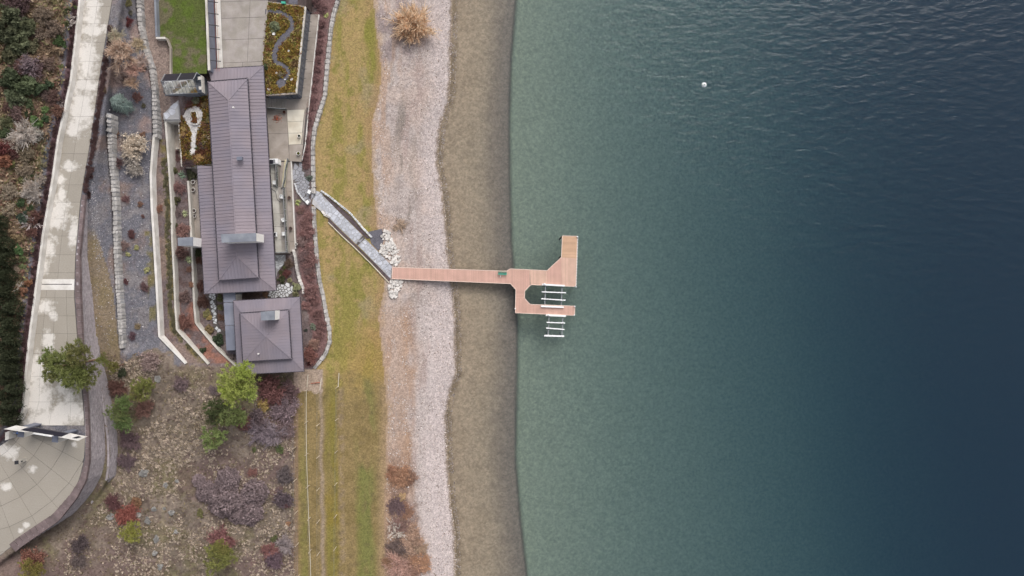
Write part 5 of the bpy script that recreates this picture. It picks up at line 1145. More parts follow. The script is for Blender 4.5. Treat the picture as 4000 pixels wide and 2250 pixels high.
# bench
bb = P(1963, 1067, ZDK); bench = thing('park_bench', 'green slatted bench on the dock walkway before the platform', 'bench', bb)
for k in range(4): MB().prism(XY([(1946, 1063.5 + 2.4 * k), (1980, 1065 + 2.4 * k), (1980, 1067.2 + 2.4 * k), (1946, 1065.7 + 2.4 * k)], ZDK + .45), ZDK + .41, ZDK + .45).build('seat_slat', 'teal_paint', bb, bench)
for k in range(3): MB().prism(XY([(1946, 1060.2 + .7 * k), (1980, 1061.7 + .7 * k), (1980, 1062.5 + .7 * k), (1946, 1061 + .7 * k)], ZDK + .8 - .12 * k), ZDK + .7 - .12 * k, ZDK + .8 - .12 * k).build('back_slat', 'teal_paint', bb, bench)
for u in (1949, 1977):
    for v in (1062, 1073): p = P(u, v, ZDK); MB().bar((p[0], p[1], ZDK), (p[0], p[1], ZDK + (.8 if v < 1065 else .41)), .06, .06).build('leg', 'dark_metal', bb, bench)
sh_ = thing('dock_cleat', 'small white cleat on the dock in front of the green bench', 'cleat', P(1955, 1079, ZDK)); q = sh_.location
MB().bar((q[0], q[1], q[2]), (q[0], q[1], q[2] + .12), .1, .1).build('foot', 'white_paint', q, sh_); MB().bar((q[0] - .02, q[1] - .2, q[2] + .14), (q[0] + .03, q[1] + .2, q[2] + .14), .09, .06).build('horn', 'white_paint', q, sh_)
# boat lifts
def lift(label, thick, thin, grey, zt=1.9):
    b0 = P(*thick[0][0], 0); t = thing('boat_lift', label, 'boat lift', (b0[0], b0[1], 0)); L0 = t.location
    for a, b in thick: p, q = P(*a, zt), P(*b, zt); MB().bar((p[0], p[1], zt), (q[0], q[1], zt), .27, .25).build('side_beam', 'white_paint', L0, t)
    for a, b in thin: p, q = P(*a, zt - .1), P(*b, zt - .1); MB().bar((p[0], p[1], zt - .05), (q[0], q[1], zt - .05), .18, .2).build('bunk', 'white_paint', L0, t)
    for a, b in grey: p, q = P(*a, zt - .3), P(*b, zt - .3); MB().bar((p[0], p[1], zt - .3), (q[0], q[1], zt - .3), .16, .18).build('cross_beam', 'grey_metal', L0, t)
    for a, b in grey:
        for e in (a, b): p = P(*e, zt); zb = ground_xy(p[0], p[1], -4); MB().tube((p[0], p[1], zb - .2), (p[0], p[1], zt + .1), .09, .09, 8).build('leg', 'grey_metal', L0, t)
    p = P(thick[0][0][0] + 10, thick[0][0][1] - 1.5, zt); MB().lathe((p[0], p[1], zt), [(.16, 0), (.16, .3), (.08, .36)], 10).build('winch', 'white_paint', L0, t)
lift('larger white boat lift inside the slip between the two dock arms', [((2117, 1111), (2206, 1116)), ((2113, 1196), (2202, 1200))], [((2116, 1140), (2211, 1143.5)), ((2114, 1166.5), (2209, 1173))], [((2131, 1114), (2128, 1197)), ((2196, 1115), (2192, 1199))])
lift('smaller white boat lift outside the far dock arm', [((2132, 1231), (2211, 1234.5)), ((2126, 1311), (2204, 1313))], [((2135, 1259), (2207, 1261.5)), ((2133, 1281), (2205, 1287))], [((2145, 1233), (2141, 1311)), ((2199, 1235), (2195, 1312))])
bo = P(2751, 331, .2); buoy = thing('mooring_buoy', 'round white mooring buoy floating alone on the open lake', 'buoy', (bo[0], bo[1], 0))
MB().lathe((bo[0], bo[1], -.22), [(.03, 0), (.24, .06), (.37, .17), (.42, .32), (.38, .46), (.26, .58), (.1, .64)], 20).build('float', 'white_paint', buoy.location, buoy); MB().lathe((bo[0], bo[1], .4), [(.06, 0), (.06, .08), (.1, .1), (.03, .15)], 10).build('eye', 'grey_metal', buoy.location, buoy)

# ================================================================== courtyard, greenhouse, light well
Zy = 6.1; cy = [(698, 376), (760, 368), (818, 366), (836, 640), (768, 648), (712, 652), (703, 560), (699, 470)]
cyb = P(765, 520, 4); cyd = thing('courtyard_garden', 'raised courtyard garden with pale retaining walls beside the roof', 'garden bed', cyb)
MB().prism(XY(cy, Zy), 3.2, Zy - .1).build('wall', 'stucco', cyb, cyd); MB().prism(XY([lerp(centroid(cy), p, .985) for p in cy], Zy), Zy - .1, Zy).build('bed_soil', 'soil', cyb, cyd)
p, q = P(700, 470, Zy), P(712, 652, Zy); MB().bar((p[0], p[1], Zy + .05), (q[0], q[1], Zy + .05), .2, .3).build('coping', 'pale_concrete', cyb, cyd)
Y1 = [(704, 436), (720, 430), (736, 422), (762, 412), (786, 420), (795, 440), (793, 472), (785, 496), (773, 520), (769, 560), (767, 602), (750, 610), (740, 602), (743, 560), (746, 522), (738, 500), (728, 480), (714, 460)]
structure(MB().prism(XY(Y1, Zy + .04), Zy - .02, Zy + .05).build('pebble_path', 'white_gravel', P(755, 500, Zy)))
plb = P(762, 462, Zy); plt = thing('planter_box', 'low rectangular white framed planter in the pebbled courtyard', 'planter', plb)
for a, b in (((746, 437), (768, 435)), ((768, 435), (775, 484)), ((775, 484), (752, 486)), ((752, 486), (746, 437))): p, q = P(*a, Zy + .3), P(*b, Zy + .3); MB().bar((p[0], p[1], Zy + .2), (q[0], q[1], Zy + .2), .2, .4).build('side', 'white_concrete', plb, plt)
MB().prism(XY([(747, 438), (768, 436), (774, 483), (752, 485)], Zy + .25), Zy + .05, Zy + .28).build('soil', 'soil', plb, plt)
# light well
lwl = thing('light_well', 'deep open concrete light well below the flagstone landing', 'light well', P(672, 550, 3.9)); q0 = lwl.location
MB().prism(XY([(640, 468), (699, 467), (699, 474), (640, 475)], 6.9), 3.6, 6.9).build('end_wall', 'white_concrete', q0, lwl)
MB().prism(XY([(650, 470), (706, 470), (716, 650), (664, 650)], 4.3), 3.8, 4.28).build('floor', 'patio_concrete', q0, lwl)
MB().prism(XY([(686, 577), (704, 576), (704.5, 581), (686.5, 582)], 5.2), 4.2, 5.2).build('cross_wall', 'pale_concrete', q0, lwl)
# greenhouse
ZH = 7.9; ghb = P(700, 340, ZH); gh = thing('greenhouse', 'glass greenhouse with black shaded back slope below the upper lawn', 'greenhouse', ghb)
rg = [P(629, 318, ZH + 2.7), P(755, 311, ZH + 2.7)]; bk = [P(645, 290, ZH + 1.3), P(770, 283, ZH + 1.3)]; ft = [P(647, 371, ZH + .25), P(773, 363, ZH + .25)]
L3 = lambda a, b, t: tuple(a[i] + (b[i] - a[i]) * t for i in range(3))
def quad3(mb, a, b, c, d, th=.03): mb.add([a, b, c, d, (a[0], a[1], a[2] - th), (b[0], b[1], b[2] - th), (c[0], c[1], c[2] - th), (d[0], d[1], d[2] - th)], [(0, 1, 2, 3), (7, 6, 5, 4), (0, 4, 5, 1), (1, 5, 6, 2), (2, 6, 7, 3), (3, 7, 4, 0)]); return mb
for k in range(2): quad3(MB(), L3(rg[0], rg[1], k * .5 + .02), L3(rg[0], rg[1], k * .5 + .48), L3(bk[0], bk[1], k * .5 + .48), L3(bk[0], bk[1], k * .5 + .02), .06).build('shade_panel', 'black_panel', ghb, gh)
for t_ in (0, .5, 1): a, b = L3(rg[0], rg[1], t_), L3(bk[0], bk[1], t_); MB().bar((a[0], a[1], a[2] + .05), (b[0], b[1], b[2] + .05), .1, .1).build('rafter', 'grey_metal', ghb, gh)
for k in range(9):
    for j in range(2): quad3(MB(), L3(L3(rg[0], ft[0], j * .5), L3(rg[1], ft[1], j * .5), k / 9 + .006), L3(L3(rg[0], ft[0], j * .5), L3(rg[1], ft[1], j * .5), (k + 1) / 9 - .006), L3(L3(rg[0], ft[0], j * .5 + .49), L3(rg[1], ft[1], j * .5 + .49), (k + 1) / 9 - .006), L3(L3(rg[0], ft[0], j * .5 + .49), L3(rg[1], ft[1], j * .5 + .49), k / 9 + .006), .02).build('pane', 'glass', ghb, gh)
for k in range(10): a, b = L3(rg[0], rg[1], k / 9), L3(ft[0], ft[1], k / 9); MB().bar(a, b, .05, .06).build('glazing_bar', 'grey_metal', ghb, gh)
for a, b in ((rg[0], rg[1]), (L3(rg[0], ft[0], .5), L3(rg[1], ft[1], .5)), (ft[0], ft[1])): MB().bar(a, b, .07, .08).build('rail', 'grey_metal', ghb, gh)
for k in (1, 5.2): 
    a, b = L3(rg[0], rg[1], k / 9), L3(rg[0], rg[1], (k + 2) / 9); a = (a[0] + .1, a[1] - .2, a[2] + .25); b = (b[0] + .1, b[1] - .2, b[2] + .25); MB().bar(a, b, .05, .05).bar(a, (a[0] + .2, a[1] - 1.0, a[2] - .5), .05, .05).bar(b, (b[0] + .2, b[1] - 1.0, b[2] - .5), .05, .05).build('open_vent', 'white_paint', ghb, gh)
f_ = [P(647, 371, ZH)[:2], P(773, 363, ZH)[:2]]; MB().prism([(bk[0][0], bk[0][1]), (bk[1][0], bk[1][1]), f_[1], f_[0]], ZH - 3, ZH + .02).build('floor', 'pale_mortar', ghb, gh)
MB().prism([(f_[0][0], f_[0][1]), (f_[1][0], f_[1][1]), (f_[1][0], f_[1][1] - .15), (f_[0][0], f_[0][1] - .15)], ZH - 2.5, ZH + .25).build('front_sill', 'chimney_grey', ghb, gh)
MB().prism([(bk[0][0], bk[0][1]), (bk[1][0], bk[1][1]), (bk[1][0], bk[1][1] - .12), (bk[0][0], bk[0][1] - .12)], ZH - .2, ZH + 1.28).build('back_wall', 'chimney_grey', ghb, gh)
for k in range(7):
    a = L3((*f_[0], ZH), (*f_[1], ZH), (k + .5) / 7); MB().prism([(a[0] - .5, a[1] + .3), (a[0] + .5, a[1] + .3), (a[0] + .5, a[1] + random.uniform(.7, 1.1)), (a[0] - .5, a[1] + 1.0)], ZH + .02, ZH + random.uniform(.25, .7)).build('potting_bench', random.choice(['white_concrete', 'pale_mortar', 'chimney_grey']), ghb, gh)
anb = P(775, 330, ZH); an = thing('glass_porch', 'small glazed porch with two pale tables on the house side of the greenhouse', 'porch', anb)
MB().prism(XY([(762, 293), (788, 297), (792, 362), (772, 364)], ZH), ZH - 3, ZH + .03).build('floor', 'chimney_grey', anb, an)
for q in ([(772, 299), (784, 299), (785, 311), (773, 312)], [(776, 338), (787, 338), (788, 350), (777, 350)]): MB().prism(XY(q, ZH + .7), ZH + .64, ZH + .7).build('table_top', 'white_concrete', anb, an); c = P(*centroid(q), ZH + .3); MB().bar((c[0], c[1], ZH), (c[0], c[1], ZH + .65), .12, .12).build('table_leg', 'grey_metal', anb, an)
p, q = P(789, 296, ZH + .6), P(793, 362, ZH + .6); MB().bar((p[0], p[1], ZH + .4), (q[0], q[1], ZH + .4), .1, 1.0).build('side_wall', 'pale_concrete', anb, an)
# things at the top edge of the frame: storage deck and teal chest
tcb = P(1106, 9, 6.0); tch = thing('storage_chest', 'teal storage chest at the edge of the planted roof', 'chest', (tcb[0], tcb[1], 5.95)); MB().prism(XY([(1099, 5), (1114, 6), (1113, 13), (1098, 12)], 6.5), 5.95, 6.45).build('body', 'teal_paint', tch.location, tch); MB().prism(XY([(1098.5, 4.5), (1114.5, 5.5), (1113.5, 13.5), (1097.5, 12.5)], 6.55), 6.45, 6.53).build('lid', 'teal_paint', tch.location, tch)
structure(MB().prism(XY([(1052, -66), (1200, -66), (1196, 24), (1050, 5)], 5.9), 2.5, 5.92).build('planted_terrace', 'soil', P(1120, -20, 4)))
for u, m_ in ((1100, 'black_panel'), (1145, 'dark_gravel')): structure(MB().prism(XY([(u - 18, -40), (u + 18, -40), (u + 17, 17), (u - 17, 14)], 5.95), 5.9, 5.95).build('roof_mat', m_, P(u, -10, 5.9)))
for i, (u, v, r_) in enumerate(((759, 713, 8.5), (759, 743, 8.5), (763, 824, 8.5), (765, 845, 6.5))): pot('round_planter', u, v, float(Zuv(u, v)), r_ * S * .93, .55, 'pot_white', ('white ring planter on the rear walkway at the notch of the long roof', 'white ring planter on the rear walkway opposite the round dusky-pink dome bush', 'large white ring planter on the rear walkway touching a smaller one', 'smallest white round planter on the narrow walkway behind the house')[i])
wkz = 4.0; structure(MB().prism(XY([(748, 660), (790, 655), (812, 940), (762, 940)], 4.0), 3.0, 4.02).build('rear_walk', 'patio_concrete', P(775, 800, 3.5)))
pot('fire_bowl', 1132, 773, 3.0, .26, .4, 'pot_brown', 'round brown bowl on the lower walk level with the terrace stairs'); pot('fire_bowl', 1138, 893, 3.0, .28, .4, 'pot_brown', 'rusty round bowl on the lower walk near the lounge seat')
pot('flower_pot', 1171, 533, 3.11, .27, .45, 'pot_white', 'white pot with green plant on the cream patio slab', None, C(70, 80, 50)); pot('flower_pot', 1168, 601, 3.1, .32, .4, 'pot_white', 'white pot with yellow-green plant at the end of the patio', None, C(120, 120, 50)); pot('flower_pot', 1113, 440, 3.1, .24, .45, 'pot_brown', 'dark red pot at the foot of the entry steps', None, C(90, 50, 40)); pot('flower_pot', 1159, 954, 3.0, .22, .35, 'pot_white', 'pale pot in the red shrub bed by the lower walk')
lf = thing('leaf_pile', 'scatter of rust-red fallen leaves on the patio', 'leaves', P(1083, 463, 3.1)); lq = lf.location
r_ = np.random.default_rng(5); n_ = 160; c_ = np.stack([r_.normal(0, .38, n_), r_.normal(0, .26, n_), r_.uniform(.01, .05, n_)], 1); me = npmesh('leaves', *quads_at(c_, .12, r_, up=.9)); link('leaves', me, 'rust', (0, 0, 0), lf)
cuv = [(1060, 735), (1066, 742), (1076, 748), (1079, 760), (1081, 775), (1088, 785), (1097, 790)]; mb = MB()
for a, b in zip(cuv[:-1], cuv[1:]): p, q = P(*a, ZD + .03), P(*b, ZD + .03); mb.bar(p, q, .05, .04)
tag(mb.build('garden_hose', 'dark_metal', P(1075, 750, ZD)), 'thin dark hose curling across the raised terrace', 'hose')

# ================================================================== planting
GRN, DGR, BGR, OLV = C(92, 108, 70), C(64, 80, 56), C(104, 126, 60), C(120, 116, 68)
BUR, RED, BRN, PNK = C(116, 66, 66), C(150, 74, 58), C(128, 96, 80), C(158, 124, 116)
GRY, PAL, PUR, TAN, ORG, YEL, LIM = C(178, 166, 156), C(206, 186, 160), C(128, 106, 112), C(182, 156, 118), C(172, 112, 66), C(190, 160, 60), C(158, 168, 96)
# ---- wooded hillside above the driveway
hs_ = [('bush', 40, 60, 52, C(94, 100, 66), 'green'), ('bush', 100, 108, 40, C(104, 108, 68), 'green'), ('bush', 60, 170, 48, C(92, 98, 62), 'green'), ('bush', 12, 125, 46, C(88, 92, 60), 'green'), ('bush', 122, 178, 28, C(104, 100, 66), 'green'), ('bush', 30, 220, 34, C(100, 98, 62), 'green'),
       ('bush', 30, 305, 46, C(84, 96, 60), 'green'), ('bush', 92, 330, 48, C(100, 114, 70), 'green'), ('bush', 55, 375, 46, C(102, 112, 74), 'green'), ('bush', 150, 345, 28, C(86, 104, 66), 'green'), ('bush', 186, 330, 20, C(76, 96, 62), 'green'), ('bush', 108, 408, 26, C(90, 104, 62), 'green'),
       ('bush', 220, 158, 24, C(84, 108, 52), 'bright'), ('bush', 244, 172, 14, C(80, 104, 54), 'bright'), ('bush', 140, 476, 25, C(96, 128, 58), 'bright'), ('bush', 172, 428, 17, C(104, 132, 60), 'bright'), ('bush', 172, 462, 18, C(78, 104, 60), 'green'), ('bush', 105, 436, 18, C(78, 96, 58), 'green'),
       ('dense', 60, 12, 52, C(104, 76, 76), 'burgundy'), ('dense', 100, 252, 46, PUR, 'purple'), ('dense', 140, 270, 34, C(126, 96, 98), 'purple'), ('dense', 60, 265, 34, C(122, 84, 76), 'burgundy'), ('dense', 60, 440, 34, C(128, 98, 92), 'burgundy'), ('dense', 30, 420, 26, C(118, 82, 74), 'burgundy'),
       ('twig', 88, 520, 54, GRY, 'pale'), ('twig', 52, 552, 34, C(190, 174, 156), 'pale'), ('twig', 138, 520, 34, C(170, 164, 154), 'pale'), ('bush', 22, 480, 30, C(104, 106, 64), 'green'), ('bush', 12, 520, 26, C(84, 100, 58), 'green'),
       ('dense', 14, 578, 36, C(128, 62, 58), 'red'), ('bush', 16, 630, 32, C(160, 96, 58), 'orange'), ('bush', 38, 640, 18, C(120, 116, 50), 'olive'), ('dense', 45, 600, 26, C(112, 70, 64), 'burgundy'), ('dense', 100, 605, 36, C(140, 122, 92), 'tan'), ('dense', 92, 660, 34, C(148, 128, 102), 'tan'), ('bush', 108, 688, 15, C(88, 108, 56), 'bright'), ('bush', 82, 704, 14, C(118, 118, 58), 'olive'),
       ('twig', 130, 756, 50, GRY, 'pale'), ('twig', 112, 722, 30, C(176, 160, 146), 'pale'), ('twig', 160, 700, 26, C(170, 154, 140), 'pale'), ('bush', 74, 790, 20, C(78, 102, 58), 'green'), ('bush', 112, 812, 18, C(86, 104, 60), 'green'), ('dense', 28, 748, 38, C(152, 134, 110), 'tan'), ('dense', 30, 820, 30, C(168, 148, 118), 'tan'),
       ('bush', 86, 850, 24, C(76, 94, 74), 'green'), ('dense', 135, 850, 30, C(122, 78, 68), 'burgundy'), ('dense', 120, 905, 26, C(128, 82, 70), 'burgundy'), ('bush', 62, 932, 22, C(164, 136, 86), 'orange'), ('bush', 65, 975, 24, C(82, 116, 56), 'bright'), ('bush', 86, 1010, 17, C(112, 122, 64), 'olive'), ('bush', 124, 978, 9, C(124, 134, 88), 'bright'), ('bush', 84, 1042, 15, C(124, 134, 76), 'olive'), ('bush', 94, 1050, 8, C(150, 162, 104), 'bright'), ('dense', 54, 1050, 20, C(162, 138, 114), 'tan'),
       ('bush', 106, 1104, 20, C(164, 108, 60), 'orange'), ('bush', 84, 1138, 20, C(158, 104, 66), 'orange'), ('sparse', 66, 1120, 26, C(206, 194, 180), 'bare'), ('sparse', 112, 872, 40, C(196, 178, 174), 'bare'), ('sparse', 282, 62, 24, C(200, 186, 178), 'bare'), ('sparse', 272, 92, 20, C(196, 182, 174), 'bare'), ('sparse', 232, 400, 22, C(190, 172, 166), 'bare'),
       ('bush', 262, 40, 16, C(104, 110, 60), 'olive'), ('bush', 258, 92, 14, C(104, 106, 58), 'olive'), ('bush', 292, 26, 8, C(110, 124, 56), 'bright'), ('bush', 236, 262, 13, C(118, 126, 62), 'olive'), ('dense', 205, 110, 40, C(138, 116, 96), 'tan'), ('dense', 160, 60, 40, C(146, 124, 100), 'tan'), ('dense', 150, 130, 34, C(134, 112, 92), 'tan'), ('dense', 190, 250, 30, C(140, 112, 96), 'tan'), ('dense', 205, 380, 30, C(122, 88, 78), 'burgundy'), ('dense', 220, 430, 26, C(136, 92, 72), 'burgundy'), ('dense', 175, 372, 24, C(116, 92, 84), 'burgundy'), ('dense', 148, 300, 24, C(140, 112, 92), 'tan'),
       ('bush', 48, 1240, 24, C(150, 118, 84), 'tan'), ('bush', 60, 1232, 9, C(190, 184, 70), 'yellow'), ('bush', 30, 1224, 7, C(190, 184, 74), 'yellow'), ('bush', 172, 645, 9, C(140, 128, 92), 'olive'), ('bush', 154, 662, 8, C(146, 130, 84), 'olive')]
LB = {'green': 'leafy dull green shrub on the wooded hillside above the driveway', 'bright': 'small bright green shrub among brown hillside brush above the driveway', 'burgundy': 'leafless burgundy-brown shrub on the wooded hillside', 'purple': 'leafless purple-grey shrub between the hillside evergreens', 'pale': 'pale grey leafless shrub on the hillside near the driveway wall', 'red': 'dark red leafless shrub on the wooded hillside', 'orange': 'orange autumn shrub on the hillside above the driveway', 'olive': 'small olive-green shrub on the hillside above the driveway', 'tan': 'dry tan shrub on the wooded hillside', 'bare': 'sparse pale bare sapling on the hillside above the driveway wall', 'yellow': 'yellow-leaved twig clump beside the dark hedge'}
NM = {'green': 'leafy_shrub', 'bright': 'green_shrub', 'burgundy': 'bare_shrub', 'purple': 'bare_shrub', 'pale': 'bare_shrub', 'red': 'bare_shrub', 'orange': 'autumn_shrub', 'olive': 'olive_shrub', 'tan': 'dry_shrub', 'bare': 'bare_sapling', 'yellow': 'yellow_shrub'}
for k, u, v, r, c, nm in hs_: plant(k, u, v, r, tuple(q * (1.2 if nm in ('green', 'bright', 'olive') else 1.12) for q in c), NM[nm], LB[nm], 'shrub', nm + ' shrubs on the hillside', hgt=1.0 if r > 24 else .8)
# dark hedge
for i in range(26):
    v = 860 + i * 31; u = {0: 4, 1: 10}.get(0, 0) + float(np.interp(v, [860, 1000, 1200, 1400, 1600], [2, 8, 34, 44, 44])) + random.uniform(-8, 8)
    plant('conifer', u + (14 if i % 2 else -14) * (v > 950), v, 27 if v > 950 else 17, tuple(np.array(C(72, 80, 48)) * random.uniform(.85, 1.1)), 'hedge_conifer', 'dark green upright conifer in the hedge beside the driveway wall', 'hedge', 'conifers of the dark hedge', hgt=1.0)
# low dark hedge along the driveway and at the hill wall foot
for i in range(66):
    v = 110 + i * 10 + random.uniform(-4, 4); u = float(I(v, RR)) + 13 + random.uniform(-4, 4); plant('dense', u, v, random.uniform(8, 14), tuple(np.array(C(104, 72, 70)) * random.uniform(.85, 1.15)), 'low_shrub', 'low burgundy-brown shrub in the strip along the driveway edge', 'shrub', 'low shrubs along the driveway edge')
for i in range(100):
    v = 6 + i * 16 + random.uniform(-6, 6); u = float(I(v, RL)) - 9 - random.uniform(0, 8); 
    if v < 1580: plant('dense', u, v, random.uniform(7, 12), tuple(np.array(C(96, 66, 66)) * random.uniform(.85, 1.15)), 'low_shrub', 'low dark reddish shrub at the top of the white driveway wall', 'shrub', 'low shrubs on the driveway wall')
# ---- gravel terraces
T = [('dense', 490, 80, 21, C(120, 50, 52), 'crimson bush in the gravel beside the stone wall'), ('bush', 500, 44, 13, C(140, 132, 108), 'small dry olive bush in the gravel below the stone wall'), ('bush', 485, 2, 18, C(120, 112, 58), 'olive bush at the head of the gravel slope'),
     ('dense', 486, 310, 20, C(140, 110, 102), 'small brown bare bush on the gravel below the bare tree'), ('dense', 534, 376, 21, C(146, 98, 86), 'reddish-brown bare bush beside the stone wall'), ('bush', 404, 352, 13, C(116, 92, 62), 'brownish bush at the driveway edge above the blue spruce'), ('bush', 466, 196, 12, C(146, 132, 76), 'yellowish bush under the bare tree'), ('bush', 562, 268, 12, C(128, 108, 86), 'small brown bush touching the stone wall'), ('bush', 560, 412, 10, C(124, 116, 84), 'tiny olive bush by the stone wall above the concrete wall'),
     ('dense', 516, 572, 58, C(200, 182, 158), 'wide cream-coloured bare bush on the gravel terrace'), ('dense', 520, 642, 50, C(172, 160, 148), 'grey-tan bare bush below the wide cream one on the gravel terrace'), ('dense', 452, 640, 26, C(116, 82, 82), 'dark purple bush beside the boulder edging'), ('bush', 552, 528, 14, C(158, 112, 84), 'orange-brown bush by the concrete wall head'), ('bush', 450, 520, 16, C(150, 110, 84), 'rusty bush beside the boulder edging'), ('bush', 530, 648, 11, LIM, 'pale lime cushion plant within the grey-tan bare bush'),
     ('bush', 530, 968, 11.5, C(186, 180, 104), 'pale yellow cushion plant beside the smallest gap to its twin on the gravel'), ('bush', 498, 993, 11.5, C(186, 182, 110), 'pale yellow cushion plant closest to the boulder edging'), ('bush', 571, 1055, 13, C(190, 186, 108), 'largest pale yellow cushion plant, near the concrete wall'),
     ('dense', 487, 775, 18, C(132, 90, 90), 'plum-coloured bush below the cream bare bush on the gravel'), ('dense', 545, 797, 13, C(156, 112, 86), 'orange-brown bush by the concrete wall'), ('dense', 512, 915, 18, C(122, 74, 74), 'dark red bush above the yellow cushion plants'), ('dense', 490, 1100, 13, C(126, 76, 80), 'small dark red bush beside the boulder edging end'), ('dense', 562, 1122, 20, C(128, 92, 92), 'plum bush on the gravel below the largest yellow cushion'), ('dense', 515, 1312, 18, C(116, 82, 92), 'purple bush on the gravel near the wall corner'), ('dense', 557, 845, 9, C(140, 96, 88), 'tiny reddish tuft on the grey gravel'), ('dense', 480, 960, 22, C(146, 116, 108), 'faded brown bush along the boulder edging'),
     ('dense', 535, 1275, 14, C(162, 138, 96), 'dry yellow-tan tuft near the end of the boulder edging')]
for k, u, v, r, c, lb in T: plant(k, u, v, r, c, 'bush', lb)
plant('conifer', 462, 402, 30, C(146, 170, 160), 'blue_spruce', 'silvery blue-green spruce leaning over the boulder edging', 'tree', hgt=.6); plant('conifer', 492, 420, 22, C(140, 166, 158), 'blue_spruce', 'smaller blue-green spruce shoot beside the larger blue spruce', 'tree', hgt=.6)
tree(468, 205, 78, 4.2, C(186, 164, 156), 'bare_tree', 'pinkish leafless tree overhanging the driveway', crown='twig', trunkmat='pale_trunk', extra=((-30, -70, 40, .2), (40, 60, 46, -.4), (60, -40, 36, .1), (30, 110, 34, -.6)))
for u, v, r in ((500, 285, 30), (545, 235, 34), (440, 290, 26), (520, 160, 34)): plant('twig', u, v, r, C(192, 168, 156), 'bare_shrub', 'pinkish bare shrub on the gravel around the bare tree', 'shrub', 'bare shrubs under the pinkish tree')
# ---- strips between the terrace walls
T = [('dense', 622, 815, 17, C(166, 112, 84), 'orange-brown bush between the first and second terrace walls'), ('dense', 690, 618, 17, C(150, 104, 100), 'dusky pink bush beside the light well'), ('dense', 688, 596, 15, C(140, 98, 98), 'dusky purple bush inside the light well end'), ('dense', 697, 735, 28, C(158, 110, 104), 'round dusky-pink dome bush opposite the two round pots'), ('dense', 711, 900, 29, C(164, 116, 104), 'round dusky-pink dome bush next to the free-standing chimney'), ('bush', 685, 782, 18, C(104, 100, 54), 'olive-green bush between the two dusky-pink domes'), ('bush', 677, 668, 17, C(104, 102, 56), 'olive bush by the middle retaining wall'), ('yucca', 706, 685, 17, C(126, 158, 124), 'blue-green spiky rosette above the dusky-pink dome'), ('bush', 748, 686, 22, C(120, 122, 82), 'grey-green bush at the roof corner'),
     ('yucca', 717, 835, 15, C(176, 184, 118), 'pale lime spiky rosette between the dusky-pink domes'), ('yucca', 733, 1016, 16, C(178, 190, 122), 'pale lime spiky rosette below the free-standing chimney'), ('dense', 708, 985, 30, C(120, 84, 76), 'dark brown bush below the free-standing chimney'), ('dense', 738, 1052, 13, C(164, 116, 92), 'small orange-brown bush by the lowest wall'), ('dense', 747, 1112, 13, C(176, 122, 86), 'bright orange-brown tuft by the lowest wall'), ('dense', 720, 1160, 24, C(136, 104, 96), 'dull brown bush in the strip above the lowest wall'), ('dense', 690, 830, 18, C(132, 108, 106), 'plum bush at the middle wall'), ('bush', 755, 1212, 11, C(178, 162, 128), 'pale tan tuft at the bend of the lowest wall'), ('dense', 720, 1255, 34, C(150, 98, 82), 'rusty low bush at the bend of the strip'), ('bush', 684, 885, 14, C(92, 92, 52), 'small dark green bush touching the middle wall'), ('bush', 775, 990, 22, C(96, 104, 56), 'green bush between lowest wall and long roof'), ('dense', 782, 1012, 24, C(140, 92, 68), 'rusty bush against the long roof'), ('bush', 790, 1370, 14, C(84, 96, 60), 'small dark bush between the ends of the retaining walls'),
     ('dense', 785, 1120, 26, C(112, 72, 62), 'dark red-brown bush beside the long roof corner'), ('dense', 790, 1180, 28, C(120, 80, 66), 'red-brown bush above the pale garden path'), ('bush', 806, 1225, 16, C(176, 164, 84), 'yellow-green bush beside the pale garden path'), ('bush', 815, 1240, 13, C(186, 158, 66), 'golden bush beside the pale garden path'), ('bush', 815, 1290, 22, C(150, 124, 70), 'ochre bush at the curve of the pale garden path'), ('bush', 858, 1165, 15, C(138, 136, 74), 'olive-yellow bush between garden path and flat roof'), ('bush', 860, 1200, 14, C(140, 134, 76), 'olive bush beside the flat roof'), ('dense', 862, 1240, 16, C(146, 104, 80), 'rust-brown bush beside the flat roof'), ('bush', 848, 1335, 30, C(76, 94, 62), 'dark green conifer bush at the end of the flat roof'), ('dense', 890, 1400, 22, C(150, 128, 124), 'grey-pink bare bush beside the pavilion corner'),
     ('dense', 965, 1150, 20, C(104, 82, 76), 'dark bush in the gap between house and pavilion'), ('dense', 1000, 1150, 18, C(112, 86, 78), 'dark brown bush in the gap near the mosaic patio'), ('bush', 1036, 1148, 14, C(150, 110, 76), 'orange bush at the edge of the mosaic patio')]
for k, u, v, r, c, lb in T: plant(k, u, v, r, c, 'bush', lb)
for i in range(60):
    v = 630 + i * 12.8; u = float(I(v, W2)) - random.uniform(6, 20); plant('bush', u, v, random.uniform(7, 12), tuple(np.array(C(112, 104, 66)) * random.uniform(.85, 1.15)), 'ground_plant', 'low olive ground plant along the top of the middle retaining wall', 'plant', 'low plants along the middle wall', hgt=.4)
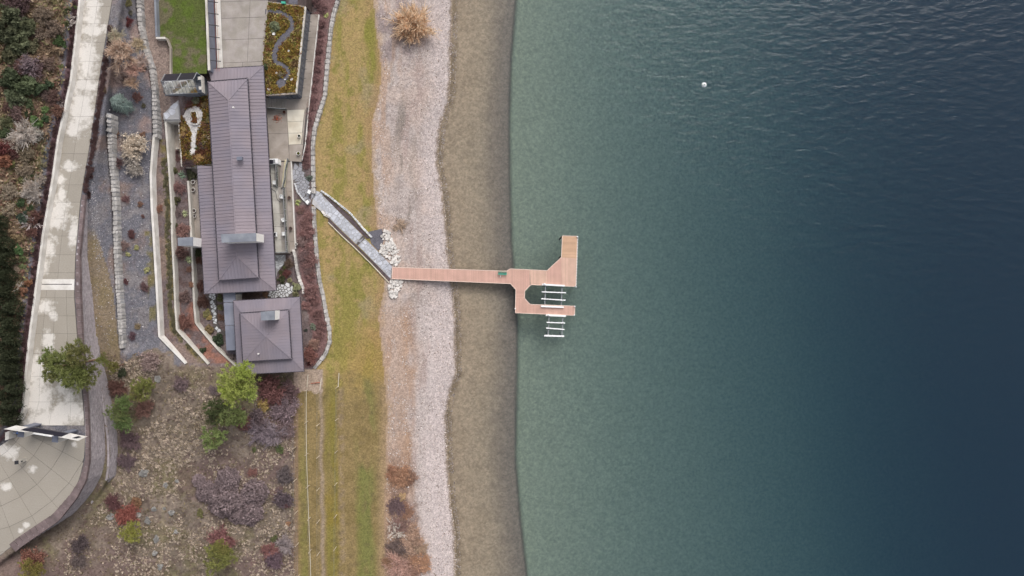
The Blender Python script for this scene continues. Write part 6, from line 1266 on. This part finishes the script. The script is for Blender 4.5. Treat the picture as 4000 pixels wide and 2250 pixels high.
# ---- bed between terrace and low stone wall: burgundy shrubs
BB = [(1256, 92, 18), (1250, 130, 17), (1247, 165, 18), (1244, 200, 18), (1241, 235, 18), (1237, 270, 18), (1232, 305, 18), (1226, 345, 17), (1221, 385, 20), (1213, 415, 21), (1203, 450, 22), (1198, 490, 18), (1195, 545, 18), (1192, 580, 17), (1192, 612, 19), (1194, 645, 16), (1236, 60, 14), (1262, 30, 22), (1240, 8, 24)]
for u, v, r in BB: plant('dense', u, v, r, tuple(np.array(C(148, 104, 102)) * random.uniform(.88, 1.15)), 'burgundy_shrub', 'burgundy shrub in the bed between white kerb and low stone wall above the path', 'shrub', 'burgundy shrubs above the stone path')
BB = [(1204, 845, 20), (1200, 905, 30), (1203, 975, 30), (1208, 1018, 34), (1212, 1075, 24), (1212, 1140, 34), (1196, 1195, 22), (1240, 1228, 22), (1257, 1268, 24), (1246, 1308, 22), (1172, 820, 16), (1190, 870, 20), (1228, 1180, 18)]
for u, v, r in BB: plant('dense', u, v, r, tuple(np.array(C(158, 110, 104)) * random.uniform(.88, 1.15)), 'burgundy_shrub', 'reddish shrub in the bed between house and low stone wall below the path', 'shrub', 'reddish shrubs below the stone path')
T = [('dense', 1180, 945, 24, C(156, 124, 118), 'pale mauve bush among the reddish shrubs'), ('dense', 1190, 1000, 28, C(150, 116, 114), 'mauve-grey bush above the pavilion among reddish shrubs'), ('dense', 1206, 1060, 22, C(152, 118, 114), 'mauve bush between two large reddish shrubs'), ('yucca', 1160, 791, 13, C(176, 190, 70), 'lime rosette beside the stone path corner'), ('dense', 1172, 824, 14, C(190, 154, 128), 'peach-coloured low bush by the lime rosette'), ('bush', 1207, 695, 14, C(120, 132, 116), 'grey-green bush between stone path and low wall'), ('yucca', 1275, 62, 12, C(186, 196, 84), 'lime rosette at the wall beside the side walk'), ('bush', 1112, 1045, 10, C(128, 134, 62), 'green bush on the curve of the pale garden path'), ('bush', 1100, 1065, 12, C(112, 112, 58), 'olive bush in the planted island by the mosaic patio'), ('dense', 1118, 1070, 20, C(134, 74, 68), 'wine-red bush in the planted island by the mosaic patio'), ('bush', 1100, 1092, 15, C(96, 100, 58), 'dark green mound in the planted island'), ('bush', 1098, 1078, 9, C(186, 150, 112), 'peach tuft in the planted island'), ('bush', 1130, 1096, 11, C(160, 154, 100), 'pale lime tuft above the mosaic patio'), ('dense', 1128, 1030, 20, C(124, 98, 78), 'brown bush along the thin rubble wall'), ('bush', 1156, 1122, 17, C(168, 170, 112), 'pale lime bush at the end of the thin rubble wall'), ('bush', 1155, 1150, 14, C(142, 138, 86), 'olive-lime bush at the pavilion roof corner'),
     ('dense', 1226, 1345, 26, C(176, 132, 112), 'salmon-coloured low bush in the bed corner by the low wall'), ('dense', 1212, 1388, 34, C(166, 104, 90), 'coral-red spreading bush at the bed corner'), ('dense', 1207, 1420, 10, C(104, 44, 44), 'small dark red bush at the pavilion corner'), ('bush', 1222, 1276, 13, C(140, 150, 124), 'grey-green cushion beside the pavilion'), ('bush', 1194, 1290, 7, C(86, 92, 82), 'tiny dark plant in the pale gravel beside the pavilion')]
for k, u, v, r, c, lb in T: plant(k, u, v, r, c, 'bush', lb)
# ---- garden roof and courtyard: a carpet of low perennials, plus the clumps one can tell apart
def carpet(name, polys, z, n, pal, label_size, seed, avoid=None, rad=(.12, .3)):
    r = np.random.default_rng(seed); pts = []; 
    us = [p[0] for p in polys]; vs_ = [p[1] for p in polys]
    while len(pts) < n:
        u, v = r.uniform(min(us), max(us)), r.uniform(min(vs_), max(vs_))
        if inpoly(u, v, polys) and not (avoid and avoid(u, v)): pts.append((u, v))
    V, F, Cc = [], [], []; off = 0
    for (u, v) in pts:
        m = 14; x, y, _ = P(u, v, z); R = r.uniform(*rad); c = np.stack([x + r.normal(0, R * .55, m), y + r.normal(0, R * .55, m), z + np.abs(r.normal(0, R * .5, m)) + .03], 1); a, f = quads_at(c, .16, r, up=.5)
        V.append(a); F.append(f + off); off += len(a); t = fbm(np.array([u]), np.array([v]), 34, 3, seed)[0]; k = pal[int(np.clip((t - .25) / .5 * len(pal) + r.normal(0, .8), 0, len(pal) - 1))]; Cc.append(np.tile(np.array(k) * r.uniform(.85, 1.15), (len(a), 1)))
    me = npmesh(name, np.concatenate(V), np.concatenate(F)); colattr(me, np.concatenate(Cc)); return stuff(link(name, me, 'covercol'))
def near_path(u, v): return min(math.hypot(u - a, v - b) - w__ for (a, b), w__ in zip(resample_path, resample_w)) < 2
resample_path = [p for a, b in zip(gp_c[:-1], gp_c[1:]) for p in (a, lerp(a, b, .5))] + [(1098, 325)]; resample_w = [x for a in gpw[:-1] for x in (a, a)] + [20]
pal = [C(128, 100, 56), C(140, 116, 62), C(120, 108, 58), C(146, 126, 66), C(118, 82, 60), C(126, 124, 66), C(158, 140, 92), C(112, 92, 66)]
carpet('roof_groundcover', [(1050, 12), (1188, 31), (1153, 360), (1043, 368), (1030, 262)], Zg, 2600, [tuple(c * 1.25 for c in q) for q in pal], 0, 31, near_path)
carpet('courtyard_groundcover', [(702, 380), (818, 370), (832, 636), (768, 645), (716, 648), (706, 560), (702, 470)], Zy, 1500, [C(112, 76, 60), C(122, 100, 60), C(146, 118, 62), C(116, 110, 62), C(134, 100, 78), C(108, 82, 76), C(160, 132, 70)], 0, 32, lambda u, v: inpoly(u, v, Y1) or (744 < u < 778 and 432 < v < 488))
carpet('planter_groundcover', [(748, 440), (767, 438), (772, 482), (753, 484)], Zy + .28, 50, [C(128, 84, 60), C(116, 92, 52), C(146, 124, 66)], 0, 33)
R_P = [('tuft', 1170, 66, 15, C(206, 170, 104), 'golden straw-coloured grass clump on the planted roof'), ('tuft', 1066, 82, 10, C(190, 164, 124), 'small tan grass clump left of the slate path bend'), ('tuft', 1100, 86, 9, C(184, 158, 128), 'beige grass clump inside the upper slate path bend'), ('bush', 1070, 106, 24, C(136, 146, 98), 'grey-green mat inside the upper bend of the slate path'), ('tuft', 1046, 195, 9, C(192, 166, 138), 'tan grass clump at the court edge of the planted roof'), ('tuft', 1052, 205, 8, C(190, 166, 140), 'beige grass tuft beside the court edge clump'), ('tuft', 1130, 162, 8, C(194, 168, 138), 'pale grass tuft outside the lower bend of the slate path'), ('tuft', 1150, 168, 9, C(194, 168, 140), 'pale grass tuft between slate path and glazed edge'), ('tuft', 1112, 182, 9, C(192, 164, 132), 'pale grass tuft right of the slate path middle'), ('tuft', 1108, 225, 9, C(194, 168, 136), 'pale grass tuft right of the narrow slate path'), ('bush', 1038, 262, 15, C(104, 122, 70), 'dark green mound at the roof corner of the planted roof'), ('bush', 1095, 290, 16, C(150, 134, 96), 'mixed tan mound before the last slate path bend')]
for k, u, v, r, c, lb in R_P: plant(k, u, v, r, c, 'roof_plant', lb, 'plant', None, Zg)
for u, v, r, lb in ((1071, 134, 7.5, 'largest white rock on the planted roof'), (1129, 200, 5.5, 'white rock between slate path and glazed edge'), (1083, 287, 6, 'white rock near the last slate path bend'), (1140, 311, 6, 'white rock beside the slate path end'), (1051, 350, 6, 'white rock in the roof corner of the planted roof'), (1114, 311, 3, 'tiny white rock on the end of the slate path')):
    p = P(u, v, Zg); o = link('white_rock', stone('white_paint'), None, (p[0], p[1], Zg - .02), None, random.uniform(0, 6), (r * S * 1.7, r * S * 1.5, r * S)); tag(o, lb, 'rock')
Y_P = [('bush', 716, 500, 14, C(198, 166, 68), 'bright yellow bush along the courtyard coping'), ('bush', 714, 525, 14, C(194, 150, 66), 'amber bush along the courtyard coping'), ('bush', 778, 615, 17, C(208, 160, 62), 'large golden bush at the foot of the courtyard'), ('bush', 762, 628, 9, C(204, 178, 76), 'small yellow bush beside the large golden one'), ('tuft', 800, 545, 21, C(208, 176, 136), 'buff grass fountain against the long roof'), ('dense', 730, 402, 24, C(150, 92, 84), 'brick-red bush in front of the greenhouse'), ('bush', 764, 392, 18, C(150, 152, 114), 'sage-green bush in front of the greenhouse'), ('bush', 800, 410, 15, C(176, 148, 84), 'ochre bush between greenhouse and roof'), ('dense', 735, 640, 24, C(110, 84, 86), 'plum bush in the courtyard corner'), ('bush', 712, 430, 12, C(112, 118, 74), 'green mound left of the pebbled path'), ('bush', 770, 580, 10, C(108, 128, 72), 'green tuft beside the pebbled path foot'), ('dense', 790, 570, 17, C(112, 88, 84), 'dark plum mound beside the buff grass'), ('bush', 808, 470, 15, C(150, 138, 70), 'olive-gold bush beside the long roof')]
for k, u, v, r, c, lb in Y_P: plant(k, u, v, r, c, 'courtyard_plant', lb, 'plant', None, Zy)
# ---- pines and trees of the lower slope
PG = C(108, 118, 64)
tree(262, 1425, 84, 8.5, PG, 'pine_tree', 'spreading pine whose crown hangs over the driveway slabs', tr_=.2, extra=((40, -40, 46, .8), (-55, 20, 44, -.2), (75, 45, 48, -1.5), (20, 50, 50, .3), (-70, -30, 34, -.5)), flat=.6)
tree(440, 1432, 26, 3.0, C(120, 118, 62), 'young_pine', 'young olive pine beside the lower block wall', extra=((-40, -25, 24, .5),))
tree(930, 1500, 74, 7.0, C(150, 162, 78), 'pine_tree', 'bright yellow-green pine touching the pavilion roof', tr_=.2, extra=((20, -50, 40, 1.0), (-35, 30, 44, -.3), (40, 30, 40, -.2)), flat=.8)
tree(842, 1600, 46, 4.5, C(80, 92, 58), 'pine_tree', 'dark shaggy pine between the yellow-green pine and the meadow', extra=((-8, 36, 30, -.5),))
tree(905, 1618, 52, 5.0, C(116, 130, 80), 'pine_tree', 'mid-green pine directly below the yellow-green pine', extra=((30, 14, 32, -.6), (-34, 20, 32, -.4)))
tree(832, 1712, 50, 4.0, C(122, 140, 84), 'pine_tree', 'round light green pine at the meadow edge')
tree(560, 1512, 44, 3.5, C(122, 128, 66), 'pine_tree', 'olive-green pine at the upper end of the pine group by the lower block wall', extra=((-30, 26, 34, -.3),))
tree(462, 1610, 46, 3.5, C(108, 122, 74), 'pine_tree', 'deep green pine in the group against the lower block wall', extra=((24, -36, 32, .2), (20, 44, 36, -.4)))
tree(512, 2082, 42, 2.6, C(146, 148, 68), 'pine_tree', 'yellow-green pine below the red shrub'); tree(852, 2178, 58, 3.6, C(126, 130, 70), 'pine_tree', 'round green pine with reddish brush above it', extra=((10, -38, 34, .2),))
tree(118, 2228, 46, 3.0, C(126, 118, 60), 'pine_tree', 'olive pine with red undergrowth below the curved block wall')
M = [('dense', 120, 2190, 52, C(150, 92, 70), 'rust-red undergrowth around the olive pine'), ('dense', 490, 2014, 48, C(166, 84, 66), 'large brick-red shrub on the meadow'), ('dense', 440, 1965, 36, C(134, 82, 84), 'wine-coloured shrub beside the brick-red one'), ('bush', 530, 1965, 26, C(158, 112, 66), 'orange shrub beside the brick-red one'), ('dense', 582, 1414, 46, C(176, 146, 138), 'pinkish-grey bare shrub below the retaining wall end'), ('bush', 476, 1456, 18, C(84, 92, 60), 'small dark green bush beside the lower block wall'), ('dense', 505, 1720, 44, C(130, 100, 104), 'purple-brown brush below the deep green pine'), ('dense', 490, 1800, 36, C(124, 98, 104), 'dull purple brush on the meadow by the lower block wall'), ('dense', 455, 1515, 40, C(136, 90, 76), 'rust-brown brush between lower block wall and olive-green pine'), ('dense', 560, 1600, 40, C(150, 104, 88), 'rusty brush behind the deep green pine'), ('dense', 305, 2130, 44, C(108, 90, 92), 'dark purple brush below the curved block wall'), ('dense', 300, 2195, 34, C(116, 98, 94), 'dark grey-purple brush low on the slope'), ('dense', 865, 2110, 54, C(150, 92, 90), 'reddish brush above the round green pine'),
     ('dense', 705, 1500, 34, C(134, 108, 110), 'purple brush near the retaining wall ends'), ('dense', 830, 1525, 22, C(134, 112, 114), 'grey-purple brush left of the yellow-green pine'), ('bush', 1025, 1582, 27, C(190, 156, 52), 'golden-yellow shrub among purple brush'), ('dense', 1060, 1530, 60, C(132, 80, 76), 'wine-red brush below the pavilion'), ('dense', 1130, 1530, 48, C(140, 104, 106), 'mauve bare brush beside the trellis start'), ('dense', 1110, 1600, 58, C(142, 116, 122), 'mauve bare thicket beside the golden shrub'), ('twig', 1010, 1690, 64, C(148, 128, 138), 'tall lilac-grey bare shrub at the meadow edge'), ('twig', 1060, 1700, 54, C(146, 128, 136), 'lilac-grey bare shrub next to the tall one'), ('dense', 1000, 1640, 44, C(132, 108, 112), 'dull purple thicket below the mid-green pine'), ('dense', 950, 1655, 30, C(134, 82, 80), 'crimson-brown brush between pines'), ('dense', 1110, 1680, 40, C(140, 112, 112), 'mauve brush beside the trellis'), ('bush', 1090, 1756, 18, C(112, 124, 62), 'green bush at the foot of the lilac shrubs'), ('bush', 990, 1756, 12, C(114, 124, 60), 'small green bush at the meadow edge of the lilac shrubs'), ('dense', 985, 1845, 22, C(160, 104, 92), 'rosy bush above the purple domes'), ('bush', 1125, 2046, 10, C(190, 134, 84), 'small orange bush beside the trellis'), ('dense', 1110, 1860, 38, C(124, 108, 108), 'grey-brown brush beside the trellis'), ('dense', 1105, 1955, 40, C(118, 98, 106), 'dark mauve brush beside the trellis'), ('dense', 1118, 1972, 16, C(146, 88, 90), 'rosy tuft in the dark mauve brush'), ('dense', 1052, 2150, 34, C(152, 94, 88), 'rosy-red brush at the meadow edge'), ('bush', 1072, 2106, 14, C(112, 116, 58), 'dark olive bush above the rosy brush'), ('twig', 1110, 2130, 42, C(166, 148, 148), 'pale lilac bare shrub beside the trellis end'), ('dense', 1070, 2190, 38, C(130, 100, 112), 'purple brush below the rosy brush'), ('bush', 860, 1785, 0.1, OLV, ''), ('bush', 780, 2005, 16, C(134, 128, 62), 'olive tuft left of the purple domes')]
for k, u, v, r, c, lb in M:
    if lb: plant(k, u, v, r, c, 'shrub', lb, hgt=.7)
for u, v, r in ((772, 1880, 24), (800, 1922, 36), (882, 1878, 44), (870, 1962, 56), (985, 1930, 48), (968, 2004, 44), (918, 2010, 34), (860, 1900, 26), (930, 1965, 30)): plant('dome', u, v, r, tuple(np.array(C(134, 112, 114)) * random.uniform(.93, 1.08)), 'dome_shrub', 'dense mauve-brown domed shrub in the clump on the meadow', 'shrub', 'mauve domed shrubs on the meadow', hgt=.75)
# ---- beach shrubs
plant('twig', 1612, 92, 86, C(222, 186, 140), 'willow_shrub', 'wide orange-tan leafless willow on the pebble beach', hgt=.8); plant('twig', 1608, 100, 66, C(218, 178, 130), 'willow_shrub', 'inner orange twigs at the heart of the beach willow', hgt=1.0)
T = [('dense', 1562, 1868, 40, C(178, 126, 84), 'orange-brown brush on the beach beyond the mown strips'), ('dense', 1530, 1850, 28, C(176, 120, 80), 'orange brush at the beach edge'), ('dense', 1600, 1870, 26, C(160, 116, 88), 'brown brush on the pebble side of the orange brush'), ('bush', 1562, 1945, 20, C(196, 156, 96), 'straw-yellow clump on the beach brush'), ('dense', 1545, 1985, 34, C(126, 96, 98), 'dark purple brush on the beach above the white sapling'), ('dense', 1585, 2000, 28, C(176, 126, 92), 'tan-orange brush on the beach'), ('dense', 1600, 2110, 50, C(180, 140, 110), 'wide tan brush beside the white sapling'), ('dense', 1560, 2060, 36, C(152, 112, 100), 'mauve-brown brush beside the white sapling'), ('dense', 1545, 2145, 36, C(124, 100, 92), 'dark brown brush below the white sapling'), ('twig', 1555, 2215, 52, C(190, 142, 122), 'pinkish bare shrub at the beach foot'), ('dense', 1640, 2205, 40, C(186, 134, 90), 'orange-tan brush on the pebbles'), ('dense', 1600, 2240, 40, C(160, 116, 92), 'brown brush under the pinkish bare shrub'), ('dense', 1522, 2195, 26, C(170, 122, 80), 'amber brush at the beach edge of the mown strips'), ('twig', 1560, 880, 26, C(184, 156, 128), 'brown dry brush on the beach above the boulder heap'), ('dense', 1640, 2140, 32, C(176, 142, 108), 'sandy brush scattered on the pebbles')]
for k, u, v, r, c, lb in T: plant(k, u, v, r * 1.15, c, 'beach_shrub', lb, hgt=.35)
plant('sparse', 1548, 2085, 42, C(226, 212, 196), 'bare_sapling', 'bleached white leafless sapling on the beach brush', hgt=.9); plant('sparse', 1530, 2055, 28, C(222, 206, 190), 'bare_sapling', 'smaller bleached sapling leaning beside the white one', hgt=.9)
# ---- dry grass tussocks on the meadow: the clearest 300 are single plants, the rest one mass
rt = np.random.default_rng(77); pts = []
while len(pts) < 4600:
    u, v = rt.uniform(250, 1150), rt.uniform(1400, 2300)
    if u < float(I(v, RR) + I(v, CAP)) + 45 or u < float(I(v, {1270: 374, 1543: 440, 1709: 458, 1850: 456, 1979: 380, 2250: 150})) + 8: continue
    d = fbm(np.array([u]), np.array([v]), 130, 3, 41.0)[0]; dens = np.clip((d - .44) * 8, .03, 1) * (1.3 if (u < 830 and v < 1820) else .7)
    if v < 1430 and u > 640: continue
    if rt.random() < dens: pts.append((u, v))
V, F, Cc = [], [], []; off = 0
order = sorted(range(len(pts)), key=lambda i: -(pts[i][0] > 560) * (pts[i][1] < 1830) * (pts[i][0] < 830) - rt.random() * .5)
for n, i in enumerate(order):
    u, v = pts[i]; c = np.array(C(196, 180, 164) if rt.random() < .7 else C(158, 144, 126)) * rt.uniform(.82, 1.1); r = rt.uniform(.13, .26) * (1.25 if n < 300 else 1)
    g = Gf(u, v)
    if n < 300: tag(link('grass_tussock', TUFT[i % 5], None, (g[0], g[1], g[2] - .02), None, rt.uniform(-.6, .6), (r * 1.35, r, r), tuple(c)), 'pale dry grass tussock on the meadow slope between walls and domed shrubs', 'grass', 'dry grass tussocks on the meadow')
    else:
        m = 12; az = rt.uniform(0, 6.28, m); p = np.tile(np.array([g[0], g[1], g[2] - .02]), (m, 1)); q = p + np.stack([np.cos(az) + .35, np.sin(az) - .15, np.full(m, .45)], 1) * r; a, f = slivers(p, q, .05, rt, .5); V.append(a); F.append(f + off); off += len(a); Cc.append(np.tile(c, (len(a), 1)))
me = npmesh('dry_grass', np.concatenate(V), np.concatenate(F)); colattr(me, np.concatenate(Cc)); stuff(link('dry_grass', me, 'covercol'))
# silvery sage bushes dotted on the meadow
for u, v, r in ((558, 1850, 17), (645, 1896, 11), (668, 2003, 12), (600, 1990, 11), (538, 2012, 12), (428, 2020, 15), (608, 2108, 13), (685, 2078, 10), (604, 2162, 12), (624, 2215, 13), (575, 2035, 14), (615, 1480, 14), (640, 1990, 9), (690, 1880, 8)): plant('bush', u, v, r, tuple(np.array(C(176, 172, 168)) * random.uniform(.9, 1.08)), 'sage_bush', 'small silvery-grey sage bush on the open meadow', 'shrub', 'sage bushes on the meadow', hgt=.7)
# undergrowth on the hillside: leaf and twig litter
def litter(name, n, sample, colf, size, seed, h=.25):
    r = np.random.default_rng(seed); P_ = []; CC = []
    while len(P_) < n:
        u, v = sample(r); g = Gf(u, v); P_.append((g[0], g[1], g[2] + abs(r.normal(0, h)) + .03)); CC.append(colf(u, v, r))
    a, f = quads_at(np.array(P_), size, r, up=.7, aspect=2.4); me = npmesh(name, a, f); colattr(me, np.repeat(np.array(CC), 4, 0)); return stuff(link(name, me, 'covercol'))
hp = [C(120, 102, 84), C(138, 120, 98), C(110, 86, 76), C(112, 106, 76), C(146, 130, 110), C(122, 92, 78), C(100, 96, 70)]
def hsamp(r):
    while True:
        u, v = r.uniform(-60, 320), r.uniform(-40, 1660)
        if u < float(I(v, RL)) - 16 - 22 * r.random(): return u, v
litter('hillside_undergrowth', 9000, hsamp, lambda u, v, r: np.array(hp[int(np.clip(fbm(np.array([u]), np.array([v]), 60, 3, 8.0)[0] * 11 - 2.5 + r.normal(0, 1), 0, 6))]) * r.uniform(1.1, 1.45), .24, 51, .12)
mp_ = [C(138, 122, 104), C(120, 108, 84), C(110, 92, 86), C(150, 134, 118), C(118, 110, 82)]
def msamp(r):
    while True:
        u, v = r.uniform(150, 1160), r.uniform(1380, 2300)
        if u > float(I(v, RR) + I(v, CAP)) + 60 and not (v < 1440 and u > 640): return u, v
litter('meadow_undergrowth', 5000, msamp, lambda u, v, r: np.array(mp_[int(np.clip(fbm(np.array([u]), np.array([v]), 70, 3, 14.0)[0] * 8 - 1.8 + r.normal(0, .9), 0, 4))]) * r.uniform(.92, 1.12), .17, 52, .06)
# ---- pebbles on the beach and scattered stones on the gravel
def pebbles(name, n, sample, pal, seed, smin, smax, material='covercol'):
    r = np.random.default_rng(seed); oct_ = np.array([[1, 0, 0], [0, 1, 0], [-1, 0, 0], [0, -1, 0], [0, 0, 1]], float); fo = np.array([[0, 1, 4], [1, 2, 4], [2, 3, 4], [3, 0, 4]])
    V = np.empty((n, 5, 3)); Cc = np.empty((n, 5, 3))
    for i in range(n):
        u, v = sample(r); g = Gf(u, v); s = r.uniform(smin, smax) * (1.6 if r.random() < .06 else 1); a = r.uniform(0, 6.28); ca, sa = math.cos(a), math.sin(a); q = oct_ * np.array([s, s * r.uniform(.6, 1), s * .6]); V[i, :, 0] = q[:, 0] * ca - q[:, 1] * sa + g[0]; V[i, :, 1] = q[:, 0] * sa + q[:, 1] * ca + g[1]; V[i, :, 2] = q[:, 2] + g[2]; Cc[i] = np.array(pal[r.integers(0, len(pal))]) * r.uniform(.85, 1.15)
    F = (fo[None] + (np.arange(n) * 5)[:, None, None]).reshape(-1, 3); me = npmesh(name, V.reshape(-1, 3), F); colattr(me, Cc.reshape(-1, 3)); return stuff(link(name, me, material))
def bsamp(r):
    while True:
        v = r.uniform(-50, 2300); t = 1 - r.random() ** 1.6 if r.random() < .6 else r.random(); wl_ = float(I(v, WL)); be_ = float(I(v, BE)); u = be_ + 6 + (wl_ + 14 - be_) * t
        if vnoise(np.array([u / 22.]), np.array([v / 30.]))[0] > .38 + .25 * r.random() - .3 * (t > .75): return u, v
pebbles('beach_pebbles', 11000, bsamp, [C(194, 184, 180), C(180, 168, 164), C(160, 148, 143), C(208, 199, 195), C(136, 122, 114), C(188, 172, 163)], 61, .05, .12)
def gsamp(r):
    while True:
        v = r.uniform(420, 1360); u = r.uniform(340, 590)
        if (abs(u - np.interp(v, [700, 1000], [352, 388])) < 14 and 700 < v < 1010) or r.random() < .12: return u, v
pebbles('gravel_stones', 1300, gsamp, [C(186, 182, 182), C(160, 158, 162), C(134, 132, 138)], 62, .04, .1)
# ---- trellis rows of the old vineyard
def trellis(us, v0, label, step=125, pipe=False, h=1.9, col_='fence_wood', phase=0):
    pts = []; v = v0
    while v < 2330: pts.append((us(v), v)); v += step
    b0 = G(*pts[0]); t = thing('trellis_row', label, 'trellis', b0); tops = []
    for u, v in pts:
        g = G(u, v); MB().tube((g[0], g[1], g[2] - .2), (g[0], g[1], g[2] + h), .055, .045, 6).build('post', col_, b0, t); tops.append((g[0], g[1], g[2] + h))
    for k in (.98, .55):
        mb = MB()
        for a, b in zip(tops[:-1], tops[1:]): mb.bar((a[0], a[1], a[2] - h * (1 - k)), (b[0], b[1], b[2] - h * (1 - k)), .012, .012)
        mb.build('wire', 'grey_metal', b0, t)
    if pipe:
        for a, b in zip(tops[:-1], tops[1:]):
            m = [L3(a, b, q / 4) for q in range(5)]; mb = MB()
            for j, (p, q) in enumerate(zip(m[:-1], m[1:])): mb.bar((p[0], p[1], p[2] - .9), (q[0], q[1], q[2] - .9), .075, .075)
            mb.build('pipe', 'cream_slab', b0, t)
    return t
trellis(lambda v: 1152 + (v - 1630) * .03, 1620, 'trellis row of thin posts beside the purple brush', phase=1); trellis(lambda v: 1203 + max(0, v - 1750) * .036, 1520, 'trellis row carrying a long cream pipe', pipe=True); trellis(lambda v: 1248 + (v - 1500) * .002, 1530, 'trellis row of bare posts next to the piped row on the lake side'); trellis(lambda v: 1322 - (v - 1500) * .012, 1510, 'outermost trellis row on the lawn side of the olive strip')
for (a, b, lb) in (((1203, 1463), (1199, 1513), 'short cream pipe lying at the pavilion corner above the piped trellis'), ((1255, 1478), (1249, 1525), 'short cream pipe above the bare post row'), ((1324, 1457), (1321, 1511), 'short cream pipe at the head of the outermost trellis row'), ((1214, 1498), (1250, 1494), 'orange-brown rail between two short cream pipes')):
    p, q = G(*a, .1), G(*b, .1); o = MB().tube(p, q, .06, .06, 6).build('loose_pipe', 'cream_slab' if 'orange' not in lb else 'rust', p); tag(o, lb, 'pipe')
